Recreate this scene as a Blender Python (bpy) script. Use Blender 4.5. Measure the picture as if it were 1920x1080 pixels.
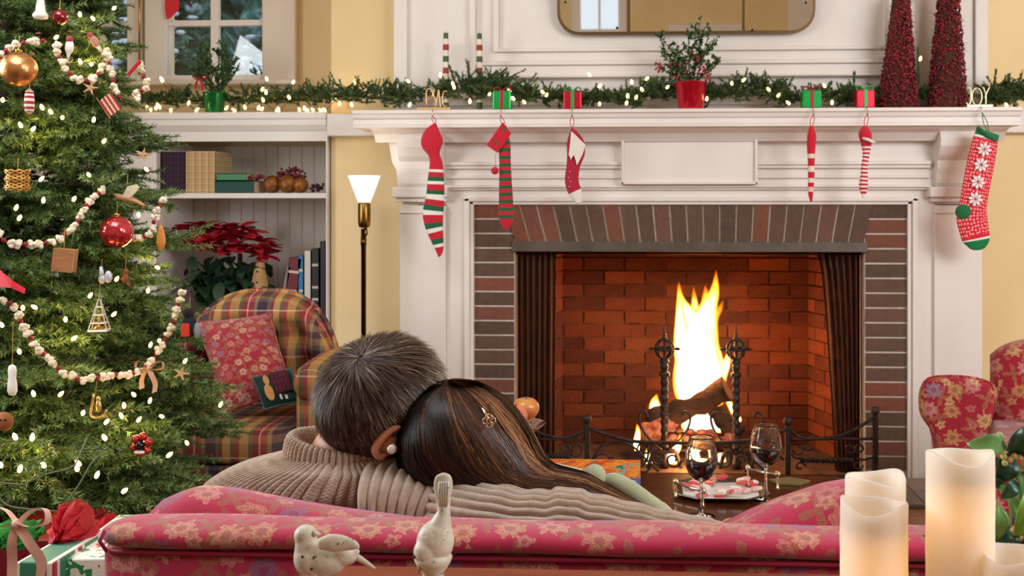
import bpy, bmesh, math, random
import numpy as np
from mathutils import Vector, Matrix, Euler
random.seed(7); RNG = np.random.default_rng(11)
for o in list(bpy.data.objects): bpy.data.objects.remove(o)
SC = bpy.context.scene; COL = SC.collection
PI = math.pi
# ---------------------------------------------------------------- camera
TH = math.radians(3.0); FPX = 1932.0; PX0, PY0 = 1099.0, 390.0; CZ = 1.19
cd = bpy.data.cameras.new('camera'); cam = bpy.data.objects.new('camera', cd); COL.objects.link(cam)
cam.location = (0, 0, CZ); cam.rotation_euler = (PI/2, 0, TH)
cd.sensor_width = 36; cd.lens = FPX/1920*36; cd.shift_x = -(PX0-960)/1920; cd.shift_y = (PY0-540)/1920
cd.clip_start = 0.05; cd.clip_end = 200
cd.dof.use_dof = True; cd.dof.focus_distance = 1.75; cd.dof.aperture_fstop = 13
SC.camera = cam
# ---------------------------------------------------------------- world, exposure, large lights
SC.view_settings.view_transform = 'Standard'; SC.view_settings.look = 'None'
SC.view_settings.gamma = 1; SC.view_settings.use_curve_mapping = False
SC.view_settings.exposure = 0.0
w = bpy.data.worlds.new('sky'); SC.world = w; w.use_nodes = True
wn = w.node_tree.nodes; bg = wn['Background']; bg.inputs[0].default_value = (.78, .88, 1, 1); bg.inputs[1].default_value = 1.1
def area(name, loc, target, size, power, col, sy=None):
    l = bpy.data.lights.new(name, 'AREA'); l.energy = power; l.color = col; l.size = size
    if sy: l.shape = 'RECTANGLE'; l.size_y = sy
    o = bpy.data.objects.new(name, l); COL.objects.link(o); o.location = loc
    o.rotation_euler = (Vector(target)-Vector(loc)).to_track_quat('-Z', 'Y').to_euler(); return o
area('left_key_light', (-3.3, 2.0, 1.75), (-.4, 1.5, .95), 1.7, 88, (.90, .96, 1), 1.5)  # added softbox-like key from the left; that wall has no window
area('overhead_fill_light', (2.7, .3, 2.6), (1.1, 4.4, 1.0), 1.4, 98, (.93, .96, 1), 1.4)  # added fill from upper right to brighten the mantel; no lamp hangs here
area('overhead_fill_light', (-1.2, 1.7, 2.8), (-1.0, 3.4, .5), 1.2, 32, (.95, .97, 1), 1.2)  # added soft fill from above for the left half, not a fitting
area('right_fill_light', (3.2, 1.6, 1.7), (1.4, 4.2, 1.0), 1.2, 34, (.93, .96, 1), 1.2)  # added side fill standing inside the room, no real source behind it
# ---------------------------------------------------------------- helpers
def W(px, py, Y):
    u = (px-PX0)/FPX; v = (PY0-py)/FPX
    dx = -math.sin(TH)+math.cos(TH)*u; dy = math.cos(TH)+math.sin(TH)*u
    t = Y/dy
    return Vector((dx*t, Y, CZ+v*t))
def SCL(Y): return FPX/Y           # px per metre
def hexc(h):
    h = h.lstrip('#'); c = [int(h[i:i+2], 16)/255 for i in (0, 2, 4)]
    return tuple((x/12.92 if x <= .04045 else ((x+.055)/1.055)**2.4) for x in c)+(1,)
MATS = {}
class NT:
    def __init__(s, name):
        s.m = bpy.data.materials.new(name); s.m.use_nodes = True; s.t = s.m.node_tree
        s.b = s.t.nodes['Principled BSDF']; s.out = s.t.nodes['Material Output']
    def n(s, typ, **kw):
        nd = s.t.nodes.new('ShaderNode'+typ)
        for k, v in kw.items():
            if k.startswith('i_'): nd.inputs[int(k[2:]) if k[2:].isdigit() else k[2:].replace('_', ' ')].default_value = v
            else: setattr(nd, k, v)
        return nd
    def l(s, a, b): s.t.links.new(a, b)
    def math(s, op, a, b=None, c=None):
        nd = s.n('Math', operation=op)
        for i, x in enumerate((a, b, c)):
            if x is None: continue
            if isinstance(x, (int, float)): nd.inputs[i].default_value = x
            else: s.l(x, nd.inputs[i])
        return nd.outputs[0]
    def mix(s, f, a, b, bt='MIX'):
        nd = s.n('Mix', data_type='RGBA', blend_type=bt)
        for i, x in ((0, f), (6, a), (7, b)):
            if isinstance(x, (int, float)): nd.inputs[i].default_value = x
            elif isinstance(x, tuple): nd.inputs[i].default_value = x
            else: s.l(x, nd.inputs[i])
        return nd.outputs[2]
    def ramp(s, fac, stops, const=False):
        nd = s.n('ValToRGB'); cr = nd.color_ramp
        if const: cr.interpolation = 'CONSTANT'
        while len(cr.elements) < len(stops): cr.elements.new(.5)
        for e, (p, c) in zip(cr.elements, stops): e.position = p; e.color = hexc(c) if isinstance(c, str) else c
        s.l(fac, nd.inputs[0]); return nd.outputs[0]
    def coord(s, kind='Object'): return s.n('TexCoord').outputs[kind]
    def noise(s, vec, scale, detail=3, rough=.55):
        nd = s.n('TexNoise'); nd.inputs['Scale'].default_value = scale; nd.inputs['Detail'].default_value = detail
        nd.inputs['Roughness'].default_value = rough
        if vec is not None: s.l(vec, nd.inputs['Vector'])
        return nd
    def bump(s, h, strength, dist=.01):
        nd = s.n('Bump'); nd.inputs['Strength'].default_value = strength; nd.inputs['Distance'].default_value = dist
        s.l(h, nd.inputs['Height']); s.l(nd.outputs[0], s.b.inputs['Normal']); return nd
def P(name, col, rough=.5, metal=0, col2=None, vscale=8, bump=0, bscale=80, emit=None, estr=0, trans=0, ior=1.45,
      coat=0, sheen=0, sss=0, coord='Object', stretch=None, spec=None, rnd=None, bdist=.004):
    if name in MATS: return MATS[name]
    s = NT(name); b = s.b
    b.inputs['Base Color'].default_value = hexc(col); b.inputs['Roughness'].default_value = rough; b.inputs['Metallic'].default_value = metal
    b.inputs['Transmission Weight'].default_value = trans; b.inputs['IOR'].default_value = ior
    b.inputs['Coat Weight'].default_value = coat; b.inputs['Sheen Weight'].default_value = sheen
    if spec is not None: b.inputs['Specular IOR Level'].default_value = spec
    if sss: b.inputs['Subsurface Weight'].default_value = sss; b.inputs['Subsurface Radius'].default_value = (.02, .012, .008)
    vec = s.coord(coord)
    if stretch:
        mp = s.n('Mapping'); mp.inputs['Scale'].default_value = stretch; s.l(vec, mp.inputs[0]); vec = mp.outputs[0]
    c = None
    if col2:
        nz = s.noise(vec, vscale, 4); c = s.ramp(nz.outputs[0], [(.32, col), (.68, col2)])
    if rnd:
        oi = s.n('ObjectInfo'); rc = s.ramp(oi.outputs['Random'], rnd, True)
        c = s.mix(.5, rc, c) if c is not None else rc
    if c is not None: s.l(c, b.inputs['Base Color'])
    if bump:
        nz2 = s.noise(vec, bscale, 3); s.bump(nz2.outputs[0], bump, bdist)
    if emit:
        b.inputs['Emission Color'].default_value = hexc(emit); b.inputs['Emission Strength'].default_value = estr
    MATS[name] = s.m; return s.m
def stripes(name, stops, axis=1, rep=1.0, rough=.9, coord='UV', extra=None, sheen=.3):
    if name in MATS: return MATS[name]
    s = NT(name); sp = s.n('SeparateXYZ'); s.l(s.coord(coord), sp.inputs[0])
    v = s.math('FRACT', s.math('MULTIPLY', sp.outputs[axis], rep)); c = s.ramp(v, stops, True)
    s.l(c, s.b.inputs['Base Color']); s.b.inputs['Roughness'].default_value = rough; s.b.inputs['Sheen Weight'].default_value = sheen
    wv = s.noise(s.coord('Object'), 420, 1); s.bump(wv.outputs[0], .25, .003)
    MATS[name] = s.m; return s.m
def floral(name, base, base2, cols, leaf, cell=.075, rad=.30, rough=.85):
    if name in MATS: return MATS[name]
    s = NT(name); uv = s.coord('UV'); nz = s.noise(uv, 95, 3); fine = s.noise(uv, 420, 2)
    def layer(off, sc, k, r0, amp, leafy=False):
        mp = s.n('Mapping'); mp.inputs['Scale'].default_value = (sc, sc, 1); mp.inputs['Location'].default_value = off; s.l(uv, mp.inputs[0])
        vo = s.n('TexVoronoi'); vo.voronoi_dimensions = '2D'; vo.inputs['Scale'].default_value = 1; vo.inputs['Randomness'].default_value = .55
        s.l(mp.outputs[0], vo.inputs['Vector'])
        sub = s.n('VectorMath', operation='SUBTRACT'); s.l(mp.outputs[0], sub.inputs[0]); s.l(vo.outputs['Position'], sub.inputs[1])
        sp = s.n('SeparateXYZ'); s.l(sub.outputs[0], sp.inputs[0]); cr = s.n('SeparateColor'); s.l(vo.outputs['Color'], cr.inputs[0])
        ang = s.math('ARCTAN2', sp.outputs[1], sp.outputs[0])
        th = s.math('ADD', s.math('MULTIPLY', ang, k), s.math('MULTIPLY', cr.outputs[0], 6.28))
        cs = s.math('COSINE', th)
        if leafy: cs = s.math('POWER', s.math('ABSOLUTE', cs), 2.5)
        rp = s.math('ADD', s.math('MULTIPLY', cs, amp), r0)
        rp = s.math('MULTIPLY', rp, s.math('ADD', s.math('MULTIPLY', nz.outputs[0], 1.5), .25))
        q = s.math('DIVIDE', vo.outputs['Distance'], rp)
        return q, cr
    bc = s.mix(s.noise(uv, 14, 3).outputs[0], hexc(base), hexc(base2))
    k1 = 1/cell
    ql, crl = layer((.5, .3, 0), k1, 2, .10, .36, True)
    ml = s.math('LESS_THAN', ql, 1); vein = s.math('GREATER_THAN', s.math('FRACT', s.math('MULTIPLY', ql, 3.2)), .35)
    ml = s.math('MULTIPLY', ml, s.math('ADD', s.math('MULTIPLY', vein, .55), .3))
    ml = s.math('MULTIPLY', ml, s.math('ADD', s.math('MULTIPLY', fine.outputs[0], .9), .25)); c = s.mix(ml, bc, hexc(leaf))
    for off, kk, r0, am in (((0, 0, 0), 8, rad, rad*.16), ((3.4, 7.7, 0), 5, rad*.55, rad*.12)):
        q, cr = layer(off, k1, kk, r0, am)
        m = s.math('LESS_THAN', q, 1)
        if off[0]: m = s.math('MULTIPLY', m, s.math('GREATER_THAN', cr.outputs[1], .35))
        pc = s.ramp(cr.outputs[2], [(i/len(cols), x) for i, x in enumerate(cols)], True)
        ring = s.math('FRACT', s.math('MULTIPLY', q, 2.3)); pc = s.mix(s.math('MULTIPLY', s.math('GREATER_THAN', ring, .62), .45), pc, hexc(base2))
        ctr = s.math('LESS_THAN', q, .3); pc = s.mix(s.math('MULTIPLY', ctr, .6), pc, hexc('6a3038'))
        c = s.mix(s.math('MULTIPLY', m, s.math('MINIMUM', s.math('MAXIMUM', s.math('SUBTRACT', s.math('MULTIPLY', fine.outputs[0], 2.6), .62), .15), .9)), c, pc)
    s.l(c, s.b.inputs['Base Color']); s.b.inputs['Roughness'].default_value = rough
    s.b.inputs['Sheen Weight'].default_value = .35; s.b.inputs['Sheen Roughness'].default_value = .5
    s.b.inputs['Specular IOR Level'].default_value = .2
    s.bump(s.noise(uv, 900, 2).outputs[0], .5, .002)
    MATS[name] = s.m; return s.m
def plaid(name, su, sv, ru, rv, dark=1.0):
    if name in MATS: return MATS[name]
    s = NT(name); sp = s.n('SeparateXYZ'); s.l(s.coord('UV'), sp.inputs[0])
    a = s.ramp(s.math('FRACT', s.math('MULTIPLY', sp.outputs[0], ru)), su, True)
    b = s.ramp(s.math('FRACT', s.math('MULTIPLY', sp.outputs[1], rv)), sv, True)
    c = s.mix(.42, a, b)
    s.l(c, s.b.inputs['Base Color']); s.b.inputs['Roughness'].default_value = .9; s.b.inputs['Specular IOR Level'].default_value = .2
    s.bump(s.noise(s.coord('UV'), 700, 2).outputs[0], .3, .002)
    MATS[name] = s.m; return s.m
WM = {}
def wm(o): return WM[o.name] if o is not None else Matrix.Identity(4)
def tag(o, label=None, cat=None, group=None, kind=None):
    if label: o['label'] = label
    if cat: o['category'] = cat
    if group: o['group'] = group
    if kind: o['kind'] = kind
    return o
def thing(name, label, cat, loc=(0, 0, 0), group=None, rotz=0):
    o = bpy.data.objects.new(name, None); COL.objects.link(o); o.location = loc; o.rotation_euler = (0, 0, rotz); o.empty_display_size = .05
    WM[o.name] = Matrix.Translation(loc) @ Matrix.Rotation(rotz, 4, 'Z'); return tag(o, label, cat, group)
def finish(name, me, mat, parent, smooth, world_verts=True):
    o = bpy.data.objects.new(name, me); COL.objects.link(o)
    for m in (mat if isinstance(mat, (list, tuple)) else [mat]): me.materials.append(m)
    n = len(me.vertices); co = np.empty(n*3, 'f'); me.vertices.foreach_get('co', co); co = co.reshape(-1, 3)
    if parent is not None:
        o.parent = parent; M = np.array(WM[parent.name].inverted()); WM[o.name] = WM[parent.name].copy()
        co = co @ M[:3, :3].T+M[:3, 3]
    else:
        c = np.array([(co[:, 0].min()+co[:, 0].max())/2, (co[:, 1].min()+co[:, 1].max())/2, co[:, 2].min()])
        co = co-c; o.location = c.tolist(); WM[o.name] = Matrix.Translation(c.tolist())
    me.vertices.foreach_set('co', co.astype('f').ravel())
    if smooth:
        me.polygons.foreach_set('use_smooth', [True]*len(me.polygons))
    me.update(); return o
def npmesh(name, V, F, mat, parent=None, smooth=False, uv=None):
    """V (n,3), F (m,k) index array, uv (n,2) per-vertex"""
    V = np.asarray(V, 'f'); F = np.asarray(F, 'i'); m, k = F.shape
    me = bpy.data.meshes.new(name); me.vertices.add(len(V)); me.vertices.foreach_set('co', V.ravel())
    me.loops.add(m*k); me.loops.foreach_set('vertex_index', F.ravel()); me.polygons.add(m)
    me.polygons.foreach_set('loop_start', np.arange(0, m*k, k, dtype='i'))
    if uv is not None:
        l = me.uv_layers.new(name='UVMap'); l.data.foreach_set('uv', np.asarray(uv, 'f')[F.ravel()].ravel())
    me.update(calc_edges=True)
    return finish(name, me, mat, parent, smooth)
class MB:
    def __init__(s): s.v = []; s.f = []; s.uv = {}; s.mi = {}; s.cur = 0
    def _f(s, idx, uv=None):
        if uv: s.uv[len(s.f)] = uv
        if s.cur: s.mi[len(s.f)] = s.cur
        s.f.append(tuple(idx))
    def box(s, lo, hi, M=None):
        b = len(s.v)
        for x in (lo[0], hi[0]):
            for y in (lo[1], hi[1]):
                for z in (lo[2], hi[2]):
                    p = Vector((x, y, z)); s.v.append(tuple(M @ p if M else p))
        for q in ((0, 1, 3, 2), (4, 6, 7, 5), (0, 4, 5, 1), (2, 3, 7, 6), (0, 2, 6, 4), (1, 5, 7, 3)): s._f([b+i for i in q])
        return s
    def cbox(s, c, d, M=None):
        M = Matrix.Translation(c) @ M if M else Matrix.Translation(c)
        return s.box([-x/2 for x in d], [x/2 for x in d], M)
    def rings(s, rings, closed=True, cap=True, uv=None):
        """rings: list of lists of points; uv: (ulen, vlist)"""
        n = len(rings[0]); b = len(s.v)
        for r in rings: s.v += [tuple(p) for p in r]
        m = n if closed else n-1
        for j in range(len(rings)-1):
            for i in range(m):
                i2 = (i+1) % n
                q = (b+j*n+i, b+j*n+i2, b+(j+1)*n+i2, b+(j+1)*n+i)
                t = None
                if uv:
                    u0, u1 = uv[0]*i/m, uv[0]*(i+1)/m; v0, v1 = uv[1][j], uv[1][j+1]
                    t = [(u0, v0), (u1, v0), (u1, v1), (u0, v1)]
                s._f(q, t)
        if cap and closed:
            s._f([b+i for i in reversed(range(n))]); s._f([b+(len(rings)-1)*n+i for i in range(n)])
        return s
    def tube(s, pts, r, n=8, cap=True, flat=None, vs=None):
        pts = [Vector(p) for p in pts]; N = len(pts)
        rr = r if isinstance(r, (list, tuple)) else [r]*N
        T = [(pts[min(i+1, N-1)]-pts[max(i-1, 0)]).normalized() for i in range(N)]
        up = Vector((0, 0, 1)) if abs(T[0].z) < .9 else Vector((0, 1, 0))
        a = T[0].cross(up).normalized(); R = []; L = [0]
        for i in range(N):
            a = (a-T[i]*a.dot(T[i])).normalized(); c = T[i].cross(a)
            fb = flat or 1
            R.append([pts[i]+rr[i]*(a*math.cos(k*2*PI/n)+c*fb*math.sin(k*2*PI/n)) for k in range(n)])
            if i: L.append(L[-1]+(pts[i]-pts[i-1]).length)
        return s.rings(R, True, cap, (1.0, [x/L[-1] for x in L]) if vs is None else (1.0, vs))
    def lathe(s, prof, c, n=24, M=None, cap=True):
        c = Vector(c); R = []
        for r, z in prof:
            ring = [Vector((r*math.cos(2*PI*k/n), r*math.sin(2*PI*k/n), z)) for k in range(n)]
            R.append([c+(M @ p if M else p) for p in ring])
        return s.rings(R, True, cap, (1.0, [i/(len(prof)-1) for i in range(len(prof))]))
    def ball(s, c, r, n=16, M=None):
        rx = r if isinstance(r, (tuple, list)) else (r, r, r); m = max(4, n//2); c = Vector(c); R = []
        for j in range(m+1):
            a = -PI/2+PI*(j+.0)/m; a = max(-PI/2+.02, min(PI/2-.02, a))
            ring = [Vector((rx[0]*math.cos(a)*math.cos(2*PI*k/n), rx[1]*math.cos(a)*math.sin(2*PI*k/n), rx[2]*math.sin(a))) for k in range(n)]
            R.append([c+(M @ p if M else p) for p in ring])
        return s.rings(R, True, True, (1.0, [j/m for j in range(m+1)]))
    def prism(s, poly, y0, y1, axis='y', M=None):
        """poly of (x,z) extruded along y (or as given by axis mapping)"""
        def mk(p, t):
            q = {'y': (p[0], t, p[1]), 'x': (t, p[0], p[1]), 'z': (p[0], p[1], t)}[axis]
            return tuple(M @ Vector(q)) if M else q
        b = len(s.v); n = len(poly)
        s.v += [mk(p, y0) for p in poly]+[mk(p, y1) for p in poly]
        s._f([b+i for i in range(n)]); s._f([b+n+i for i in reversed(range(n))])
        for i in range(n): j = (i+1) % n; s._f((b+i, b+n+i, b+n+j, b+j))
        return s
    def mesh(s, name, boxuv=False):
        me = bpy.data.meshes.new(name); me.from_pydata(s.v, [], s.f)
        if s.uv or boxuv:
            l = me.uv_layers.new(name='UVMap'); i = 0; buf = np.zeros((len(me.loops), 2), 'f')
            for fi, p in enumerate(me.polygons):
                t = None if boxuv else s.uv.get(fi)
                if t is None:
                    n = p.normal; a = (abs(n.x), abs(n.y), abs(n.z)); k = a.index(max(a))
                    t = [((s.v[v][1], s.v[v][2]) if k == 0 else (s.v[v][0], s.v[v][2]) if k == 1 else (s.v[v][0], s.v[v][1])) for v in s.f[fi]]
                for q in t: buf[i] = q; i += 1
            l.data.foreach_set('uv', buf.ravel())
        if s.mi:
            for k, v in s.mi.items(): me.polygons[k].material_index = v
        bm = bmesh.new(); bm.from_mesh(me); bmesh.ops.recalc_face_normals(bm, faces=bm.faces); bm.to_mesh(me); bm.free()
        return me
    def build(s, name, mat, parent=None, smooth=False, bevel=0, sub=0, boxuv=False, segs=2, label=None, kind=None):
        o = finish(name, s.mesh(name, boxuv), mat, parent, smooth)
        if bevel:
            m = o.modifiers.new('bevel', 'BEVEL'); m.width = bevel; m.segments = segs; m.limit_method = 'ANGLE'; m.angle_limit = math.radians(40)
            if smooth is None or segs > 1: m.harden_normals = False
        if sub:
            m = o.modifiers.new('sub', 'SUBSURF'); m.levels = sub; m.render_levels = sub
        if label: o['label'] = label
        if kind: o['kind'] = kind
        return o
def struct(o): o['kind'] = 'structure'; return o
def inst(name, me, loc, parent=None, rot=(0, 0, 0), scale=(1, 1, 1)):
    """object with shared mesh; loc/rot in world (parents here are unrotated)"""
    o = bpy.data.objects.new(name, me); COL.objects.link(o)
    if parent is not None:
        o.parent = parent; loc = WM[parent.name].inverted() @ Vector(loc)
    o.location = loc; o.rotation_euler = rot; o.scale = scale
    M = Matrix.Translation(loc) @ Euler(rot).to_matrix().to_4x4()
    WM[o.name] = (wm(parent) @ M) if parent is not None else M
    return o
def tmpl(mb, mat, smooth=False, boxuv=False):
    me = mb.mesh('piece', boxuv)
    for m in (mat if isinstance(mat, list) else [mat]): me.materials.append(m)
    if smooth: me.polygons.foreach_set('use_smooth', [True]*len(me.polygons))
    return me
def copy_tree(o, parent=None):
    c = o.copy(); COL.objects.link(c); c.parent = parent
    for ch in [x for x in bpy.data.objects if x.parent == o]: copy_tree(ch, c)
    return c
def spline(pts, n):
    """catmull-rom through pts (tuples any dim) -> n samples"""
    P_ = [np.array(p, float) for p in pts]; P_ = [2*P_[0]-P_[1]]+P_+[2*P_[-1]-P_[-2]]; m = len(P_)-3; out = []
    for k in range(n):
        t = k*m/(n-1); i = min(int(t), m-1); t -= i; a, b, c, d = P_[i:i+4]
        out.append(.5*((2*b)+(c-a)*t+(2*a-5*b+4*c-d)*t*t+(3*b-a-3*c+d)*t**3))
    return out
def text(name, s, mat, loc, size, parent=None, rot=(PI/2, 0, 0), ext=.0008, align='CENTER'):
    cu = bpy.data.curves.new(name, 'FONT'); cu.body = s; cu.size = size; cu.extrude = ext; cu.align_x = align; cu.align_y = 'CENTER'; cu.resolution_u = 3
    t = bpy.data.objects.new(name+'_src', cu); me = bpy.data.meshes.new_from_object(t); bpy.data.objects.remove(t)
    me.transform(Matrix.Translation(loc) @ Euler(rot).to_matrix().to_4x4())
    return finish(name, me, mat, parent, False)
def body(name, prims, mat, parent, vox=.007, sm=8):
    m = MB()
    for p in prims:
        if p[0] == 'c':
            _, a, b, ra, rb = p; a, b = Vector(a), Vector(b); m.tube([a.lerp(b, k/4) for k in range(5)], [ra+(rb-ra)*k/4 for k in range(5)], 18); m.ball(a, ra*1.0, 18).ball(b, rb*1.0, 18)
        else:
            _, c, r = p[:3]; m.ball(c, r, 24, p[3] if len(p) > 3 else None)
    o = m.build(name, mat, parent, True)
    rm = o.modifiers.new('remesh', 'REMESH'); rm.mode = 'VOXEL'; rm.voxel_size = vox; rm.use_smooth_shade = True
    s_ = o.modifiers.new('smooth', 'SMOOTH'); s_.iterations = sm; s_.factor = .5; return o
# ---------------------------------------------------------------- materials of the setting
WHITE = P('white paint', 'ECE4DD', .45, col2='E4DAD2', vscale=3, bump=.06, bscale=40)
YEL = P('yellow wall paint', 'EED5A4', .75, col2='E8CB94', vscale=2.5, bump=.1, bscale=30)
SASH = P('painted sash', 'EFE6DA', .5)
CEIL = P('ceiling paint', 'EFE8DC', .9)
BRASS = P('brass', 'B88A3C', .25, 1)
DBRASS = P('dark brass', '6E4E22', .28, 1, col2='8A6A34', vscale=20)
GLASS = P('clear glass', 'FFFFFF', .02, trans=1, ior=1.45)
# ---------------------------------------------------------------- room shell
X0, X1, YB = -3.6, 4.2, -2.2
YC, YW = 5.15, 4.76              # window wall, chimney side walls
CH = 2.95
fl = struct(MB().box((X0, YB, -.06), (X1, YC+.1, -.012)).build('floor', P('floor bed', '4A2E1C', .8)))
WOOD = P('floor wood', '9A6034', .35, col2='7C4824', vscale=5, stretch=(1.2, 14, 1), bump=.05, bscale=60, rnd=[(0, 'A0663A'), (.3, '8A5430'), (.6, '94602F'), (.8, 'A8703C')])
y = 1.95; k = 0
pm = {}
while y < 4.15:
    wd = .105
    x = -1.5-(k % 3)*.35
    while x < 2.6:
        L = (1.1, .9, 1.3)[(k) % 3]
        key = L
        if key not in pm: pm[key] = tmpl(MB().box((0, 0, -.012), (L-.003, wd-.003, 0)), WOOD)
        inst('plank', pm[key], (x, y, 0), fl); x += L; k += 1
    y += wd; k += 1
struct(MB().box((X0, YB, CH), (X1, YC+.1, CH+.06)).build('ceiling', CEIL))
struct(MB().box((X0-.1, YB, 0), (X0, YC+.1, CH)).build('wall_left', YEL))
struct(MB().box((X1, YB, 0), (X1+.1, YC+.1, CH)).build('wall_right', YEL))
# rear wall, seen only in the mirror, with a window
rw = MB(); rx0, rx1, rz0, rz1 = -.66, -.24, 1.98, 2.7
rw.box((X0, YB-.1, 0), (rx0, YB, CH)).box((rx1, YB-.1, 0), (X1, YB, CH)).box((rx0, YB-.1, 0), (rx1, YB, rz0)).box((rx0, YB-.1, rz1), (rx1, YB, CH))
struct(rw.build('wall_rear', YEL))
rwn = MB().box((rx0-.09, YB, rz0-.09), (rx1+.09, YB+.03, rz0)).box((rx0-.09, YB, rz1), (rx1+.09, YB+.03, rz1+.1)).box((rx0-.09, YB, rz0), (rx0, YB+.03, rz1)).box((rx1, YB, rz0), (rx1+.09, YB+.03, rz1))
rwn.box(((rx0+rx1)/2-.012, YB-.05, rz0), ((rx0+rx1)/2+.012, YB-.01, rz1)).box((rx0, YB-.05, (rz0+rz1)/2-.012), (rx1, YB-.01, (rz0+rz1)/2+.012))
struct(rwn.build('window_3', SASH))
struct(MB().box((.32, YB, 1.86), (1.13, YB+.03, 2.03)).box((1.62, YB, 0), (2.6, YB+.02, CH)).build('trim_1', WHITE, bevel=.01))
# ---- chimney breast side walls (yellow) and overmantel panel
xA = W(621, 300, YW).x; xB = W(745, 300, YW).x; xR = W(1838, 300, YW).x
chl = MB().box((xA, YW, 0), (xB+.1, YC+.1, CH)); struct(chl.build('wall_chimney_left', YEL))
struct(MB().box((xR-.1, YW, 0), (X1, YC+.1, CH)).build('wall_chimney_right', YEL))
# window wall behind the bookcase with two casement openings
wz0 = W(400, 142, YC).z; wx = [W(p, 100, YC).x for p in (140, 243, 318, 497)]
ww = MB(); ww.box((X0, YC, 0), (xA+.02, YC+.1, wz0-.02)); ww.box((X0, YC, wz0-.02), (wx[0], YC+.1, CH)); ww.box((wx[3], YC, wz0-.02), (xA+.02, YC+.1, CH))
ww.box((wx[0], YC, 2.55), (wx[3], YC+.1, CH)).box((wx[1]+.02, YC+.02, wz0-.02), (wx[2]-.02, YC+.1, 2.55))
struct(ww.build('wall_window', YEL))
def px(p, Y=YC, q=100): return W(p, q, Y).x
def pz(q, Y=YC, p=400): return W(p, q, Y).z
def casement(name, pl, pr, stile_l, stile_r, muntins, label):
    t = thing(name, label, 'window', (px((pl+pr)/2), YC-.02, wz0)); del t['category']; struct(t)
    f = MB(); Y0, Y1 = YC-.03, YC+.03
    f.box((px(stile_l), Y0, wz0-.03), (px(pl), Y1, 2.56)).box((px(pr), Y0, wz0-.03), (px(stile_r), Y1, 2.56))
    f.box((px(pl), Y0, wz0-.035), (px(pr), Y1, wz0)).box((px(pl), Y0, 2.5), (px(pr), Y1, 2.56))
    f.build('window_frame', SASH, t, bevel=.006)
    zs = [pz(142)]; z = pz(44)
    m = MB()
    for p in muntins: m.box((px(p-8), Y0+.012, wz0), (px(p+7), Y1-.012, 2.5))
    zz = z; 
    while zz < 2.45: m.box((px(pl), Y0+.014, zz-.015), (px(pr), Y1-.014, zz+.015)); zs.append(zz); zz += .26
    m.build('muntin', SASH, t, bevel=.004)
    zs.append(2.5); cols = [pl]+muntins+[pr]
    for i in range(len(cols)-1):
        for j in range(len(zs)-1):
            MB().box((px(cols[i]+2), YC-.002, zs[j]), (px(cols[i+1]-2), YC+.002, zs[j+1])).build('pane', GLASS, t)
    return t
casement('window_1', 318, 497, 276, 500, [405], 'right hand white casement window with four panes seen above the bookcase')
casement('window_2', 140, 243, 136, 268, [192], 'left hand white casement window mostly hidden by the Christmas tree')
tr = MB().box((px(497), YC-.05, wz0-.1), (px(560), YC, 2.65)); struct(tr.build('trim_2', P('casing', 'EAD9C6', .5), bevel=.01))
struct(MB().box((px(100), YC-.12, wz0-.06), (px(566), YC-.03, wz0-.035)).build('trim_3', P('casing', 'EAD9C6', .5), bevel=.01))
tag(MB().tube([(px(272), YC-.06, wz0), (px(272), YC-.06, 2.5)], .006, 8).build('window_bolt', BRASS, smooth=True), 'brass bolt rod running up between the two casement windows', 'window bolt')
# red felt stocking hung in the window
poly = [(320, -60), (345, -60), (344, 5), (343, 22), (334, 30), (326, 38), (321, 38), (318, 20)]
tag(MB().prism([(px(a), pz(b)) for a, b in poly], YC-.055, YC-.045).build('window_decoration', P('red felt', 'E2303A', .8), bevel=.002), 'bright red felt shape hanging in the upper left window pane', 'decoration')
# ---------------------------------------------------------------- outdoors behind the window: snow ground and firs
SNOW = P('snow', 'DDE8F0', .8, col2='C2D2E0', vscale=2)
struct(MB().box((-14, 5.3, -.9), (8, 30, -.7)).build('ground', SNOW))
# ---------------------------------------------------------------- bookcase
YF = 4.72; bx0, bx1 = px(270, YF), px(618, YF); zt = pz(211, YF); YBK = 5.13
bc = thing('bookcase', 'white built-in bookcase with beadboard back, left of the fireplace', 'bookcase', ((bx0+bx1)/2, YF, 0)); 
ix0, ix1 = px(293, YF), px(611, YF)
zs1, zs2 = pz(372, YF), pz(362, YF); ztop = pz(265, YF); zlow = .62
MB().box((bx0-.9, YF-.02, zt-.035), (bx1-.012, YC-.035, zt)).build('top', WHITE, bc, bevel=.008)
MB().prism([(YF-.015, zt-.035), (YF-.015, zt-.06), (YF, zt-.085), (YF+.004, zt-.09), (YF+.004, ztop), (YF+.03, ztop), (YF+.03, zt-.035)], bx0-.9, bx1-.012, 'x').build('top_rail', WHITE, bc)
MB().box((bx0-.02, YF+.002, 0), (ix0, YBK, ztop+.001)).build('left_side', WHITE, bc)
MB().box((ix1, YF+.002, 0), (bx1-.012, YBK, ztop+.001)).build('right_side', WHITE, bc)
MB().box((ix0, YF+.01, zs1), (ix1, YBK-.02, zs2)).build('shelf', WHITE, bc, bevel=.003)
MB().box((ix0, YF+.01, zlow-.03), (ix1, YBK-.02, zlow)).build('shelf', WHITE, bc, bevel=.003)
MB().box((ix0, YF+.01, 0), (ix1, YBK-.02, .1)).build('plinth', WHITE, bc, bevel=.003)
MB().box((ix0, YF+.02, .1), (ix0+(ix1-ix0)/2-.004, YF+.045, zlow-.03)).build('door', WHITE, bc, bevel=.004)
MB().box((ix0+(ix1-ix0)/2+.004, YF+.02, .1), (ix1, YF+.045, zlow-.03)).build('door', WHITE, bc, bevel=.004)
MB().box((bx0-.9, YF+.004, 0), (bx0-.02, YBK, ztop)).build('panel', WHITE, bc, label='plain left bay behind the tree')
x = ix0; bw = .0625
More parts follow.
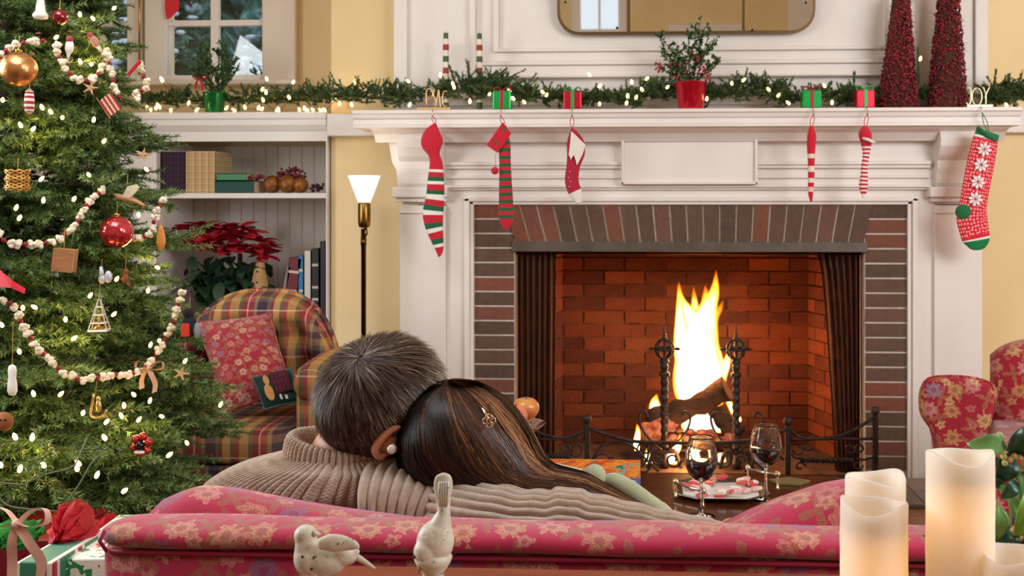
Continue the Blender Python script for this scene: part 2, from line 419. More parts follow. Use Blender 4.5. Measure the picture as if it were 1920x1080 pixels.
plank = tmpl(MB().box((.003, 0, zlow), (bw-.003, .008, ztop)).box((0, .004, zlow), (bw, .01, ztop)), P('beadboard', 'E0D4C8', .6))
while x < ix1-.03:
    inst('backboard', plank, (x, YBK-.01, 0), bc, scale=(min(1, (ix1-x)/bw), 1, 1)); x += bw
# ---------------------------------------------------------------- mantel
F = 4.6                                     # face plane
mt = thing('mantelpiece', 'white panelled wooden mantelpiece with moulded shelf over the brick fireplace', 'mantelpiece', (px(1292, F), F-.1, 0))
zm = pz(204, 4.42, 1200)
ML, MR = px(660, 4.42), px(1917, 4.42)
def molding(prof, x0, x1, name, bev=0, parent=mt, mat=WHITE):     # profile (y, z)
    return MB().prism(prof, x0, x1, 'x').build(name, mat, parent, bevel=bev)
# shelf board, crown
z235 = pz(237, 4.42, 1200)
molding([(4.42, zm), (4.42, zm-.014), (4.43, zm-.018), (4.435, zm-.034), (4.445, zm-.04), (4.44, z235+.016), (4.43, z235+.012), (4.43, z235), (F+.08, z235), (F+.08, zm)], ML, MR, 'mantel_shelf')
zc0, zc1 = z235, pz(268, F-.06)
molding([(4.46, zc0), (4.47, zc0-.01), (4.51, zc0-.022), (4.535, zc0-.05), (4.54, zc1), (F+.08, zc1), (F+.08, zc0)], px(700, 4.5), px(1888, 4.5), 'crown_moulding')
# left return of cornice on the chimney side wall
zcl = pz(213, YW-.06, 620)
MB().box((px(612, YW-.06), YW-.06, pz(256, YW-.06)), (ML+.1, YW, zcl)).build('cornice_return', WHITE, mt, bevel=.006)
MB().box((px(1820, YW-.04), YW-.05, pz(256, YW)), (px(1930, YW), YW, zcl)).build('cornice_return', WHITE, mt, bevel=.006)
# frieze board
zfr0 = zc1; zfr1 = pz(383, F)
xo0, xo1 = px(889, F), px(1700, F)          # brick surround edges
FL, FR = px(756, F), px(1836, F)
MB().box((FL, F-.005, zfr1), (FR, F+.08, zfr0+.01)).build('frieze', WHITE, mt)
for q0, q1, d in ((305, 312, .028), (312, 318, .018), (330, 336, .014), (348, 353, .03), (353, 357, .018)):
    MB().box((px(822, F), F-.005-d, pz(q1, F)), (px(1742, F), F, pz(q0, F))).build('moulding', WHITE, mt, bevel=.003)
# raised centre panel
cx0, cx1, cz0, cz1 = px(1165, F-.05), px(1420, F-.05), pz(347, F-.05), pz(246, F-.05)
MB().box((cx0, F-.05, cz0), (cx1, F, cz1)).build('centre_panel', WHITE, mt, bevel=.004)
g = .03
fm = MB().box((cx0, F-.064, cz0), (cx1, F-.05, cz0+.012)).box((cx0, F-.064, cz1-.012), (cx1, F-.05, cz1)).box((cx0, F-.064, cz0), (cx0+.012, F-.05, cz1)).box((cx1-.012, F-.064, cz0), (cx1, F-.05, cz1))
fm.build('panel_frame', WHITE, mt, bevel=.003)
# pilasters, capitals (scroll brackets), bases
def pilaster(pl, pr, flip):
    x0, x1 = px(pl, F), px(pr, F)
    MB().box((x0, F-.03, .13), (x1, F+.08, pz(385, F))).build('pilaster', WHITE, mt, bevel=.004)
    MB().box((x0-.012, F-.045, 0), (x1+.012, F+.08, .13)).build('pilaster_base', WHITE, mt, bevel=.006)
    e = .028
    MB().box((x0-e, F-.065, pz(371, F)), (x1+.012, F+.08, pz(352, F))).build('capital', WHITE, mt, bevel=.006)
    MB().box((x0-e*.5, F-.045, pz(379, F)), (x1+.006, F+.08, pz(371, F))).build('capital', WHITE, mt, bevel=.003)
    MB().box((x0, F-.038, pz(400, F)), (x1, F-.02, pz(396, F))).build('necking', WHITE, mt, bevel=.002)
    # scroll bracket profile along y, swelling towards the top
    prof = [(F-.03, pz(352, F)), (F-.045, pz(345, F)), (F-.05, pz(330, F)), (F-.058, pz(318, F)), (F-.062, pz(305, F)), (F-.085, pz(296, F)), (F-.11, pz(280, F)), (F-.115, pz(266, F)), (F-.1, pz(254, F)), (F-.06, pz(250, F)), (F, pz(250, F)), (F, pz(352, F))]
    MB().prism(prof, x0+.004, x1-.004, 'x').build('bracket', WHITE, mt, bevel=.003)
    # side swell of bracket seen against the yellow wall
    sp = [(0, 352), (-4, 345), (-6, 320), (-14, 305), (-18, 280), (-22, 260), (-20, 250), (20, 250), (20, 352)] 
    xs = pl if flip < 0 else pr
    MB().prism([(px(xs-flip*a if flip > 0 else xs+a, F), pz(b, F)) for a, b in sp], F-.03, F+.08, 'y').build('bracket_scroll', WHITE, mt)
pilaster(752, 838, -1); pilaster(1748, 1838, 1)
# inner architrave around bricks
for (a, b, c, d, dep) in ((838, 872, 372, 900, .012), (872, 882, 372, 900, .03), (882, 889, 378, 900, .018), (1700, 1708, 378, 900, .018), (1708, 1718, 372, 900, .03), (1718, 1752, 372, 900, .012)):
    MB().box((px(a, F), F-dep, 0), (px(b, F), F+.08, pz(c, F))).build('architrave', WHITE, mt, bevel=.003)
MB().box((px(872, F), F-.03, pz(378, F)), (px(1718, F), F+.02, pz(370, F))).build('architrave', WHITE, mt, bevel=.003)
MB().box((px(882, F), F-.018, pz(384, F)), (px(1708, F), F+.02, pz(377, F))).build('architrave', WHITE, mt, bevel=.003)
# overmantel
OM = 4.70
om = thing('overmantel', 'white panelled wall above the mantel shelf with raised mouldings', 'wall panelling', (px(1295, OM), OM, zm)); 
MB().box((px(740, OM), OM, zm-.02), (px(1850, OM), YC, CH)).build('panel', WHITE, om)
def omb(a, b, c, d, dep, nm='moulding'):
    MB().box((px(a, OM), OM-dep, pz(d, OM)), (px(b, OM), OM, pz(c, OM))).build(nm, WHITE, om, bevel=.004)
omb(740, 765, -400, 190, .02, 'stile'); omb(882, 893, -400, 150, .03); omb(926, 936, -400, 103, .022); omb(1655, 1664, -400, 103, .022); omb(1700, 1712, -400, 150, .03); omb(1826, 1850, -400, 190, .02, 'stile')
omb(740, 1850, 192, 202, .04, 'base_rail'); omb(893, 1700, 120, 128, .03); omb(893, 1700, 148, 152, .05); omb(936, 1655, 96, 103, .022); omb(893, 1700, 128, 148, .012)
# ---------------------------------------------------------------- mirror
MR_ = 4.66
mir = thing('wall_mirror', 'three part frameless wall mirror with rounded corners above the mantel', 'mirror', (px(1287, MR_), MR_, pz(67, MR_)))
MIRR = P('mirror silver', 'F4F1EA', .02, 1); EDG = P('mirror edge', '6A5236', .35, .8)
mx0, mx1, mzb, mzt = px(1050, MR_), px(1523, MR_), pz(67, MR_), pz(67, MR_)+.52
def rr_poly(x0, x1, z0, z1, r, l, rt):
    p = []
    def arc(cx, cz, a0): 
        for k in range(7): a = a0+PI/2*k/6; p.append((cx+r*math.cos(a), cz+r*math.sin(a)))
    if l: arc(x0+r, z1-r, PI/2); arc(x0+r, z0+r, PI)
    else: p.extend([(x0, z1), (x0, z0)])
    if rt: arc(x1-r, z0+r, 1.5*PI); arc(x1-r, z1-r, 0)
    else: p.extend([(x1, z0), (x1, z1)])
    return p
tilt = Matrix.Translation((0, MR_, mzb)) @ Matrix.Rotation(math.radians(5), 4, 'X') @ Matrix.Translation((0, -MR_, -mzb))
fr = MB().prism(rr_poly(mx0-.012, mx1+.012, mzb-.012, mzt+.012, .1, 1, 1), MR_-.004, MR_+.012, 'y', tilt).build('mirror_frame', EDG, mir)
for a, b, l, rt in ((mx0, px(1177, MR_), 1, 0), (px(1181, MR_), px(1391, MR_), 0, 0), (px(1395, MR_), mx1, 0, 1)):
    MB().prism(rr_poly(a+.001, b-.001, mzb+.001, mzt, .09, l, rt), MR_-.008, MR_-.003, 'y', tilt).build('mirror_panel', MIRR, mir)
for a, b in ((1060, 4), (1157, 52), (1411, 56), (1511, 5)):
    q = W(a, b, MR_-.02); MB().ball(q, .006, 8).build('screw', P('dark metal', '2A2420', .4, .8), mir, True)
# ---------------------------------------------------------------- fireplace
BR = P('surround brick', '6E5040', .9, col2='4E3C32', vscale=34, bump=.8, bscale=110, bdist=.004, rnd=[(0, '68503F'), (.25, '8A4C3A'), (.42, '5E4A3C'), (.58, '785446'), (.72, '54443A'), (.86, '944A38')])
MORT = P('mortar', 'D2C6B6', .9, col2='B8AA98', vscale=30, bump=.4, bscale=200)
fp = thing('fireplace', 'open brick fireplace with soldier course arch and burning logs', 'fireplace', (px(1292, F), F+.1, 0))
ox0, ox1 = px(965, F), px(1621, F); zl = pz(452, F); zl2 = pz(470, F); zb = pz(383, F)
MB().box((xo0-.01, F+.001, 0), (ox0, F+.3, zb+.01)).box((ox1, F+.001, 0), (xo1+.01, F+.3, zb+.01)).box((ox0, F-.002, zl), (ox1, F+.3, zb+.01)).build('mortar_bed', MORT, fp)
def jit(): return (random.uniform(-1, 1)*.0015, random.uniform(0, .004), random.uniform(-1, 1)*.0006)
bwid = ox0-xo0; bh = 27.4/SCL(F)*1.0
bm_ = [tmpl(MB().box((.004+random.uniform(0, .002), 0, .0044), (bwid-.003, .05, bh-.0044)), BR) for _ in range(3)]
n = int(pz(383, F)/bh)+1
for i in range(n+1):
    z = zb-(i+1)*bh
    if z < -.02: break
    for xx in (xo0, ox1):
        j = jit(); inst('brick', random.choice(bm_), (xx+j[0], F-.004+j[1]*.6, max(z, 0)), fp)
# soldier course: leaning bricks, skewbacks at both ends
ns = 22; xt0, xt1 = px(944, F), px(1636, F)
def sx(t, top): return (xt0+(xt1-xt0)*t) if top else (ox0+(ox1-ox0)*t)
for i in range(ns):
    t0, t1 = i/ns, (i+1)/ns; g = .0044
    pl = [(sx(t0, 1)+g, zb-.004), (sx(t0, 0)+g, zl+.002), (sx(t1, 0)-g, zl+.002), (sx(t1, 1)-g, zb-.004)]
    d = random.uniform(0, .004)
    MB().prism(pl, F-.010+d*.7, F+.04, 'y').build('brick', BR, fp)
# steel lintel
STEEL = P('lintel steel', '6A5F56', .5, .5, col2='5A5048', vscale=10)
MB().box((ox0-.01, F-.018, zl2), (ox1+.01, F+.08, zl)).build('lintel', STEEL, fp, bevel=.002)
# firebox
FB = 5.16; ib0, ib1 = px(1056, FB), px(1518, FB)
FBR = P('firebox brick', '7A3212', .9, col2='421A0A', vscale=7, bump=.9, bscale=60, bdist=.006, rnd=[(0, '7C3614'), (.25, '54240E'), (.5, '864018'), (.75, '4A1E0C')])
SOOT = P('sooty mortar', '9A5426', .95, col2='4A2410', vscale=12)
hz = zl2+.35
fbm = MB().box((ib0-.3, FB+.008, -.02), (ib1+.3, FB+.1, hz))
fbm.prism([(ox0-.05, F+.3), (ox0-.01, F+.08), (ib0-.006, FB+.01), (ib0-.2, FB+.05)], -.02, hz, 'z')
fbm.prism([(ox1+.05, F+.3), (ox1+.01, F+.08), (ib1+.006, FB+.01), (ib1+.2, FB+.05)], -.02, hz, 'z')
fbm.build('firebox_lining', SOOT, fp)
MB().box((ox0-.3, F+.3, hz), (ox1+.3, FB+.1, hz+.04)).box((ox0-.3, F+.08, zl2+.02), (ox1+.3, F+.3, hz+.04)).build('smoke_hood', P('soot', '1A1210', .95), fp)
MB().box((ox0-.05, F-.001, -.02), (ox1+.05, FB+.02, .012)).build('firebox_floor', P('ash floor', '6A4A36', .9, col2='3A2A22', vscale=15), fp)
bl, bhh = .205, .0665
fbt = [tmpl(MB().box((.004, 0, .004), (bl-.004, .03, bhh-.004)), FBR), tmpl(MB().box((.004, 0, .004), (bl/2-.004, .03, bhh-.004)), FBR)]
r = 0; z = .012
while z < zl2+.05:
    x = ib0-(bl/2 if r % 2 else 0)
    while x < ib1:
        inst('brick', fbt[0], (x, FB-.004+random.uniform(0, .004), z), fp); x += bl
    for sgn, xa, xb in ((1, ox0, ib0), (-1, ox1, ib1)):
        a = Vector((xa, F+.1, 0)); b = Vector((xb, FB, 0)); d = (b-a); L = d.length; ang = math.atan2(d.y, d.x); s_ = -(.1 if r % 2 else 0)
        while s_ < L-.02:
            L0 = max(s_, 0); t = fbt[0] if s_ >= 0 else fbt[1]
            p_ = a+d.normalized()*L0
            o = inst('brick', t, (p_.x, p_.y, z), fp, rot=(0, 0, ang), scale=(min(1, (L-L0)/(bl if s_ >= 0 else bl/2)), .3 if sgn > 0 else .3, 1)); s_ += bl
    z += bhh; r += 1
# hearth
SLATE = P('hearth slate', '6A625E', .5, col2='8A7E76', vscale=6, bump=.2, bscale=40, rnd=[(0, '6E6662'), (.4, '847870'), (.7, '5E5A58')])
he = struct(MB().box((px(800, 4.14), 4.14, -.012), (px(1790, 4.6), F-.045, .004)).build('hearth', P('hearth bed', '4A4440', .8)))
hx0, hx1 = px(800, 4.14), px(1790, 4.6); nt = 9; tw = (hx1-hx0)/nt
ht = tmpl(MB().box((.003, .003, 0), (tw-.003, .201, .012)), SLATE)
for i in range(nt):
    for j in range(2): inst('tile', ht, (hx0+i*tw, 4.14+j*.205, .004), he)
# mesh curtains with vertical folds
MESH = P('fire screen mesh', '5A4030', .55, .5, col2='2A1C14', vscale=12, stretch=(30, 30, .6))
_nt = MESH.node_tree; _tp = _nt.nodes.new('ShaderNodeBsdfTransparent'); _mx = _nt.nodes.new('ShaderNodeMixShader'); _mx.inputs[0].default_value = .72      # woven wire lets some fire light through
_nt.links.new(_tp.outputs[0], _mx.inputs[1]); _nt.links.new(_nt.nodes['Principled BSDF'].outputs[0], _mx.inputs[2]); _nt.links.new(_mx.outputs[0], _nt.nodes['Material Output'].inputs[0])
def curtain(pts_top, pts_bot, label):
    m = MB(); rows = []; N = 64
    for j in range(13):
        v = j/12; row = []
        xl = pts_top[0]+(pts_bot[0]-pts_top[0])*(v**.6 if label[0] == 'r' else v); xr = pts_top[1]+(pts_bot[1]-pts_top[1])*v
        z = zl2-.004-(zl2-.02)*v
        for i in range(N):
            u = i/(N-1); a = px(xl+(xr-xl)*u, F+.06)
            row.append((a, F+.062+.02*math.sin(u*PI*13)+.006*math.sin(u*47+v*3), z))
        rows.append(row)
    m.rings(rows, False, False); o = m.build('mesh_curtain', MESH, None, True)
    o.modifiers.new('solid', 'SOLIDIFY').thickness = .002
    tag(o, label, 'fire screen')
curtain((971, 1042), (972, 1040), 'left dark metal mesh curtain drawn aside inside the fireplace opening')
curtain((1532, 1612), (1566, 1612), 'right dark metal mesh curtain drawn aside inside the fireplace opening')
rod = MB().tube([(ox0, F+.062, zl2-.01), (ox1, F+.062, zl2-.01)], .005, 8).build('curtain_rod', P('iron', '2A221E', .5, .7), fp)
# ---------------------------------------------------------------- fire, logs, andirons
IRON = P('wrought iron', '453A34', .5, .5, col2='2A2220', vscale=40, bump=.3, bscale=150)
BARK = P('charred bark', '4A3224', .9, col2='1E1612', vscale=18, stretch=(1, 1, 3), bump=.9, bscale=40, bdist=.01)
CUT = P('log end', 'A87850', .8, col2='8A5A3A', vscale=25)
ASH = P('glowing ash', 'A88478', .95, col2='3A2420', vscale=30, bump=1, bscale=60, bdist=.01, emit='FF4A10', estr=.22)
def log(a, b, r, label, ends=True, mat=BARK, kn=9):
    a, b = Vector(a), Vector(b); pts = [a.lerp(b, i/kn)+Vector((0, 0, .006*math.sin(i*1.7))) for i in range(kn+1)]
    t = thing('log', label, 'log', tuple((a+b)/2-Vector((0, 0, r))), 'logs burning on the grate')
    m = MB().tube(pts, [r*(1+.09*math.sin(i*2.3)+.05*math.cos(i*5.1)) for i in range(kn+1)], 14); m.build('bark', mat, t, True)
    d = (b-a).normalized()
    for p, s in ((a, -1), (b, 1)):
        e = MB().tube([p-d*s*.004, p+d*s*.004], r*.93, 14); e.build('cut_end', CUT if ends else mat, t)
    return t
FY = 4.92
log(W(1222, 792, FY-.02), W(1362, 730, FY-.1), .058, 'long log lying diagonally with its sawn end raised at right')
log(W(1240, 812, FY+.05), W(1378, 812, FY+.1), .045, 'charred log at the back of the grate', False)
log(W(1205, 815, FY-.1), W(1280, 775, FY-.02), .042, 'short ash covered log at the left end of the pile', False, ASH)
log(W(1335, 770, FY+.02), W(1385, 815, FY-.04), .045, 'short blackened log leaning at the right end of the pile', False)
m = MB()
for i in range(90):
    p = W(random.uniform(1215, 1375), 826-random.random()**1.5*22, FY+random.uniform(-.12, .1)); m.ball(p, (random.uniform(.012, .035), random.uniform(.012, .03), random.uniform(.008, .016)), 6)
tag(m.build('ember_bed', ASH, None, True), 'bed of glowing pinkish embers under the logs', 'embers', kind='stuff')
m = MB()
for i in range(5):
    x = px(1225+i*35, FY); m.tube([(x, FY-.2, .09), (x, FY-.12, .075), (x, FY+.16, .075)], .009, 6)
m.tube([(px(1220, FY), FY+.08, .07), (px(1370, FY), FY+.08, .07)], .009, 6).tube([(px(1220, FY), FY-.12, .065), (px(1370, FY), FY-.12, .065)], .009, 6)
for x in (1225, 1365):
    for y in (FY-.12, FY+.08): m.tube([(px(x, FY), y, .07), (px(x, FY), y, .0)], .009, 6)
tag(m.build('fire_grate', IRON, None, True), 'iron grate holding the burning logs', 'fire grate')
def flame_mat(name, c0, c1, s0, s1, pw):
    s = NT(name); s.t.nodes.remove(s.b)
    lw = s.n('LayerWeight'); lw.inputs[0].default_value = .5
    uv = s.n('SeparateXYZ'); s.l(s.coord('UV'), uv.inputs[0])
    nz = s.noise(s.coord('Object'), 9, 3)
    core = s.math('POWER', s.math('SUBTRACT', 1, lw.outputs['Facing']), pw)
    core = s.math('MULTIPLY', core, s.math('ADD', s.math('MULTIPLY', nz.outputs[0], .6), .75))
    core = s.math('MULTIPLY', core, s.math('SUBTRACT', 1.15, s.math('MULTIPLY', s.math('POWER', uv.outputs[1], 3), 1.0)))
    col = s.ramp(core, [(.0, 'FF4A08'), (.25, 'FF7A10'), (.5, 'FFB030'), (.75, 'FFE890'), (1, 'FFF8D8')])
    em = s.n('Emission'); s.l(col, em.inputs[0]); s.l(s.math('ADD', s.math('MULTIPLY', core, s1), s0), em.inputs[1])
    tp = s.n('BsdfTransparent'); mx = s.n('MixShader'); s.l(s.math('MINIMUM', s.math('MULTIPLY', core, c1), .42), mx.inputs[0])
    s.l(tp.outputs[0], mx.inputs[1]); s.l(em.outputs[0], mx.inputs[2]); s.l(mx.outputs[0], s.out.inputs[0]); return s.m
FLM = flame_mat('flame', 0, 1.1, 1.0, 7.5, 1.5); FLO = flame_mat('flame edge', 0, .8, 1.0, 2.6, 1.3)
fire = thing('fire', 'tall bright yellow and white flames rising from the logs', 'fire', tuple(W(1310, 815, FY)))
def tongue(pts, rad, Y, mat, flat=.7):
    """pts px, rad px list"""
    P3 = spline([tuple(W(a, b, Y)) for a, b in pts], 22); rr = [max(.0015, float(x[0])/SCL(Y)) for x in spline([(r,) for r in rad], 22)]
    return MB().tube([tuple(p) for p in P3], rr, 18, flat=flat).build('flame', mat, fire, True)
tongue([(1312, 760), (1308, 720), (1310, 660), (1308, 620), (1290, 585), (1277, 560), (1273, 528)], [30, 42, 36, 30, 14, 7, 1], FY, FLM)
tongue([(1315, 762), (1312, 720), (1312, 660), (1318, 610), (1330, 572), (1340, 545), (1343, 506)], [32, 44, 38, 30, 17, 10, 1], FY-.01, FLM)
tongue([(1300, 765), (1298, 720), (1302, 660), (1306, 620), (1312, 590)], [26, 38, 34, 22, 4], FY-.05, FLM)
tongue([(1330, 760), (1328, 720), (1322, 670), (1320, 625), (1326, 590)], [26, 34, 28, 22, 4], FY-.04, FLM)
tongue([(1310, 740), (1308, 680), (1310, 620), (1322, 580), (1324, 555), (1322, 534)], [30, 40, 28, 13, 8, 1], FY-.03, FLM)
tongue([(1300, 740), (1290, 690), (1280, 640), (1275, 600), (1274, 560), (1271, 532)], [22, 24, 18, 10, 6, 1], FY-.02, FLM)
tongue([(1300, 700), (1302, 640), (1303, 590), (1302, 560), (1300, 536)], [20, 22, 11, 6, 1], FY+.04, FLO)
tongue([(1335, 740), (1338, 690), (1330, 640), (1336, 600), (1350, 578), (1356, 562)], [20, 22, 18, 12, 6, 1], FY+.03, FLO)
tongue([(1345, 735), (1350, 705), (1362, 680), (1368, 650)], [14, 14, 9, 1], FY+.05, FLO)
tongue([(1320, 805), (1322, 785), (1330, 765), (1340, 755)], [40, 36, 22, 3], FY+.03, FLM)
tongue([(1300, 800), (1290, 780), (1275, 768), (1255, 755)], [24, 18, 12, 2], FY+.03, FLM)
tongue([(1232, 800), (1230, 775), (1228, 755), (1232, 738)], [13, 14, 10, 1], FY-.02, FLM)
tongue([(1385, 790), (1372, 765), (1362, 745), (1356, 735)], [12, 10, 8, 1], FY+.06, FLM)
tongue([(1194, 845), (1194, 828), (1196, 810), (1194, 794)], [5, 7, 5, 1], FY-.2, FLM)
tongue([(1258, 868), (1262, 850), (1272, 835), (1276, 812)], [12, 11, 7, 1], FY-.22, FLM)
tongue([(1215, 868), (1214, 855), (1213, 840)], [9, 6, 1], FY-.22, FLM)
tongue([(1350, 870), (1352, 855), (1356, 840)], [14, 9, 1], FY-.1, FLO)
tongue([(1303, 868), (1300, 850), (1306, 832)], [10, 8, 1], FY-.1, FLO)
def plight(loc, e, r, col):
    l = bpy.data.lights.new('fire_light', 'POINT'); l.energy = e; l.shadow_soft_size = r; l.color = col
    o = bpy.data.objects.new('fire_light', l); COL.objects.link(o); o.location = loc
plight(W(1312, 640, FY-.05), 50, .09, (1, .36, .08)); plight(W(1290, 850, FY-.28), 5, .04, (1, .42, .12))
# andirons
def andiron(pxc, label):
    Y = 4.68; x = px(pxc, Y); t = thing('andiron', label, 'andiron', (x, Y, .012), 'andirons with cage finials in front of the fire')
    zt_ = pz(602, Y); zc = pz(648, Y); R = .041
    MB().lathe([(.001, .0), (.02, .0), (.022, .03), (.014, .05), (.016, .12)], (x, Y, .012), 8).build('base', IRON, t, True)
    m = MB(); zz0, zz1 = .1, zc-R*.9
    pts = [(x, Y, zz0+(zz1-zz0)*i/60) for i in range(61)]
    m.tube(pts, [.0165+.0026*math.sin(i*1.2) for i in range(61)], 8)
    m.lathe([(.012, 0), (.024, .006), (.024, .02), (.012, .03)], (x, Y, pz(700, Y)), 10).lathe([(.012, 0), (.022, .006), (.022, .014), (.012, .02)], (x, Y, pz(675, Y)), 10)
    m.build('shaft', IRON, t, True)
    for k in range(4):
        a = k*PI/4; MB().tube([(x+R*math.cos(b)*math.cos(a), Y+R*math.cos(b)*math.sin(a), zc+R*1.05*math.sin(b)) for b in [i*2*PI/24 for i in range(25)]], .0052, 6).build('cage_rib', IRON, t, True)
    MB().tube([(x+R*math.cos(b), Y+R*math.sin(b), zc) for b in [i*2*PI/24 for i in range(25)]], .006, 6).build('cage_band', IRON, t, True)
    m = MB().tube([(x-.068, Y, zc), (x+.068, Y, zc)], .005, 6)
    for s in (-1, 1): m.tube([(x+s*.05, Y, zc), (x+s*.06, Y, zc), (x+s*.075, Y, zc)], [.0075, .009, .001], 6)
    m.build('crossbar', IRON, t, True)
    MB().lathe([(.016, 0), (.013, .008), (.006, .016), (.009, .024), (.005, .032), (.003, .06), (.0005, .075)], (x, Y, zc+R*.98), 10).build('finial', IRON, t, True)
    for s in (-1, 1):
        pp = spline([(x+s*.012, Y-.02, .1), (x+s*.05, Y-.03, .13), (x+s*.1, Y-.03, .19), (x+s*.115, Y-.03, .25), (x+s*.09, Y-.03, .275), (x+s*.075, Y-.03, .25)], 18)
        MB().tube([tuple(q) for q in pp], .006, 6).build('scroll', IRON, t, True)
    MB().box((x-.05, Y-.02, .08), (x+.05, Y+.02, .1)).tube([(x-.05, Y, .09), (x-.075, Y, .012)], .01, 6).tube([(x+.05, Y, .09), (x+.075, Y, .012)], .01, 6).build('foot', IRON, t, bevel=.003)
    MB().box((x-.01, Y, .06), (x+.01, Y+.42, .08)).build('log_bar', IRON, t)
andiron(1246, 'left iron andiron with a round cage finial'); andiron(1380, 'right iron andiron with a round cage finial')
# fender: folding low iron fire guard
FN = 4.34
fd = thing('fire_fender', 'low wrought iron fender with swags and scrolls in front of the fire', 'fender', (px(1320, FN), FN, .016))
def fp2(a, b, dy=0): q = W(a, b, FN+dy); return tuple(q)
def fx(a): return W(a, 850, FN).x
def fz(b): return W(1300, b, FN).z
for p, q in ((990, 775), (1101, 783), (1477, 783), (1641, 762)):
    zt_ = fz(q); x = fx(p)
    MB().box((x-.011, FN-.011, .016), (x+.011, FN+.011, zt_-.03)).lathe([(.009, zt_-.035), (.006, zt_-.03), (.018, zt_-.018), (.019, zt_-.008), (.014, zt_+.004), (.0, zt_+.008)], (x, FN, 0), 10).build('post', IRON, fd, bevel=.002)
def bar(name, pts, r=.006, n=24, flat=None):
    MB().tube([tuple(q) for q in spline([fp2(*p) for p in pts], n)], r, 8, flat=flat).build(name, IRON, fd, True)
bar('swag', [(1000, 806), (1030, 818), (1065, 820), (1095, 808)], .007)
bar('rail', [(1003, 823), (1050, 824), (1095, 822)], .005, 6)
bar('swag', [(1104, 803), (1140, 815), (1180, 826), (1215, 829), (1300, 831), (1370, 829), (1420, 824), (1455, 812), (1472, 806)], .008, 40)
bar('swag', [(1482, 806), (1500, 819), (1530, 823), (1570, 818), (1605, 804), (1636, 784)], .007)
bar('rail', [(1482, 825), (1560, 823), (1640, 823)], .006, 6)
for a, b, q in ((1003, 1070, 858), (1500, 1600, 860)):
    x0, x1 = fx(a), fx(b); zz = fz(q)
    for ph in (0, PI): MB().tube([(x0+(x1-x0)*i/60, FN+.006*math.cos(i*.55+ph), zz+.006*math.sin(i*.55+ph)) for i in range(61)], .0065, 6).build('twisted_bar', IRON, fd, True)
def spiral(cx, cy, r0, turns, a0, d=1, r=.0045):
    pts = []
    for i in range(34):
        t = i/33; a = a0+d*turns*2*PI*t; rr_ = r0*(1-.72*t); pts.append(fp2(cx+rr_*math.cos(a), cy+rr_*math.sin(a)))
    MB().tube(pts, r, 6).build('scroll', IRON, fd, True)
for cx, cy, r0, tn, a0, d in ((1078, 846, 16, .9, -PI/2, 1), (1062, 838, 10, .8, PI, -1), (1210, 842, 17, 1.2, 2, 1), (1208, 872, 17, 1.2, 4, -1), (1135, 868, 24, .55, PI, 1), (1418, 842, 17, 1.2, 1, -1), (1418, 872, 17, 1.2, 5, 1), (1262, 862, 16, 1.1, 0, 1), (1360, 862, 16, 1.1, PI, -1), (1310, 860, 20, 1.1, 1.5, 1), (1498, 842, 12, .9, PI, -1), (1514, 838, 8, .8, 0, 1), (1594, 840, 12, .9, 0, 1), (1612, 842, 10, 1, 3, 1), (1500, 875, 10, .9, 0, -1), (1608, 872, 10, .9, 0, 1), (1232, 862, 10, 1.3, 0, 1), (1390, 862, 10, 1.3, 2, 1)):
    spiral(cx, cy, r0, tn, a0, d)
bar('stay', [(1110, 862), (1128, 836), (1160, 826), (1190, 840), (1212, 862), (1235, 884)], .005)
bar('stay', [(1470, 862), (1455, 850), (1440, 838), (1420, 862), (1395, 884)], .005)
bar('stay', [(1215, 832), (1213, 862), (1190, 886)], .005); bar('stay', [(1418, 832), (1414, 862), (1440, 886)], .005)
bar('stay', [(1636, 858), (1620, 862), (1606, 860)], .005); bar('stay', [(1484, 850), (1490, 858), (1502, 860)], .005)
bar('bottom_rail', [(985, 893), (1300, 894), (1645, 893)], .006, 8)
MB().lathe([(.0, -.01), (.022, -.004), (.026, .006), (.012, .014), (.0, .016)], fp2(1148, 866), 8, Matrix.Rotation(PI/2, 4, 'X')).build('rosette', IRON, fd, True)
# ---------------------------------------------------------------- floor lamp
LY = 4.42; lx = px(683, LY)
lp = thing('floor_lamp', 'brass floor lamp with glowing white glass cone shade', 'floor lamp', (lx, LY, 0))
zs_t, zs_b = pz(330, LY), pz(380, LY)
sh = P('opal glass shade', 'FFFFFF', .35, emit='FFF4E4', estr=1.0, sss=0)
MB().lathe([(.022, zs_b), (.026, zs_b), (.046, (zs_b*.55+zs_t*.45)), (.068, zs_t-.004), (.0705, zs_t), (.067, zs_t), (.043, (zs_b*.55+zs_t*.45)), (.022, zs_b+.004)], (lx, LY, 0), 32, cap=False).build('lamp_shade', sh, lp, True)
MB().lathe([(.012, pz(427, LY)), (.024, pz(425, LY)), (.027, pz(416, LY)), (.027, zs_b-.006), (.024, zs_b), (.001, zs_b)], (lx, LY, 0), 24).build('socket', DBRASS, lp, True)
MB().tube([(lx+.006, LY, pz(427, LY)), (lx+.008, LY, pz(437, LY)), (lx-.006, LY, pz(447, LY)), (lx-.004, LY, pz(456, LY))], [.006, .009, .009, .006], 10).build('swivel_joint', DBRASS, lp, True)
MB().ball((lx+.005, LY, pz(433, LY)), .009, 10).build('knob', BRASS, lp, True)
MB().lathe([(.0001, .02), (.011, .03), (.011, 1.1), (.013, pz(460, LY)), (.013, pz(448, LY)), (.0001, pz(447, LY))], (lx-.003, LY, 0), 16).build('pole', DBRASS, lp, True)
MB().lathe([(.0001, .04), (.03, .035), (.1, .02), (.13, .012), (.135, 0), (.0001, 0)], (lx-.003, LY, 0), 32).build('base', DBRASS, lp, True)
lb = bpy.data.lights.new('lamp_bulb', 'POINT'); lb.energy = .45; lb.shadow_soft_size = .02; lb.color = (1, .85, .65); lo = bpy.data.objects.new('lamp_bulb', lb); COL.objects.link(lo); lo.location = (lx, LY, zs_t-.02)
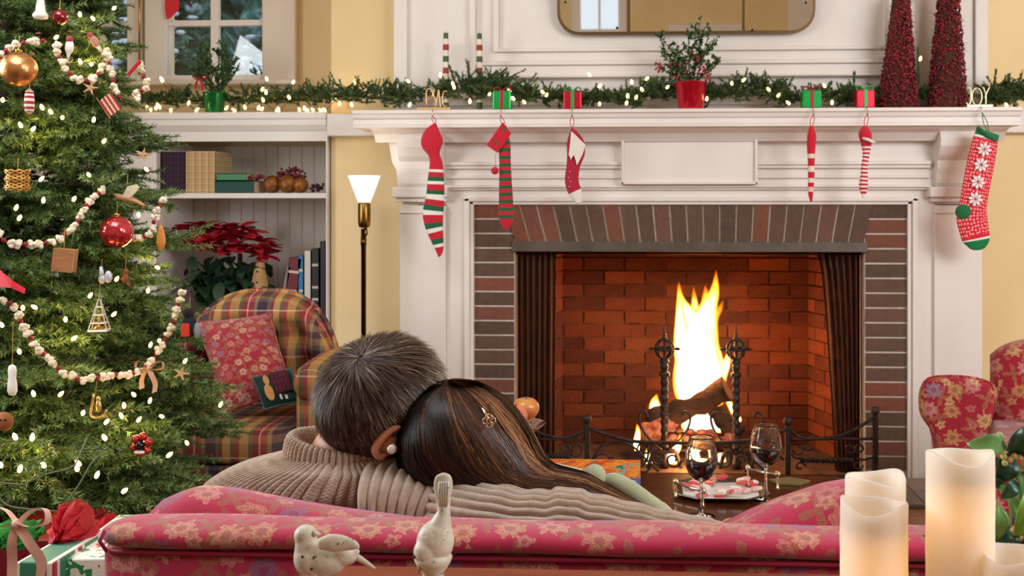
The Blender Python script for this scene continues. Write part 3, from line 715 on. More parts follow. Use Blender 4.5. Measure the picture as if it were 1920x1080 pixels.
# ---------------------------------------------------------------- evergreen generators
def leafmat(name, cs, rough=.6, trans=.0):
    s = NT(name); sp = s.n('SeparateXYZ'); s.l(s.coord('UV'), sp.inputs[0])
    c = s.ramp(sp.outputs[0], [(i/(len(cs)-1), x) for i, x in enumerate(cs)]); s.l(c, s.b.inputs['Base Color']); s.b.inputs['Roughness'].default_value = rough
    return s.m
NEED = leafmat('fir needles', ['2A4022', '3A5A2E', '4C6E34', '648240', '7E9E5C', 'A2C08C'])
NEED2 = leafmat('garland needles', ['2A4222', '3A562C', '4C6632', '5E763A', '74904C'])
TWIG = P('twig bark', '4A3826', .9)
def nrm(a): return a/np.maximum(np.linalg.norm(a, axis=-1, keepdims=True), 1e-9)
def needles(name, A, B, K, L, wd, mat, parent, ang=(35, 65), bright=None, kind='stuff', jit=.25):
    """twig segments A->B each with K needles"""
    A = np.asarray(A, float); B = np.asarray(B, float); n = len(A); D = nrm(B-A)
    t = RNG.random((n, K)); base = A[:, None]+(B-A)[:, None]*t[..., None]
    r = nrm(RNG.normal(size=(n, K, 3))); d = D[:, None]; pr = nrm(r-d*np.sum(r*d, -1, keepdims=True))
    a = np.radians(RNG.uniform(ang[0], ang[1], (n, K)))[..., None]
    dr = d*np.cos(a)+pr*np.sin(a); ln = (L*(.75+.5*RNG.random((n, K)))*(1-.35*t))[..., None]
    side = nrm(np.cross(dr, RNG.normal(size=(n, K, 3))))*wd/2
    V = np.stack([base-side, base+side, base+dr*ln], 2).reshape(-1, 3)
    b = bright if bright is not None else RNG.random(n)
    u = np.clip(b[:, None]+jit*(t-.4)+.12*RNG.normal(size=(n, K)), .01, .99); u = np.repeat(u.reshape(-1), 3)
    F = np.arange(len(V)).reshape(-1, 3)
    o = npmesh(name, V, F, mat, parent, False, np.stack([u, np.zeros_like(u)], 1)); 
    if kind: o['kind'] = kind
    return o
def stems(name, A, B, r, mat, parent, kind='stuff'):
    A = np.asarray(A, float); B = np.asarray(B, float); D = nrm(B-A); x = nrm(np.cross(D, [.3, .2, .93])); y = np.cross(D, x); n = len(A)
    R = np.broadcast_to(np.asarray(r, float).reshape(-1, 1), (n, 1)); V = []
    for k in range(3):
        a = k*2*PI/3; o = (x*math.cos(a)+y*math.sin(a))*R; V += [A+o, B+o*.5]
    V = np.stack(V, 1).reshape(-1, 3); i = np.arange(n)[:, None]*6
    F = np.concatenate([i+np.array([q]) for q in ((0, 2, 3, 1), (2, 4, 5, 3), (4, 0, 1, 5))], 0)
    o = npmesh(name, V, F, mat, parent)
    if kind: o['kind'] = kind
    return o
# ---------------------------------------------------------------- Christmas tree
TY = 2.75; TX = W(18, 700, TY).x; TAP = 2.87
def trad(z): return float(np.interp(z, [.3, .45, .6, .7, .82, .95, 1.32, 1.745, 2.3, TAP], [.44, .52, .55, .52, .46, .415, .37, .275, .15, .01]))
tree = thing('christmas_tree', 'tall decorated fir Christmas tree at the left of the room', 'Christmas tree', (TX, TY, 0))
MB().tube([(TX, TY, .02), (TX+.01, TY, 1.4), (TX, TY, TAP-.05)], [.06, .035, .006], 10).build('trunk', TWIG, tree, True)
MB().lathe([(.0001, 0), (.22, 0), (.2, .03), (.09, .05), (.085, .14), (.0001, .14)], (TX, TY, 0), 24).build('tree_stand', P('green metal', '22402A', .4, .6), tree, True)
SA, SB, SR, NA, NB_, NBR = [], [], [], [], [], []
rs = random.Random(5)
nb = 500; ga = 2.399963
for i in range(nb):
    z = .36+(TAP-.42)*(i/nb)**1.12; a = i*ga+rs.uniform(-.3, .3); R = trad(z)*rs.uniform(.76, 1.05)
    if z > 1.95 and rs.random() < .3: continue
    up = rs.uniform(-.15, .22); d = np.array([math.cos(a), math.sin(a), 0]); s0 = np.array([TX, TY, z-.05]); pts = []
    for k in range(6):
        t = k/5; pts.append(s0+d*R*t+np.array([0, 0, R*(up*t-.22*t*t*(1.2-z*.3)+.16*max(0, t-.6))]))
    for k in range(5): SA.append(pts[k]); SB.append(pts[k+1]); SR.append(.006*(1-.15*k))
    nt_ = max(6, int(R*38))
    for j in range(nt_):
        t = .25+.75*(j+.5)/nt_; q = t*5; k = min(4, int(q)); p = pts[k]+(pts[k+1]-pts[k])*(q-k)
        td = nrm(pts[k+1]-pts[k]); side = np.cross(td, [0, 0, 1])*(1 if j % 2 else -1)
        dr = nrm(td*rs.uniform(.6, 1.1)+side*rs.uniform(.5, 1.0)+np.array([0, 0, rs.uniform(-.35, .35)]))
        L = (.10+.08*(1-t))*rs.uniform(.7, 1.25)*(.75+R); e = p+dr*L
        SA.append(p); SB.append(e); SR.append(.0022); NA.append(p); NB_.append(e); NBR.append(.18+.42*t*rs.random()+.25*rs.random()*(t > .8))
        if L > .1:
            for h in (.35, .65):
                s2 = nrm(dr+np.cross(dr, [0, 0, 1])*rs.choice((-1, 1))*.9+np.array([0, 0, rs.uniform(-.2, .2)])); p2 = p+dr*L*h
                NA.append(p2); NB_.append(p2+s2*L*.5); SA.append(p2); SB.append(p2+s2*L*.5); SR.append(.0015); NBR.append(NBR[-1]+rs.uniform(-.1, .15))
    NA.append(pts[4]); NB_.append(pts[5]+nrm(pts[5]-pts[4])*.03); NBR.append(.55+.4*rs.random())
stems('branches', SA, SB, SR, TWIG, tree)
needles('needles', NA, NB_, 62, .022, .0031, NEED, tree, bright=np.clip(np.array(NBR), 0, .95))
def treeP(p, q, off=.0):
    Y = TY-.4
    for _ in range(12):
        w_ = W(p, q, Y); R = trad(w_.z)+.02; dx = min(abs(w_.x-TX), R*.97); Y = .5*Y+.5*(TY-math.sqrt(R*R-dx*dx)-off)
    return W(p, q, Y)
# ---------------------------------------------------------------- lights
BULB = P('warm light bulb', 'FFE8B0', .3, emit='FFCC70', estr=7)
WIRE = P('green wire', '2E3A2A', .5)
bulb_me = tmpl(MB().lathe([(.0001, -.003), (.0035, -.001), (.0048, .004), (.004, .009), (.0015, .013), (.0001, .014)], (0, 0, 0), 8), BULB, True)
def light_string(name, label, group, pts, wire=True, sc=1.0):
    t = thing(name, label, 'string lights', tuple(pts[len(pts)//2]), group)
    if wire: MB().tube([tuple(x) for x in spline([tuple(p) for p in pts], len(pts)*3)], .0014, 5).build('wire', WIRE, t, True)
    for p in pts: inst('bulb', bulb_me, p, t, (rs.uniform(-.9, .9), rs.uniform(-.9, .9), 0), (sc, sc, sc))
    return t
tl1 = [(5, 190), (40, 238), (60, 245), (80, 205), (97, 212), (117, 222), (150, 30), (176, 37), (212, 17), (193, 267), (175, 228), (152, 119), (171, 122), (103, 72), (305, 152), (277, 320), (168, 330), (137, 376), (75, 338), (81, 379), (35, 412), (29, 393), (260, 406), (298, 503), (217, 526), (43, 580), (68, 578)]
tl2 = [(5, 612), (123, 602), (136, 637), (277, 548), (167, 557), (211, 592), (298, 640), (281, 650), (37, 662), (111, 742), (64, 742), (155, 777), (229, 783), (233, 764), (253, 742), (306, 782), (197, 794), (258, 790), (280, 755), (345, 680), (412, 762), (352, 833)]
tl3 = [(2, 875), (36, 884), (60, 825), (30, 823), (84, 875), (145, 882), (150, 872), (124, 970), (198, 824), (314, 856), (180, 895), (230, 923), (270, 826)]
light_string('string_lights', 'string of tiny warm bulbs wound round the upper half of the Christmas tree', 'warm light strings on the tree', [treeP(a, b, .03) for a, b in tl1], False)
light_string('string_lights', 'string of tiny warm bulbs wound round the middle of the Christmas tree', 'warm light strings on the tree', [treeP(a, b, .03) for a, b in tl2], False)
light_string('string_lights', 'string of tiny warm bulbs on the lowest branches of the Christmas tree', 'warm light strings on the tree', [treeP(a, b, .05) for a, b in tl3], False, 1.15)
for nm, pth in (('light wire sagging across the lowest branches', [(-5, 905), (45, 908), (55, 902), (90, 888), (135, 875), (150, 850), (163, 820)]), ('light wire drooping towards the red tissue', [(-5, 930), (15, 948), (60, 955), (110, 958), (118, 950), (150, 905), (170, 870), (190, 850)])):
    tag(MB().tube([tuple(x) for x in spline([tuple(treeP(a, b, .07)) for a, b in pth], 30)], .002, 5).build('light_wire', P('pale green wire', '6A7466', .5), None, True), 'pale '+nm, 'wire')
tl_l = bpy.data.lights.new('tree_glow', 'POINT'); 
for p, q in ((120, 620), (250, 780), (60, 250), (60, 850), (280, 500), (160, 100)):
    pp = treeP(p, q, -.06); l = bpy.data.lights.new('tree_bulb_light', 'POINT'); l.energy = 1.0; l.color = (1, .62, .2); l.shadow_soft_size = .05
    o = bpy.data.objects.new('tree_bulb_light', l); COL.objects.link(o); o.location = pp
# ---------------------------------------------------------------- popcorn garlands
POPM = P('popcorn', 'F4EEE2', .85, col2='E8D8B8', vscale=60, bump=.4, bscale=200)
CRAN = P('cranberry', '8E1420', .35)
pops = []
for k in range(4):
    m = MB(); m.ball((0, 0, 0), .0075, 8)
    for j in range(6):
        d = nrm(RNG.normal(size=3))*.0075; m.ball(tuple(d), RNG.uniform(.004, .0072), 6)
    pops.append(tmpl(m, POPM, True))
cran = tmpl(MB().ball((0, 0, 0), (.006, .006, .0065), 8), CRAN, True)
def popcorn(pth, label, off=.04):
    P3 = [treeP(a, b, off) for a, b in pth]; t = thing('popcorn_garland', label, 'garland', tuple(P3[len(P3)//2]), 'popcorn and cranberry strings on the tree')
    S = [Vector(x) for x in spline([tuple(p) for p in P3], 400)]
    MB().tube([tuple(x) for x in S[::8]], .0008, 4).build('thread', P('thread', 'B89A80', .9), t)
    acc = 0; seq = 0; nxt = .0
    for i in range(1, len(S)):
        acc += (S[i]-S[i-1]).length
        if acc >= nxt:
            k = seq % 3
            if k < 2: inst('popcorn', rs.choice(pops), S[i], t, (rs.uniform(0, 6), rs.uniform(0, 6), 0), (1, 1, 1))
            else: inst('cranberry', cran, S[i], t)
            nxt = acc+(.0165 if k == 0 else .0145); seq += 1
popcorn([(-10, 430), (10, 452), (45, 458), (90, 455), (120, 440), (150, 410), (165, 380), (195, 355)], 'popcorn and cranberry string hanging above the wooden book ornament')
popcorn([(-10, 560), (20, 570), (40, 605), (62, 640), (90, 672), (130, 705), (165, 712), (210, 702), (255, 700), (285, 675), (305, 645), (320, 615), (330, 585), (345, 545)], 'long popcorn and cranberry string looping across the middle of the tree')
popcorn([(-10, 110), (20, 90), (45, 80), (70, 75), (90, 78)], 'short popcorn string above the copper ball')
popcorn([(108, 85), (112, 108), (125, 130), (145, 148), (165, 150), (185, 138), (195, 118), (205, 95)], 'popcorn loop around the bird ornaments')
popcorn([(200, 98), (207, 125), (212, 150), (220, 175), (228, 188)], 'popcorn strand falling to the striped flag ornament')
popcorn([(262, 122), (270, 145), (275, 162), (255, 178), (262, 188)], 'short popcorn strand at the right edge of the tree by the window')
popcorn([(250, 445), (280, 440), (290, 410), (300, 385), (305, 370)], 'popcorn strand beside the red glass ball')
# ---------------------------------------------------------------- ornaments
GOLDT = P('gold thread', 'C8A050', .4, .6)
def hook(t, top, L=.03): MB().tube([tuple(top), tuple(top+Vector((.002, 0, L)))], .0008, 4).build('hanger', GOLDT, t)
def orn(p, q, label, cat='ornament', off=.06, name='ornament'):
    c = treeP(p, q, off); t = thing(name, label, cat, tuple(c), None); return t, c, SCL(c.y)
COP = P('copper leaf', 'C8804A', .28, .85, col2='E0A870', vscale=30, bump=.3, bscale=90)
def ball_orn(p, q, rp, mat, label, off=.07):
    t, c, s = orn(p, q, label, 'ornament', off, 'ball_ornament'); r = rp/s
    MB().ball(c, r, 28).build('ball', mat, t, True)
    cp = MB().lathe([(r*.16, r*.95), (r*.18, r*1.0), (r*.18, r*1.14), (r*.05, r*1.2)], c, 12).build('cap', BRASS, t, True); hook(cp, c+Vector((0, 0, r*1.18)))
ball_orn(35, 130, 34, COP, 'large crackled copper ball ornament near the top left')
ball_orn(112, 32, 15, P('dark red glass', '8A1226', .15, .5, coat=1), 'small dark red ball ornament near the tree top')
ball_orn(219, 435, 31, P('red glass ball', 'A80E1C', .12, .55, coat=1, col2='D8404A', vscale=25), 'shiny red glass ball ornament beside the popcorn strand')
t, c, s = orn(33, 338, 'woven golden brown basket shaped ornament at the left edge'); m = MB()
for k in range(12):
    z = c.z-.022+.044*k/11; r = .024+.002*math.sin(k*1.3); m.tube([(c.x+r*math.cos(a), c.y+r*math.sin(a), z+.002*math.sin(a*9+k*PI)) for a in [i*2*PI/36 for i in range(37)]], .0026, 5)
m.build('weave', P('gold straw', 'B8823C', .4, .5, col2='D8AC60', vscale=80), t, True); MB().lathe([(.0001, -.02), (.022, -.02), (.023, .022), (.0001, .022)], c, 20).build('core', P('brown core', '5A3818', .8), t); hook(t, c+Vector((0, 0, .024)))
OW = P('ornament wood', 'B88058', .6, col2='A06C46', vscale=30, stretch=(1, 1, 6))
t, c, s = orn(120, 488, 'small wooden book shaped ornament'); M_ = Matrix.Rotation(.12, 4, 'Y') @ Matrix.Rotation(.35, 4, 'Z')
MB().cbox(c, (.042, .012, .053), M_).build('pages', P('book pages', 'D8B898', .8), t, bevel=.001); MB().cbox(c+Vector((.001, -.008, 0)), (.046, .003, .057), M_).cbox(c+Vector((.003, .008, 0)), (.046, .003, .057), M_).build('cover', OW, t, bevel=.001); hook(t, c+Vector((.0, 0, .03)), .05)
# lattice tower
WP = P('silver white paint', 'D8CFC4', .35, .3)
t, c, s = orn(186, 592, 'silvery lattice tower ornament hanging below a white figure', off=.09); b = c+Vector((0, 0, -.036)); h = .085; m = MB()
for k in range(4):
    a = PI/4+k*PI/2+.3; e = [b+Vector((.03*(1-f)*math.cos(a), .03*(1-f)*math.sin(a), h*f)) for f in (0, .9)]; m.tube(e, .0016, 5)
for f in (0, .22, .45, .68):
    r = .03*(1-f)
    for k in range(4):
        a0, a1 = PI/4+k*PI/2+.3, PI/4+(k+1)*PI/2+.3; m.tube([b+Vector((r*math.cos(a0), r*math.sin(a0), h*f)), b+Vector((r*math.cos(a1), r*math.sin(a1), h*f))], .0016 if f else .0028, 5)
m.build('lattice', WP, t); MB().lathe([(.0001, 0), (.012, 0), (.012, .003), (.003, .01), (.003, .03), (.0001, .04)], b+Vector((0, 0, .004)), 10).build('bell', BRASS, t, True); hook(t, b+Vector((0, 0, .077)), .04)
t, c, s = orn(196, 522, 'small white glittery figure ornament above the lattice tower'); MB().ball(c+Vector((.01, 0, .004)), (.01, .008, .016), 10).ball(c+Vector((-.006, 0, -.002)), (.01, .008, .012), 10).tube([c+Vector((-.007, 0, 0)), c+Vector((-.009, 0, .03))], [.007, .004], 8).build('figure', P('glitter white', 'C8C8D8', .4, .3), t, True); hook(t, c+Vector((-.008, 0, .028)), .02)
WPORC = P('white porcelain', 'F2EEE8', .3)
t, c, s = orn(76, 15, 'slender white bell shaped ornament near the top'); MB().lathe([(.0001, -.026), (.016, -.026), (.019, -.018), (.012, -.008), (.009, .02), (.008, .05), (.0001, .055)], c, 14).build('bell', WPORC, t, True); hook(t, c+Vector((0, 0, .05)))
t, c, s = orn(23, 712, 'white narrow shoe sole shaped ornament at the lower left'); MB().lathe([(.0001, -.037), (.008, -.035), (.0125, -.025), (.0115, -.008), (.009, .006), (.0105, .02), (.009, .031), (.0001, .036)], c, 14, Matrix.Scale(.4, 4, (0, 1, 0))).build('sole', WPORC, t, True); hook(t, c+Vector((0, 0, .034)), .1)
t, c, s = orn(238, 372, 'wooden bird ornament with a raised pale wing', 'bird ornament'); 
MB().tube([c+Vector((-.035, 0, .012)), c+Vector((-.02, 0, .004)), c+Vector((.005, 0, 0)), c+Vector((.03, 0, -.01)), c+Vector((.045, 0, -.018))], [.003, .011, .013, .007, .006], 10, flat=.7).build('body', P('light wood', 'C89868', .6), t, True)
MB().prism([(c.x-.008, c.z+.004), (c.x+.006, c.z+.03), (c.x+.03, c.z+.036), (c.x+.038, c.z+.028), (c.x+.028, c.z+.014), (c.x+.012, c.z+.0)], c.y-.012, c.y-.008).build('wing', P('cream paint', 'E0D8B8', .6), t, bevel=.001); hook(t, c+Vector((0, 0, .012)), .05)
t, c, s = orn(302, 445, 'orange wooden drop ornament at the right edge of the tree'); MB().lathe([(.0001, -.032), (.009, -.028), (.013, -.012), (.011, .006), (.006, .022), (.004, .03), (.0001, .032)], c, 14, Matrix.Scale(.5, 4, (0, 1, 0))).build('drop', P('orange wood', 'D08A3A', .5), t, True); hook(t, c+Vector((0, 0, .03)))
REDR = P('red ribbon', 'D8122A', .5, sheen=.5)
t, c, s = orn(4, 520, 'bright red ribbon tail at the left edge of the tree', 'ribbon', name='red_ribbon'); R3 = [W(-25, 505, c.y), W(0, 522, c.y-.01), W(22, 532, c.y-.015), W(48, 546, c.y-.01)]
MB().rings([[p+Vector((0, 0, w_)), p-Vector((0, .004, w_))] for p, w_ in zip(R3, (.004, .02, .009, .006))], False, False).build('tail', REDR, t)
t, c, s = orn(265, 834, 'shiny red and black star shaped ladybird-like ornament'); m = MB()
for k in range(6): a = k*PI/3+.3; m.ball(c+Vector((.018*math.cos(a), 0, .02*math.sin(a))), .011, 8)
m.build('petals', P('shiny red', 'B80F1E', .15, .3, coat=1), t, True); MB().ball(c+Vector((0, -.008, 0)), .0125, 12).build('centre', P('gloss black', '141014', .15), t, True); MB().ball(c+Vector((0, -.01, -.016)), (.014, .006, .005), 10).build('band', WPORC, t, True)
t, c, s = orn(355, 612, 'black and red knitted penguin like figure ornament'); MB().ball(c, (.02, .016, .03), 12).ball(c+Vector((-.002, 0, .034)), .014, 12).build('body', P('black felt', '1A1A22', .9), t, True); MB().cbox(c+Vector((-.004, -.014, -.008)), (.022, .008, .034)).build('vest', P('red orange felt', 'C83A28', .9), t, bevel=.003); MB().ball(c+Vector((.022, -.004, -.01)), (.01, .008, .022), 8).build('wing', P('grey felt', '8A8A92', .9), t, True); hook(t, c+Vector((0, 0, .045)))
CRW = stripes('red white spiral', [(0, 'F0E4DC'), (.5, 'A82430')], 1, 7)
t, c, s = orn(55, 190, 'red and white spiral drop ornament under the copper ball'); MB().lathe([(.004, .03), (.009, .024), (.011, .01), (.012, -.01), (.009, -.026), (.0001, -.032)], c, 14).build('drop', CRW, t, True); hook(t, c+Vector((0, 0, .03)))
t, c, s = orn(207, 196, 'red and white striped little flag ornament', 'flag ornament'); M_ = Matrix.Rotation(-.6, 4, 'Y'); m = MB(); 
for k in range(7): m.cur = k % 2; m.cbox(c+M_ @ Vector((-.0165+.0055*k, 0, 0)), (.0055, .003, .05), M_)
m.build('stripes', [P('flag red', '9A2A2E', .8), P('flag cream', 'D8B8A0', .8)], t); MB().tube([c+M_ @ Vector((-.021, 0, -.03)), c+M_ @ Vector((-.021, 0, .035))], .0015, 6).build('stick', OW, t)
for p, q, a, lb_ in ((130, 88, .1, 'small white and pink bird ornament inside the popcorn loop'), (178, 78, -.6, 'tan and white bird ornament right of the small white bird')):
    t, c, s = orn(p, q, lb_, 'bird ornament'); M_ = Matrix.Rotation(a, 4, 'Y'); MB().ball(c, (.011, .009, .02), 10, M_).build('body', WPORC if a > 0 else P('tan feather', 'B08070', .8), t, True); MB().ball(c+M_ @ Vector((0, -.002, .02)), .009, 8).build('head', P('pink red feather', 'A84A48', .8), t, True); MB().tube([c+M_ @ Vector((0, 0, -.016)), c+M_ @ Vector((0, 0, -.036))], [.006, .002], 6).build('tail', P('grey white', 'C8C0B8', .8), t, True)
t, c, s = orn(187, 762, 'gold wire harp with a small angel ornament'); MB().tube([tuple(x) for x in spline([c+Vector(v) for v in ((-.014, 0, .03), (-.02, 0, 0), (-.022, 0, -.02), (-.008, 0, -.028), (.012, 0, -.02), (.016, 0, -.008))], 20)], .003, 6).build('frame', P('pale gold', 'D8BC80', .3, .7), t, True)
m = MB()
for k in range(5): m.tube([c+Vector((-.014+.005*k, 0, .02-.006*k)), c+Vector((-.014+.005*k, 0, -.024))], .0007, 4)
m.build('strings', BRASS, t); MB().ball(c+Vector((0, -.006, .002)), (.008, .006, .016), 8).ball(c+Vector((0, -.006, .02)), .006, 8).build('angel', P('pale gold', 'D8BC80', .3, .7), t, True); hook(t, c+Vector((-.01, 0, .03)))
def bow(name, c, sz, mat, label, loops=2, tails=((-.6, -1.6), (.5, -1.9)), yoff=-.02):
    t = thing(name, label, 'bow', tuple(c)); c = Vector(c)
    for sgn in (-1, 1):
        pts = spline([(0, 0, 0), (sgn*.5, .1, .45), (sgn*1.0, .1, .5), (sgn*1.1, 0, .05), (sgn*.6, -.12, -.1), (0, 0, 0)], 18)
        wv = Vector((0, -1, .35)).normalized()*sz*.22
        MB().rings([[c+Vector(p)*sz+wv+Vector((0, yoff, 0)), c+Vector(p)*sz-wv+Vector((0, yoff, 0))] for p in pts], False, False).build('loop', mat, t, True)
    for tx, tz in tails:
        pts = spline([(0, 0, 0), (tx*.6, -.1, tz*.3), (tx, .05, tz*.65), (tx*.9, 0, tz)], 12)
        MB().rings([[c+Vector(p)*sz+Vector((sz*.16, yoff, sz*.06)), c+Vector(p)*sz+Vector((-sz*.16, yoff-.006, -sz*.06))] for p in pts], False, False).build('tail', mat, t, True)
    MB().ball(c+Vector((0, yoff-.004, 0)), sz*.2, 8).build('knot', mat, t, True); return t
TANR = P('tan ribbon', 'C8A088', .6)
bow('ribbon_bow', treeP(287, 688, .07), .032, TANR, 'tan ribbon bow hanging at the right end of the long popcorn string')
t, c, s = orn(8, 790, 'round brown face shaped ornament at the left edge'); MB().lathe([(.0001, -.004), (.02, -.004), (.022, 0), (.02, .004), (.0001, .005)], c, 16, Matrix.Rotation(PI/2, 4, 'X')).build('disc', P('gingerbread', '9A5A2E', .7), t, True); MB().ball(c+Vector((-.006, -.006, .004)), .0025, 6).ball(c+Vector((.006, -.006, .004)), .0025, 6).build('eyes', P('gloss black', '141014', .15), t)
t, c, s = orn(252, 127, 'red wooden peg ornament sticking out at the right edge near the window'); MB().cbox(c, (.009, .006, .05), Matrix.Rotation(.75, 4, 'Y')).build('peg', P('red lacquer', 'B82030', .35), t, bevel=.002)
t, c, s = orn(235, 522, 'small coppery figure ornament right of the lattice tower'); MB().ball(c, (.009, .008, .016), 8).ball(c+Vector((0, 0, .018)), .008, 8).tube([c+Vector((-.012, 0, .0)), c+Vector((.012, 0, -.02))], .003, 6).build('figure', P('copper brown', '8A4A32', .5, .3), t, True); hook(t, c+Vector((0, 0, .022)))
t, c, s = orn(277, 955, 'small gold bead ornament beside the sofa corner', off=-.02); MB().ball(c, .009, 10).ball(c+Vector((0, 0, .012)), .006, 8).build('bead', BRASS, t, True)
for p, q, lb_ in ((170, 165, 'tan star shaped straw ornament below the popcorn loop'), (268, 290, 'pale tan straw ornament at the bookcase side'), (340, 700, 'beige fabric strip ornament at the right edge')):
    t, c, s = orn(p, q, lb_); m = MB()
    for k in range(5): a = k*PI*2/5; m.tube([c, c+Vector((.022*math.cos(a), -.003, .018*math.sin(a)))], [.005, .001], 5)
    m.build('straw', P('straw', 'C8A07A', .8), t)
# ---------------------------------------------------------------- evergreen garlands
def garland(name, label, pth, rpx, Y, n, seedb=(.1, .7), L=.09, K=70, nl=.019):
    P3 = np.array([tuple(W(a, b, Y)) for a, b in pth]); S = np.array(spline([tuple(p) for p in P3], 200)); Rr = np.array(spline([(r,) for r in rpx], 200))[:, 0]/SCL(Y)
    t = thing(name, label, 'garland', tuple(S[100])); A, B, br = [], [], []
    MB().tube([tuple(x) for x in S[::6]], .004, 6).build('stem', TWIG, t, True)
    for i in range(int(n*1.5)):
        k = RNG.integers(0, 198); p = S[k]; d = nrm(S[k+1]-p); r = RNG.normal(size=3); r[2] = abs(r[2])*1.1-.25*(RNG.random() < .5); r[1] *= .55; r = nrm(r)
        e = nrm(r*1.0+d*RNG.uniform(-1.1, 1.1)); ln = Rr[k]*RNG.uniform(.6, 1.25); q = p+RNG.normal(size=3)*Rr[k]*.25; q[2] = max(q[2], zm+.006)
        w_ = q+e*ln; w_[2] = max(w_[2], zm+.004); w_[1] = min(w_[1], OM-.03) if p[1] < OM-.02 else w_[1]; A.append(q); B.append(w_); br.append(RNG.uniform(*seedb))
    needles('needles', A, B, K, nl, .0034, NEED2, t, ang=(25, 55), bright=np.array(br)); stems('twigs', A, B, .002, TWIG, t); return t
garland('evergreen_garland', 'evergreen garland lying along the top of the bookcase by the window', [(262, 190), (330, 188), (450, 188), (540, 186), (610, 182), (640, 185)], [18, 22, 20, 26, 24, 20], 4.83, 230)
garland('evergreen_garland', 'evergreen garland along the left half of the mantel shelf', [(622, 180), (700, 182), (780, 180), (860, 172), (930, 168), (1000, 182), (1080, 185), (1150, 188), (1205, 186)], [28, 30, 26, 34, 36, 26, 20, 20, 24], 4.55, 420)
garland('evergreen_garland', 'evergreen garland around the red pail on the mantel', [(1190, 180), (1240, 172), (1290, 178), (1340, 180), (1390, 172), (1440, 172), (1475, 185)], [26, 30, 22, 26, 34, 32, 20], 4.56, 260)
garland('evergreen_garland', 'evergreen garland at the right end of the mantel behind the gift stocking holders', [(1465, 188), (1540, 182), (1600, 185), (1650, 182), (1720, 180), (1820, 180)], [18, 24, 24, 24, 16, 14], 4.58, 190)
garland('evergreen_garland', 'evergreen sprigs at the far right end of the mantel shelf', [(1850, 188), (1880, 180), (1925, 178)], [20, 34, 34], 4.56, 110)
# spray of long twigs above the left half
t = thing('fir_spray', 'spray of long fir twigs rising from the garland beside the striped candles', 'greenery', tuple(W(900, 180, 4.52))); A, B = [], []
for a, b, c, d in ((880, 175, 878, 115), (900, 170, 950, 128), (905, 172, 985, 130), (890, 165, 930, 135), (930, 175, 985, 150), (870, 172, 855, 135), (860, 175, 842, 122), (1100, 200, 1118, 160), (1124, 200, 1128, 172), (1600, 180, 1602, 135), (915, 165, 972, 143), (1722, 160, 1721, 88), (1860, 185, 1868, 130), (1890, 185, 1893, 140), (1875, 190, 1912, 150)):
    A.append(W(a, b, 4.53)); B.append(W(c, d, 4.50))
needles('needles', A, B, 260, .018, .0034, NEED2, t, ang=(25, 50), bright=np.full(len(A), .35)); stems('twigs', A, B, .0025, TWIG, t)
ml1 = [(275, 204), (283, 207), (292, 205), (300, 203), (298, 200), (320, 210), (353, 196), (367, 208), (305, 153), (423, 205), (441, 211), (460, 204), (484, 205), (490, 206), (491, 170), (501, 151), (499, 176), (494, 190), (518, 212), (523, 210), (543, 185), (549, 156), (562, 212), (571, 206), (578, 210), (588, 213), (603, 217), (610, 211), (632, 185), (636, 197), (665, 157)]
ml2 = [(660, 214), (767, 154), (767, 205), (826, 143), (850, 160), (852, 166), (917, 178), (957, 173), (964, 187), (881, 193), (1019, 174), (1024, 180), (984, 193), (1124, 197), (1174, 196), (1177, 183), (1192, 185), (1107, 142), (1122, 163), (1185, 157), (1211, 149)]
ml3 = [(1325, 188), (1372, 158), (1458, 181), (1443, 170), (1250, 165), (1205, 170), (1547, 163), (1725, 113), (1888, 199), (1560, 195), (1392, 152), (1480, 195)]
light_string('string_lights', 'string of warm bulbs in the garland on the bookcase top', 'warm light strings on the mantel', [W(a, min(b, 208), 4.72) for a, b in ml1], True, 1.5)
light_string('string_lights', 'string of warm bulbs in the garland on the left half of the mantel', 'warm light strings on the mantel', [W(a, min(b, 199), 4.47) for a, b in ml2], False, 1.4)
light_string('string_lights', 'string of warm bulbs in the garland on the right half of the mantel', 'warm light strings on the mantel', [W(a, min(b, 199), 4.48) for a, b in ml3], False, 1.4)
# ---------------------------------------------------------------- gift boxes / stocking holders
GRN = P('metallic green', '12923E', .3, .5); REDM = P('metallic red', 'B4122E', .3, .5)
SILV = P('silver', 'D8D4CC', .2, 1)
def gift(pc, w_, q0, q1, mat, rib, label):
    Y = 4.455; c = W(pc, q1, Y); h = (q1-q0)/SCL(Y); wd = w_/SCL(Y)
    t = thing('gift_stocking_holder', label, 'stocking holder', (c.x, Y, zm))
    MB().box((c.x-wd/2, Y-.025, zm), (c.x+wd/2, Y+.045, zm+h)).build('box', mat, t, bevel=.005)
    MB().box((c.x-.007, Y-.027, zm+.001), (c.x+.007, Y+.047, zm+h+.001)).build('ribbon', rib, t, bevel=.001)
    for s in (-1, 1):
        MB().tube([tuple(x) for x in spline([(c.x, Y, zm+h), (c.x+s*.02, Y-.004, zm+h+.016), (c.x+s*.036, Y, zm+h+.01), (c.x+s*.028, Y, zm+h+.001), (c.x, Y, zm+h+.001)], 16)], .0035, 6).build('bow_loop', rib, t, True)
    MB().tube([(c.x, Y-.02, zm+.002), (c.x, 4.412, zm+.002), (c.x, 4.405, zm-.01), (c.x, 4.40, zm-.02), (c.x, 4.398, zm-.026)], .0022, 6).ball((c.x, 4.398, zm-.024), .006, 8).build('hook', SILV, t, True)
    return c.x
GR2 = P('green ribbon', '2E9A4A', .35, .3); RR2 = P('red ribbon bow', '9A2030', .35, .3)
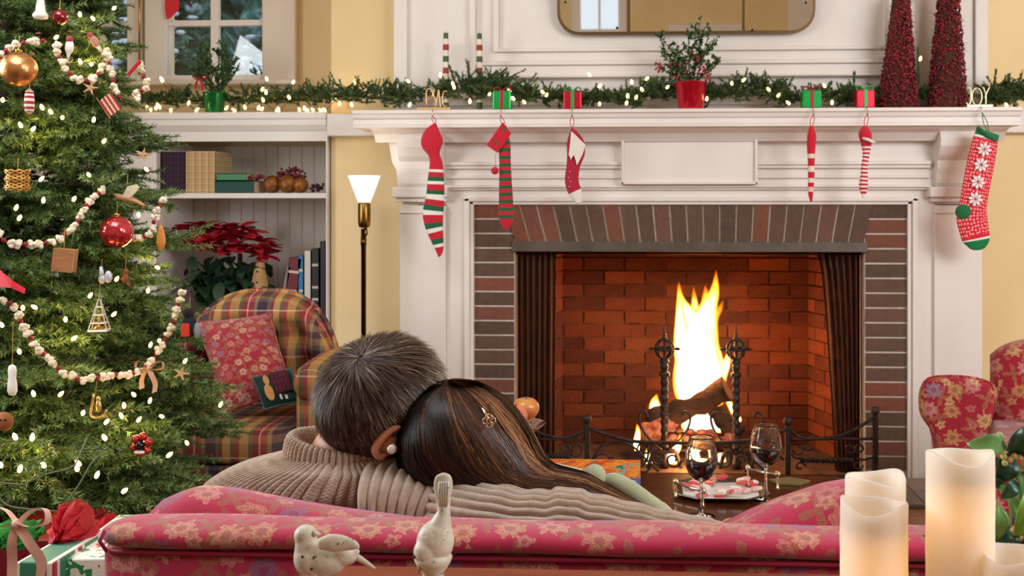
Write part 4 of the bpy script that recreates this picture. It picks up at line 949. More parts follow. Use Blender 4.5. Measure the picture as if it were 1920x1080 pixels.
gx = [gift(942, 34, 168, 204, GRN, RR2, 'shiny green gift shaped stocking holder on the left half of the mantel'), gift(1074, 34, 168, 203, REDM, GR2, 'shiny red gift shaped stocking holder on the left half of the mantel'),
      gift(1521, 35, 168, 202, GRN, RR2, 'green gift shaped stocking holder on the right half of the mantel'), gift(1621, 34, 168, 202, REDM, GR2, 'red gift shaped stocking holder beside the berry cones')]
PGOLD = P('pale gold metal', 'E0D4A8', .3, .8); RGOLD = P('rose gold metal', 'D8B080', .35, .7)
def letter_holder(pc, mat, label, strokes, w_=48):
    Y = 4.45; x = px(pc, Y, 200); t = thing('stocking_holder', label, 'stocking holder', (x, Y, zm)); s = 1/SCL(Y)
    MB().box((x-w_/2*s, Y-.025, zm), (x+w_/2*s, Y+.03, zm+.012)).build('base', mat, t, bevel=.003)
    for st, r in strokes:
        pts = [(x+a*s, Y-.005, zm+.012+b*s) for a, b in st]; MB().tube([tuple(q) for q in spline(pts, 20)], r, 8).build('letter', mat, t, True)
    MB().tube([(x, Y-.02, zm+.002), (x, 4.412, zm+.002), (x, 4.405, zm-.01), (x, 4.398, zm-.026)], .0024, 6).ball((x, 4.398, zm-.024), .0065, 8).build('hook', SILV, t, True)
    return x
O_ = [(-3+9*math.cos(a)*1.0, 15+16*math.sin(a)) for a in [PI/2+i*2*PI/12 for i in range(13)]]
jx = letter_holder(1834, PGOLD, 'pale gold stocking holder with upright letters spelling JOY at the right end', [([(-22, 31), (-15, 31), (-14, 31), (-14, 12), (-15, 4), (-19, 1), (-23, 5)], .0032), (O_, .0032), ([(8, 33), (13, 18), (13, 0)], .0032), ([(20, 33), (13, 18), (13, 10)], .0032)])
for a, b in ((-13, 33), (6, 34), (21, 34)): pass
px_ = letter_holder(815, RGOLD, 'rose gold openwork stocking holder with upright curls at the left end', [([(-15, 0), (-15, 32), (-6, 34), (-3, 26), (-6, 18), (-14, 18)], .0034), ([(-8, 30), (0, 34), (-2, 24), (2, 14), (-2, 2)], .003), ([(8, 34), (2, 0)], .003), ([(8, 34), (12, 0)], .003), ([(4, 12), (10, 12)], .0026), ([(24, 30), (18, 30), (15, 16), (18, 3), (24, 3)], .003)], 62)
# ---------------------------------------------------------------- stockings
def stocking(label, path, wid, mat, hx, loopmat, Y=4.385, flat=.35, extra=None, n=40, name='stocking'):
    """path px points from top to toe with widths in px"""
    t = thing(name, label, 'stocking', tuple(W(path[0][0], path[0][1], Y)), 'stockings hanging from the mantel shelf')
    del t['group']
    S = spline([tuple(W(a, b, Y)) for a, b in path], n); Wd = [float(x[0])/SCL(Y)/2 for x in spline([(w_,) for w_ in wid], n)]
    Wd[-1] *= .5
    R = []; vs = [0]
    for i in range(n):
        d = Vector(S[min(i+1, n-1)])-Vector(S[max(0, i-1)]); d.y = 0; d.normalize(); sd = Vector((d.z, 0, -d.x)); c = Vector(S[i])
        R.append([c+sd*Wd[i]*math.cos(a)+Vector((0, 1, 0))*max(.006, Wd[i]*flat)*math.sin(a) for a in [k*2*PI/16 for k in range(16)]])
        if i: vs.append(vs[-1]+(Vector(S[i])-Vector(S[i-1])).length)
    vs = [v/vs[-1] for v in vs]
    MB().rings(R, True, True, (1.0, vs)).build('sock', mat, t, True)
    top = Vector(S[0]); hk = Vector((hx, 4.396, zm-.028))
    for s in (-1, 1): MB().tube([tuple(q) for q in spline([tuple(top+Vector((s*.002, 0, -.004))), tuple((top+hk)/2+Vector((s*.008, 0, 0))), tuple(hk)], 10)], .0018, 5).build('hanging_loop', loopmat, t, True)
    return t, S, Wd
RK, GK, WK = 'C4122A', '0F5A34', 'E8E4DC'
RED = P('red knit', 'C8142C', .9, sheen=.3, bump=.4, bscale=300); GRE = P('green knit', '0F6A3A', .9, sheen=.3, bump=.4, bscale=300); WHI = P('white knit', 'E8E4DC', .9, bump=.4, bscale=300)
f = lambda *a: list(a)
st1 = stripes('striped knit 1', [(0, RK), (.345, WK), (.365, RK), (.40, GK), (.43, WK), (.455, RK), (.50, GK), (.53, WK), (.57, RK), (.61, GK), (.65, WK), (.68, RK), (.74, GK), (.78, WK), (.81, RK), (.86, GK), (.90, WK), (.925, RK)])
stocking('red green and white striped stocking with red top, first from the left', [(816, 231), (811, 250), (810, 270), (814, 290), (818, 310), (817, 340), (816, 370), (812, 400), (814, 425), (820, 450), (824, 470), (823, 482)], [4, 34, 42, 22, 26, 32, 36, 40, 34, 24, 14, 3], st1, px_, RED, n=60)
st2 = stripes('striped knit 2', [(i/14+(.035 if j else 0), RK if j else GK) for i in range(13) for j in (0, 1)]+[(.90, RK)])
t, _, _ = stocking('narrow red and green striped stocking with folded cuff and pompom', [(945, 236), (946, 270), (947, 310), (948, 350), (949, 390), (949, 412), (948, 430)], [10, 22, 22, 25, 28, 26, 8], st2, gx[0], RED, n=50)
Yc = 4.37; MB().prism([tuple(W(a, b, Yc))[::2] for a, b in ((943, 229), (959, 250), (933, 287), (912, 272))], Yc-.006, Yc+.006).build('cuff', RED, t, bevel=.003); cf = bpy.data.objects[-1] if False else [o for o in bpy.data.objects if o.parent == t and o.name.startswith('cuff')][0]
for a, b in ((945, 243), (929, 267)):
    m = MB()
    for k in range(4): m.prism([tuple(W(a+u, b+v, Yc))[::2] for u, v in ((-5+k*3, -4), (-4+k*3, -4), (-4+k*3+1, 5), (-5+k*3+1, 5))], Yc-.0075, Yc-.005)
    m.build('cuff_motif', GRE, cf)
MB().tube([W(929, 288, Yc), W(929, 315, Yc)], .0012, 5).build('cord', RED, t); MB().ball(W(928, 320, Yc), .017, 12).build('pompom', RED, t, True)
st3 = stripes('red white felt', [(0, 'B01830'), (.83, 'E8E0D8')])
t, _, _ = stocking('small red felt stocking with white zigzag cuff and white toe, third from the left', [(1073, 240), (1078, 262), (1080, 285), (1075, 310), (1072, 335), (1075, 352), (1082, 368), (1086, 382)], [4, 30, 34, 26, 26, 26, 22, 10], st3, gx[1], RED, n=30)
Yc = 4.366; MB().prism([tuple(W(a, b, Yc))[::2] for a, b in ((1071, 246), (1080, 254), (1098, 272), (1092, 290), (1082, 310), (1076, 290), (1070, 300), (1068, 292), (1066, 292), (1069, 268))], Yc-.003, Yc+.003).build('cuff', P('cream felt', 'E8E0D4', .9), t, bevel=.001)
m = MB()
for a, b in ((1068, 322), (1066, 333), (1070, 340), (1068, 350)): m.ball(W(a, b, 4.362), .003, 6)
m.build('beads', SILV, t, True)
st4 = stripes('red white twist', [(0, 'D0122A'), (.36, 'EEDCC8'), (.42, 'D0122A'), (.52, 'EEDCC8'), (.6, 'D0122A'), (.68, 'EEDCC8'), (.74, 'D0122A'), (.8, 'E8C8B8'), (.86, 'D0122A')])
stocking('thin red stocking seen edge on, first on the right half of the mantel', [(1521, 237), (1522, 255), (1521, 275), (1521, 300), (1521, 330), (1520, 360), (1521, 379)], [8, 17, 16, 13, 12, 10, 4], st4, gx[2], RED, n=40, flat=.9)
st5 = stripes('candy cane knit', [(0, 'C8122C')]+[(.25+i*.055+(.0 if j else .028), 'C01830' if j else 'F0E4DA') for i in range(13) for j in (1, 0)])
t, _, _ = stocking('slim red and white candy striped stocking beside the berry cones', [(1622, 237), (1622, 250), (1624, 268), (1624, 290), (1621, 310), (1620, 330), (1619, 348), (1619, 360), (1619, 371)], [10, 24, 20, 13, 12, 14, 17, 12, 3], st5, gx[3], RED, n=60, flat=.8)
MB().tube([W(1617, 259, 4.36), W(1628, 262, 4.355), W(1640, 268, 4.36)], [.005, .007, .006], 8).build('cuff', WHI, t, True)
# large snowflake stocking
s6 = NT('snowflake knit'); sp = s6.n('SeparateXYZ'); s6.l(s6.coord('UV'), sp.inputs[0])
base = s6.ramp(sp.outputs[1], [(0, '0F7A44'), (.045, 'E8F0E8'), (.06, 'D81830'), (.90, 'E8E8E0'), (.915, '0F7A44')], True)
vo = s6.n('TexVoronoi'); vo.voronoi_dimensions = '2D'; vo.inputs['Scale'].default_value = 1; vo.inputs['Randomness'].default_value = .35; mp = s6.n('Mapping'); mp.inputs['Scale'].default_value = (26, 34, 1); s6.l(s6.coord('UV'), mp.inputs[0]); s6.l(mp.outputs[0], vo.inputs[0])
dots = s6.math('MULTIPLY', s6.math('LESS_THAN', vo.outputs['Distance'], .3), s6.math('MULTIPLY', s6.math('LESS_THAN', sp.outputs[1], .88), s6.math('GREATER_THAN', sp.outputs[1], .07)))
s6.l(s6.mix(s6.math('MULTIPLY', dots, .7), base, hexc('F0C8C0')), s6.b.inputs['Base Color']); s6.b.inputs['Roughness'].default_value = .9
s6.bump(s6.noise(s6.coord('Object'), 350, 1).outputs[0], .4, .003)
t, S, Wd = stocking('large red stocking with white snowflakes and green heel at the right end', [(1853, 247), (1848, 262), (1840, 300), (1832, 340), (1825, 380), (1822, 405), (1826, 430), (1831, 452), (1832, 469)], [42, 46, 50, 50, 50, 56, 54, 48, 22], s6.m, jx, GRE, n=50, flat=.22)
MB().tube([W(1832, 238, 4.375), W(1851, 254, 4.37), W(1870, 263, 4.375)], [.008, .011, .008], 8).build('cuff', GRE, t, True)
MB().ball(W(1806, 397, 4.375), (.034, .016, .032), 12).build('heel', GRE, t, True)
FLK = P('white stitched flake', 'F0E8E8', .9)
for a, b in ((1846, 280), (1840, 309), (1834, 341), (1829, 373)):
    m = MB(); c = W(a, b, 4.362); ang0 = -.2
    for k in range(8):
        a_ = ang0+k*PI/4; d = Vector((math.cos(a_), 0, math.sin(a_))); q = Vector((-d.z, 0, d.x)); 
        m.prism([tuple((c+d*.004))[::2], tuple((c+d*.02+q*.0065))[::2], tuple((c+d*.032))[::2], tuple((c+d*.02-q*.0065))[::2]], c.y-.001, c.y+.003)
    m.build('snowflake', FLK, t)
# ---------------------------------------------------------------- pails with boxwood
LEAFG = leafmat('boxwood leaves', ['1E3A1C', '2E5226', '3E6A30', '5A8040'], .4)
def leafcloud(name, A, B, K, L, wd, mat, parent):
    A = np.asarray(A, float); B = np.asarray(B, float); n = len(A); D = nrm(B-A); t = RNG.random((n, K)); base = A[:, None]+(B-A)[:, None]*t[..., None]
    r = nrm(RNG.normal(size=(n, K, 3))); dr = nrm(r+D[:, None]*.7); sd = nrm(np.cross(dr, RNG.normal(size=(n, K, 3))))*wd/2; ln = L*(.7+.6*RNG.random((n, K, 1)))
    V = np.stack([base, base+dr*ln*.5+sd, base+dr*ln, base+dr*ln*.5-sd], 2).reshape(-1, 3); F = np.arange(len(V)).reshape(-1, 4); u = np.repeat(RNG.random(n*K), 4)
    o = npmesh(name, V, F, mat, parent, False, np.stack([u, u*0], 1)); o['kind'] = 'stuff'; return o
def pail(pc, q0, q1, w0, w1, Y, mat, label, stems_, zbase, extra=None):
    c = W(pc, q1, Y); s = 1/SCL(Y); h = (q1-q0)*s; t = thing('potted_boxwood', label, 'potted plant', (c.x, Y, zbase))
    MB().lathe([(.0001, 0), (w1*s/2, 0), (w1*s/2+.001, .004), (w0*s/2*.93, h*.84), (w0*s/2*.97, h*.86), (w0*s/2*.95, h*.97), (w0*s/2, h*.975), (w0*s/2, h), (w0*s/2-.005, h), (w1*s/2-.004, .01), (.0001, .01)], (c.x, Y, zbase), 36).build('pail', mat, t, True)
    MB().lathe([(.0001, 0), (w0*s/2*.9, 0), (w0*s/2*.9, .004), (.0001, .004)], (c.x, Y, zbase+h*.85), 16).build('soil', P('soil', '2A1E14', .95), t)
    A, B = [], []
    for a, b, dy in stems_:
        p0 = Vector((c.x+random.uniform(-.4, .4)*w0*s/2, Y+dy*.3, zbase+h*.85)); e = W(a, b, Y+dy); mid = (p0+e)/2+Vector((0, 0, .01)); A += [p0, mid]; B += [mid, e]
        for _ in range(3): k = random.random(); p_ = mid.lerp(e, k); A.append(p_); B.append(p_+Vector((random.uniform(-.04, .04), random.uniform(-.03, .03), random.uniform(.01, .05))))
    stems('stems', A, B, .0025, TWIG, t); leafcloud('leaves', A, B, 26, .015, .008, LEAFG, t); return t, c
REDP = P('glossy red pail', 'C8102C', .2, .55, coat=.6); GRP = P('glossy green pail', '0A7A40', .2, .55, coat=.6)
BERR = P('red berries', 'A82030', .4)
t, c = pail(1295, 151, 203, 62, 46, 4.50, REDP, 'boxwood and red berries in a shiny red pail on the mantel', [(1231, 60, 0), (1236, 85, .02), (1247, 120, 0), (1240, 100, -.03), (1262, 95, 0), (1290, 55, .02), (1313, 32, 0), (1322, 50, .03), (1330, 60, -.02), (1335, 75, 0), (1350, 62, .02), (1352, 108, 0), (1300, 80, -.04), (1280, 110, -.04), (1270, 130, -.03), (1320, 100, -.03), (1335, 130, .02), (1255, 135, .0), (1308, 110, .03), (1240, 130, 0)], zm)
m = MB()
for a, b, r in ((1307, 112, 14), (1315, 135, 10), (1282, 128, 14), (1265, 130, 18), (1235, 128, 10), (1328, 145, 8)):
    for _ in range(9): m.ball(W(a+random.uniform(-r, r)*.6, b+random.uniform(-r, r), 4.47+random.uniform(-.02, .02)), .0055, 6)
m.build('berries', BERR, t, True, kind='stuff')
t, c = pail(402, 168, 209, 44, 32, 4.80, GRP, 'boxwood in a shiny green pail on the bookcase top', [(375, 90, 0), (385, 82, 0), (395, 100, -.02), (365, 110, 0), (358, 125, 0), (410, 95, .02), (425, 80, 0), (430, 100, -.02), (440, 115, .02), (445, 130, 0), (400, 120, 0), (380, 130, -.03), (420, 125, -.03), (435, 145, 0), (408, 140, -.04), (370, 140, 0), (350, 128, .0), (425, 150, 0)], zt)
bow('ribbon_bow', W(378, 148, 4.74), .03, P('dull red ribbon', 'A8242E', .7), 'red bow tucked into the boxwood by the window')
# ---------------------------------------------------------------- striped candles in clear hurricanes
CG, CR, CW = P('candle green', '3A5A3A', .5), P('candle red', 'A0222E', .5), P('candle cream', 'EADCC4', .5)
HUR = P('thin clear glass', 'FFFFFF', .02, trans=1, ior=1.15)
for pc, q, lb_ in ((836, 60, 'left red green and cream banded candle in a clear glass hurricane'), (899, 61, 'right red green and cream banded candle in a clear glass hurricane')):
    Y = 4.57; c = W(pc, 195, Y); t = thing('banded_candle', lb_, 'candle', (c.x, Y, zm)); s = 1/SCL(Y); m = MB(); cols = [0, 2, 1, 2, 0, 2, 1, 2, 0, 2, 1, 2, 0]; z0 = zm+.02; z1 = W(pc, q+2, Y).z; hh = (z1-z0)/len(cols)
    for k, ci in enumerate(cols):
        m.cur = cols[-1-k]; r = .0135 if k < len(cols)-1 else .011; m.lathe([(r, 0), (r, hh*.98)], (c.x, Y, z0+hh*k), 14)
    m.build('candle', [CG, CR, CW], t); MB().tube([(c.x, Y, z1), (c.x, Y, z1+.01)], .001, 5).build('wick', P('wick', '2A2018', .9), t)
    MB().lathe([(.0001, .002), (.04, 0), (.04, .008), (.014, .012), (.014, .02), (.0001, .02)], (c.x, Y, zm), 20).build('holder', PGOLD, t, True)
# ---------------------------------------------------------------- berry cone trees
CB = P('dried red berries', '8E2230', .6, rnd=None, col2='5E1620', vscale=40); CB2 = P('deep red berries', 'A82A38', .5)
for pc, wb, tx, wt, qt, lb_ in ((1683, 78, 1690, 34, 0, 'left cone tree covered in dark red berries on the mantel'), (1776, 76, 1778, 44, 0, 'right taller cone tree covered in dark red berries on the mantel')):
    Y = 4.56; c = W(pc, 200, Y); s = 1/SCL(Y); h0 = (200-qt)*s; k = (wb-wt)/2*s/h0; H = wb/2*s/k*(.62 if pc < 1700 else .7); R0 = wb/2*s*.93
    t = thing('berry_cone_tree', lb_, 'cone tree', (c.x, Y, zm)); dx = (W(tx, 0, Y).x-c.x)/h0
    MB().lathe([(.0001, 0), (R0*.9, 0), (R0*.9-k*H*.98, H*.98), (.0001, H)], (c.x, Y, zm), 16).build('core', P('moss core', '4A2A20', .95), t)
    N = 2600; u = RNG.random(N); zz = H*(1-np.sqrt(1-u*.98)) if H*k > R0 else H*u; a = RNG.random(N)*2*PI; r = (R0-k*zz)*(.9+.16*RNG.random(N))
    m = MB(); m2 = MB(); 
    ico = np.array([(1, 0, 0), (-1, 0, 0), (0, 1, 0), (0, -1, 0), (0, 0, 1), (0, 0, -1)], float); fc = np.array([(0, 2, 4), (2, 1, 4), (1, 3, 4), (3, 0, 4), (2, 0, 5), (1, 2, 5), (3, 1, 5), (0, 3, 5)])
    C_ = np.stack([c.x+dx*zz+r*np.cos(a), Y+r*np.sin(a), zm+zz], 1); rad = RNG.uniform(.004, .0072, N)
    for idx, nm, mt_ in ((np.arange(N) % 3 > 0, 'berries', CB), (np.arange(N) % 3 == 0, 'berries', CB2)):
        c2 = C_[idx]; V = (c2[:, None]+ico[None]*rad[idx][:, None, None]).reshape(-1, 3); F_ = (np.arange(len(c2))[:, None, None]*6+fc[None]).reshape(-1, 3); o = npmesh(nm, V, F_, mt_, t, True); o['kind'] = 'stuff'
    idx = RNG.integers(0, N, 420); d = nrm(C_[idx]-np.array([c.x, Y, 0])*[1, 1, 0]-C_[idx]*[0, 0, 1]+RNG.normal(size=(420, 3))*.05); stems('twigs', C_[idx], C_[idx]+d*RNG.uniform(.01, .035, (420, 1)), .0011, P('dark twig', '4A3830', .9), t)
# ---------------------------------------------------------------- bookcase contents
YK = 4.86
zsh = zs2
def on(o, z): return o
tb = plaid('dark plaid cloth', [(0, '3A2A3A'), (.4, '2A2030'), (.5, '5A4A5A'), (.55, '3A2A30'), (.9, '6A3A3A')], [(0, '2A2430'), (.45, '54485A'), (.52, '302838')], 28, 36)
tb2 = plaid('tan plaid cloth', [(0, 'B88A5A'), (.35, 'C8A878'), (.6, '9A6A44'), (.68, 'D8C8A0'), (.9, '8A5A3A')], [(0, 'C09A68'), (.3, 'D8C8A4'), (.5, 'A87A50'), (.56, 'C8AA7C')], 30, 34)
for a, b, q, m_, lb_ in ((297, 347, 284, tb, 'dark purple plaid cloth album standing on the upper bookcase shelf'), (348, 402, 284, tb2, 'tan plaid cloth album standing on the upper bookcase shelf')):
    x0, x1 = px(a, YK-.1), px(b, YK-.1); z1 = pz(q, YK-.1); t = thing('album', lb_, 'album', ((x0+x1)/2, YK, zsh))
    nb2 = 2 if a < 340 else 3; sw = (x1-x0)/nb2
    MB().box((x0, YK-.1, zsh), (x1, YK+.12, z1)).build('cover', m_, t, bevel=.004, boxuv=True)
    MB().box((x0+.004, YK-.09, z1-.004), (x1-.004, YK+.11, z1+.002)).build('pages', P('book pages', 'D8B898', .8), t)
for a, b, q0, q1, col, lb_ in ((403, 476, 334, 358, '1E4A44', 'dark green book lying flat as the bottom of the small stack'), (406, 462, 320, 334, '4E8A64', 'lighter green book lying on top of the dark green one')):
    x0, x1 = px(a, YK-.1), px(b, YK-.1); z0 = zsh if q1 > 350 else pz(334, YK-.1); z1 = pz(q0, YK-.1); z0 = zsh if q1 > 350 else zsh+(358-334)/SCL(YK-.1)
    z1 = z0+(q1-q0)/SCL(YK-.1)-.001
    t = thing('book', lb_, 'book', ((x0+x1)/2, YK, z0)); cv = P('cloth '+col, col, .7); MB().box((x0, YK-.1, z0), (x1, YK+.06, z0+.003)).box((x0, YK-.1, z1-.003), (x1, YK+.06, z1)).box((x0, YK-.1, z0), (x1, YK-.096, z1)).build('cover', cv, t); MB().box((x0+.003, YK-.096, z0+.003), (x1-.003, YK+.057, z1-.003)).build('pages', P('book pages', 'D8B898', .8), t)
AMB = P('amber wicker', 'A86A28', .35, .3, col2='6A3A14', vscale=60, bump=.8, bscale=160)
for k, (a, b, r) in enumerate(((510, 342, 17), (542, 340, 18), (566, 343, 15))):
    c = W(a, 358, YK-.03); r /= SCL(YK); t = tag(MB().ball((c.x, YK-.03-.01*k, zsh+r), r, 20).build('wicker_ball', AMB, None, True), ['left', 'middle', 'right'][k]+' of the three amber wicker balls on the upper bookcase shelf', 'decorative ball', 'amber balls on the shelf')
def berrybunch(lb_, pts, Y, z=None, n=30, r=.008, col='7A1E28'):
    m = MB(); mt_ = P('bunch '+col, col, .45, col2='4A141C', vscale=50)
    for a, b, rr_ in pts:
        for _ in range(n): m.ball(W(a+random.uniform(-rr_, rr_), b+random.uniform(-rr_, rr_)*.6, Y+random.uniform(-.02, .02)), r*random.uniform(.6, 1.1), 6)
    return tag(m.build('berry_bunch', mt_, None, True), lb_, 'berries', kind='stuff')
berrybunch('dark red berry bunch lying on top of the amber wicker balls', [(542, 322, 14), (560, 326, 14), (528, 328, 8)], YK-.04)
berrybunch('small pinkish red berry sprig beside the green books', [(470, 333, 7), (488, 333, 8)], YK-.06, col='9A3A40', n=16)
berrybunch('dark dried berry sprig at the right end of the upper shelf', [(588, 352, 10), (600, 350, 8)], YK-.04, col='3A1414', n=20)
# lower shelf row of books
zlo = zlow
bk = [(527, 535, 500, 'grey', '8A8078', .2), (536, 558, 487, 'maroon', '6E2630', .12), (559, 569, 479, 'bright blue', '2A7AA8', .0), (570, 583, 470, 'cream', 'D8D0C4', .0), (584, 598, 466, 'black and white', '2A2C30', .0), (600, 611, 452, 'tall dark', '3A3038', 0)]
for a, b, q, nm, col, lean in bk:
    Yb = 4.80; x0, x1 = px(a, Yb, 480), px(b, Yb, 480); z1 = pz(q, Yb); M_ = Matrix.Translation((x1, 0, zlo)) @ Matrix.Rotation(lean, 4, 'Y') @ Matrix.Translation((-x1, 0, -zlo)); dx = 0
    if lean: M_ = Matrix.Translation((-(z1-zlo)*math.sin(lean)*.55-.0, 0, (x1-x0)*math.sin(lean))) @ M_
    t = thing('book', nm+' book standing in the row on the lower bookcase shelf', 'book', ((x0+x1)/2, Yb, zlo)); cv = P('spine '+nm, col, .5)
    cvo = MB().box((x0, Yb, zlo), (x0+.0025, Yb+.17, z1), M_).box((x1-.0025, Yb, zlo), (x1, Yb+.17, z1), M_).box((x0, Yb, zlo), (x1, Yb+.004, z1), M_).build('cover', cv, t)
    MB().box((x0+.0025, Yb+.004, zlo+.003), (x1-.0025, Yb+.165, z1-.004), M_).build('pages', P('book pages', 'D8B898', .8), t)
    if nm in ('black and white', 'maroon', 'bright blue'): 
        m = MB(); 
        for zq in (.35, .5, .78): zc_ = zlo+(z1-zlo)*zq; m.box((x0+.003, Yb-.0008, zc_), (x1-.003, Yb+.001, zc_+.012), M_)
        m.build('spine_band', P('pale print', 'C8C0B4', .6), cvo)
# wooden snowman figure
Yb = 4.76; c = W(487, 548, Yb); t = thing('wooden_snowman', 'small wooden snowman with dark buttons on the lower bookcase shelf', 'figurine', (c.x, Yb, zlo)); SWM = P('tan snowman wood', 'C09A6A', .7, col2='A87E50', vscale=15)
sb = MB().lathe([(.0001, 0), (.034, 0), (.038, pz(530, Yb)-zlo), (.026, pz(505, Yb)-zlo), (.024, pz(500, Yb)-zlo), (.024, pz(492, Yb)-zlo), (.0001, pz(490, Yb)-zlo)], (c.x, Yb, zlo), 20).build('body', SWM, t, True)
for q in (508, 528, 546): MB().ball((c.x, Yb-.036, pz(q, Yb)), .005, 8).build('button', P('gloss black', '141014', .15), sb, True)
# poinsettia
Yp = 4.70; c = W(425, 560, Yp); t = thing('poinsettia', 'dark red poinsettia in a pot in front of the lower bookcase shelf', 'potted plant', (c.x, 4.86, zlo)); 
MB().lathe([(.0001, 0), (.07, 0), (.095, .13), (.1, .15), (.09, .15), (.0001, .13)], (c.x, 4.86, zlo), 24).build('pot', P('green foil', '164A30', .35, .5), t, True)
PR, PRR = P('poinsettia bract', 'A81428', .55, col2='C82A40', vscale=9), P('dark leaf', '1E3424', .5, col2='2A4A2C', vscale=9)
def leafm(L, wd, bend=.2, n=6):
    m = MB(); R = []
    for i in range(n+1):
        u = i/n; ww_ = wd*math.sin(PI*min(1, u*.94+.03))**.8*(1 if u < .98 else .3); z = -bend*L*u*u
        R.append([(u*L, -ww_/2, z+ww_*.12), (u*L, 0, z), (u*L, ww_/2, z+ww_*.12)])
    return m.rings(R, False, False)
lm1, lm2 = tmpl(leafm(.09, .055), PR, True), tmpl(leafm(.1, .055, .35), PRR, True)
rp = random.Random(3)
for a, b, dy in ((345, 430, 0), (375, 432, -.02), (395, 445, -.05), (420, 430, 0), (430, 445, -.05), (455, 440, -.03), (470, 450, 0), (490, 452, 0), (372, 460, -.06), (405, 470, -.07), (440, 470, -.07), (500, 465, .02), (350, 460, 0), (360, 445, -.03), (388, 455, -.08), (425, 462, -.08), (455, 462, -.08), (480, 465, -.05), (410, 452, -.08), (440, 440, -.02), (400, 425, 0), (470, 438, 0), (330, 450, 0), (470, 475, -.04), (415, 430, .05), (450, 428, .06), (380, 425, .06), (495, 480, 0)):
    h_ = W(a, b, 4.82+dy*1.1)
    for k in range(9): inst('bract', lm1, h_, t, (rp.uniform(-.3, .3), rp.uniform(-.5, .2), k*2*PI/7+rp.uniform(-.3, .3)), (rp.uniform(.8, 1.1),)*3)
for _ in range(110):
    h_ = W(rp.uniform(350, 495), rp.uniform(480, 560), 4.84+rp.uniform(-.12, .06)); inst('leaf', lm2, h_, t, (rp.uniform(-.4, .4), rp.uniform(0, .8), rp.uniform(0, 6.28)))
MB().tube([(c.x, 4.86, zlo+.1), (c.x, 4.86, zlo+.35)], .012, 8).build('stem', TWIG, t)
# ---------------------------------------------------------------- plaid armchair
PL = plaid('plaid upholstery', [(0, 'C8964E'), (.14, '5E6238'), (.20, '8E2A2C'), (.30, 'E89890'), (.325, '9A2A2C'), (.42, '8A7A58'), (.48, '3E2A3C'), (.64, '6A6A48'), (.69, '8A3030'), (.74, 'D0A058'), (.86, '6E6440'), (.93, 'A84038')],
           [(0, 'A87A58'), (.16, '5E5640'), (.30, '8A3A38'), (.42, 'C8B8A0'), (.455, '4A3648'), (.62, '7A6A58'), (.72, 'B08050'), (.86, '5A4044')], 4.4, 5.6)
Yb_, Ysf = 4.02, 3.45
ac = thing('armchair', 'plaid upholstered armchair with a wide rounded tufted back, in front of the bookcase', 'armchair', (px(500, 3.8), 3.75, 0))
def pad_x(name, xs, topf, z0, ymid, dep, mat, parent, n=14, uvk=1.0, round_=.45, lean=0, sq=.6):
    """cushion lofted along x; topf(x)->z ; superellipse section (y,z)"""
    R = []; us = []; N = 28
    for i, x in enumerate(xs):
        t = i/(len(xs)-1); e = min(t, 1-t); k = min(1, (e/.12))**.5 if e < .12 else 1; zt2 = topf(x); h = (zt2-z0)/2; c = z0+h; ring = []
        for j in range(N):
            a = j*2*PI/N; ca, sa = math.cos(a), math.sin(a); yy = math.copysign(abs(ca)**sq, ca)*dep/2*(.35+.65*k); zz = math.copysign(abs(sa)**sq, sa)*h*(.9+.1*k)
            ring.append((x, ymid+yy+lean*(zz+h), c+zz))
        R.append(ring)
    m = MB(); m.rings(R, True, True)
    # uv: x and perimeter length
    b = 0; per = [0]
    for j in range(1, N+1): per.append(per[-1]+(Vector(R[len(R)//2][j % N])-Vector(R[len(R)//2][j-1])).length)
    for i in range(len(R)-1):
        for j in range(N): m.uv[i*N+j] = [(xs[i]*uvk, per[j]), (xs[i]*uvk, per[j+1]), (xs[i+1]*uvk, per[j+1]), (xs[i+1]*uvk, per[j])]
    return m.build(name, mat, parent, True)
# back: arched slab facing camera with tufts
bxl, bxr = px(338, Yb_), px(656, Yb_); zbot = .42; ztp = pz(546, Yb_)
cxm = (bxl+bxr)/2; hw = (bxr-bxl)/2
NX, NZ = 48, 40; fr_, bk_ = [], []
tufts = [(cxm+.06+(-.02), .68), (cxm+.16, .70), (cxm-.08, .70), (cxm+.05, .58), (cxm+.2, .58), (cxm-.2, .6)]
def backtop(x): u = (x-cxm)/hw; return zbot+(ztp-zbot)*(1-abs(u)**2.6)**.5 if abs(u) < 1 else zbot
for j in range(NZ+1):
    r1, r2 = [], []
    for i in range(NX+1):
        u = -1+2*i/NX; u = math.copysign(abs(u)**.9, u); x = cxm+hw*u*.999; v = j/NZ; z = zbot+(backtop(x)-zbot)*v
        e = max(0, min(1, (1-abs(u))*5, (1-v)*5+.0)); dep = .085*math.sqrt(max(0, 1-(1-e)**2)); 
        for tx, tz in tufts: dep -= .06*math.exp(-((x-tx)**2+(z-tz)**2)/.0020)
        dep -= .012*abs(math.sin((x-cxm)*PI/.13))**6*(z > .6)
        wrap = -.10*abs(u)**3
        r1.append((x, Yb_+wrap-.02-dep, z)); r2.append((x, Yb_+wrap+.05, z))
    fr_.append(r1); bk_.append(r2)
m = MB(); m.rings(fr_, False, False); m.rings(list(reversed(bk_)), False, False)
for k in range(0, len(m.f)): pass
m.build('backrest', PL, ac, True, boxuv=True)
MB().tube([tuple(q) for q in [(cxm+hw*math.cos(a)*1.0, Yb_+.01-.10*abs(math.cos(a))**3, backtop(cxm+hw*math.cos(a)*.999)+.002) for a in [PI*(.02+.96*i/40) for i in range(41)]]], .012, 8).build('piping', PL, ac, True, boxuv=True)
MB().prism([(bxl+.02, .18), (bxr-.02, .18), (bxr-.02, .45), (bxl+.02, .45)], Yb_-.05, Yb_+.05).build('back_frame', PL, ac, boxuv=True)
zse = pz(768, 3.78)
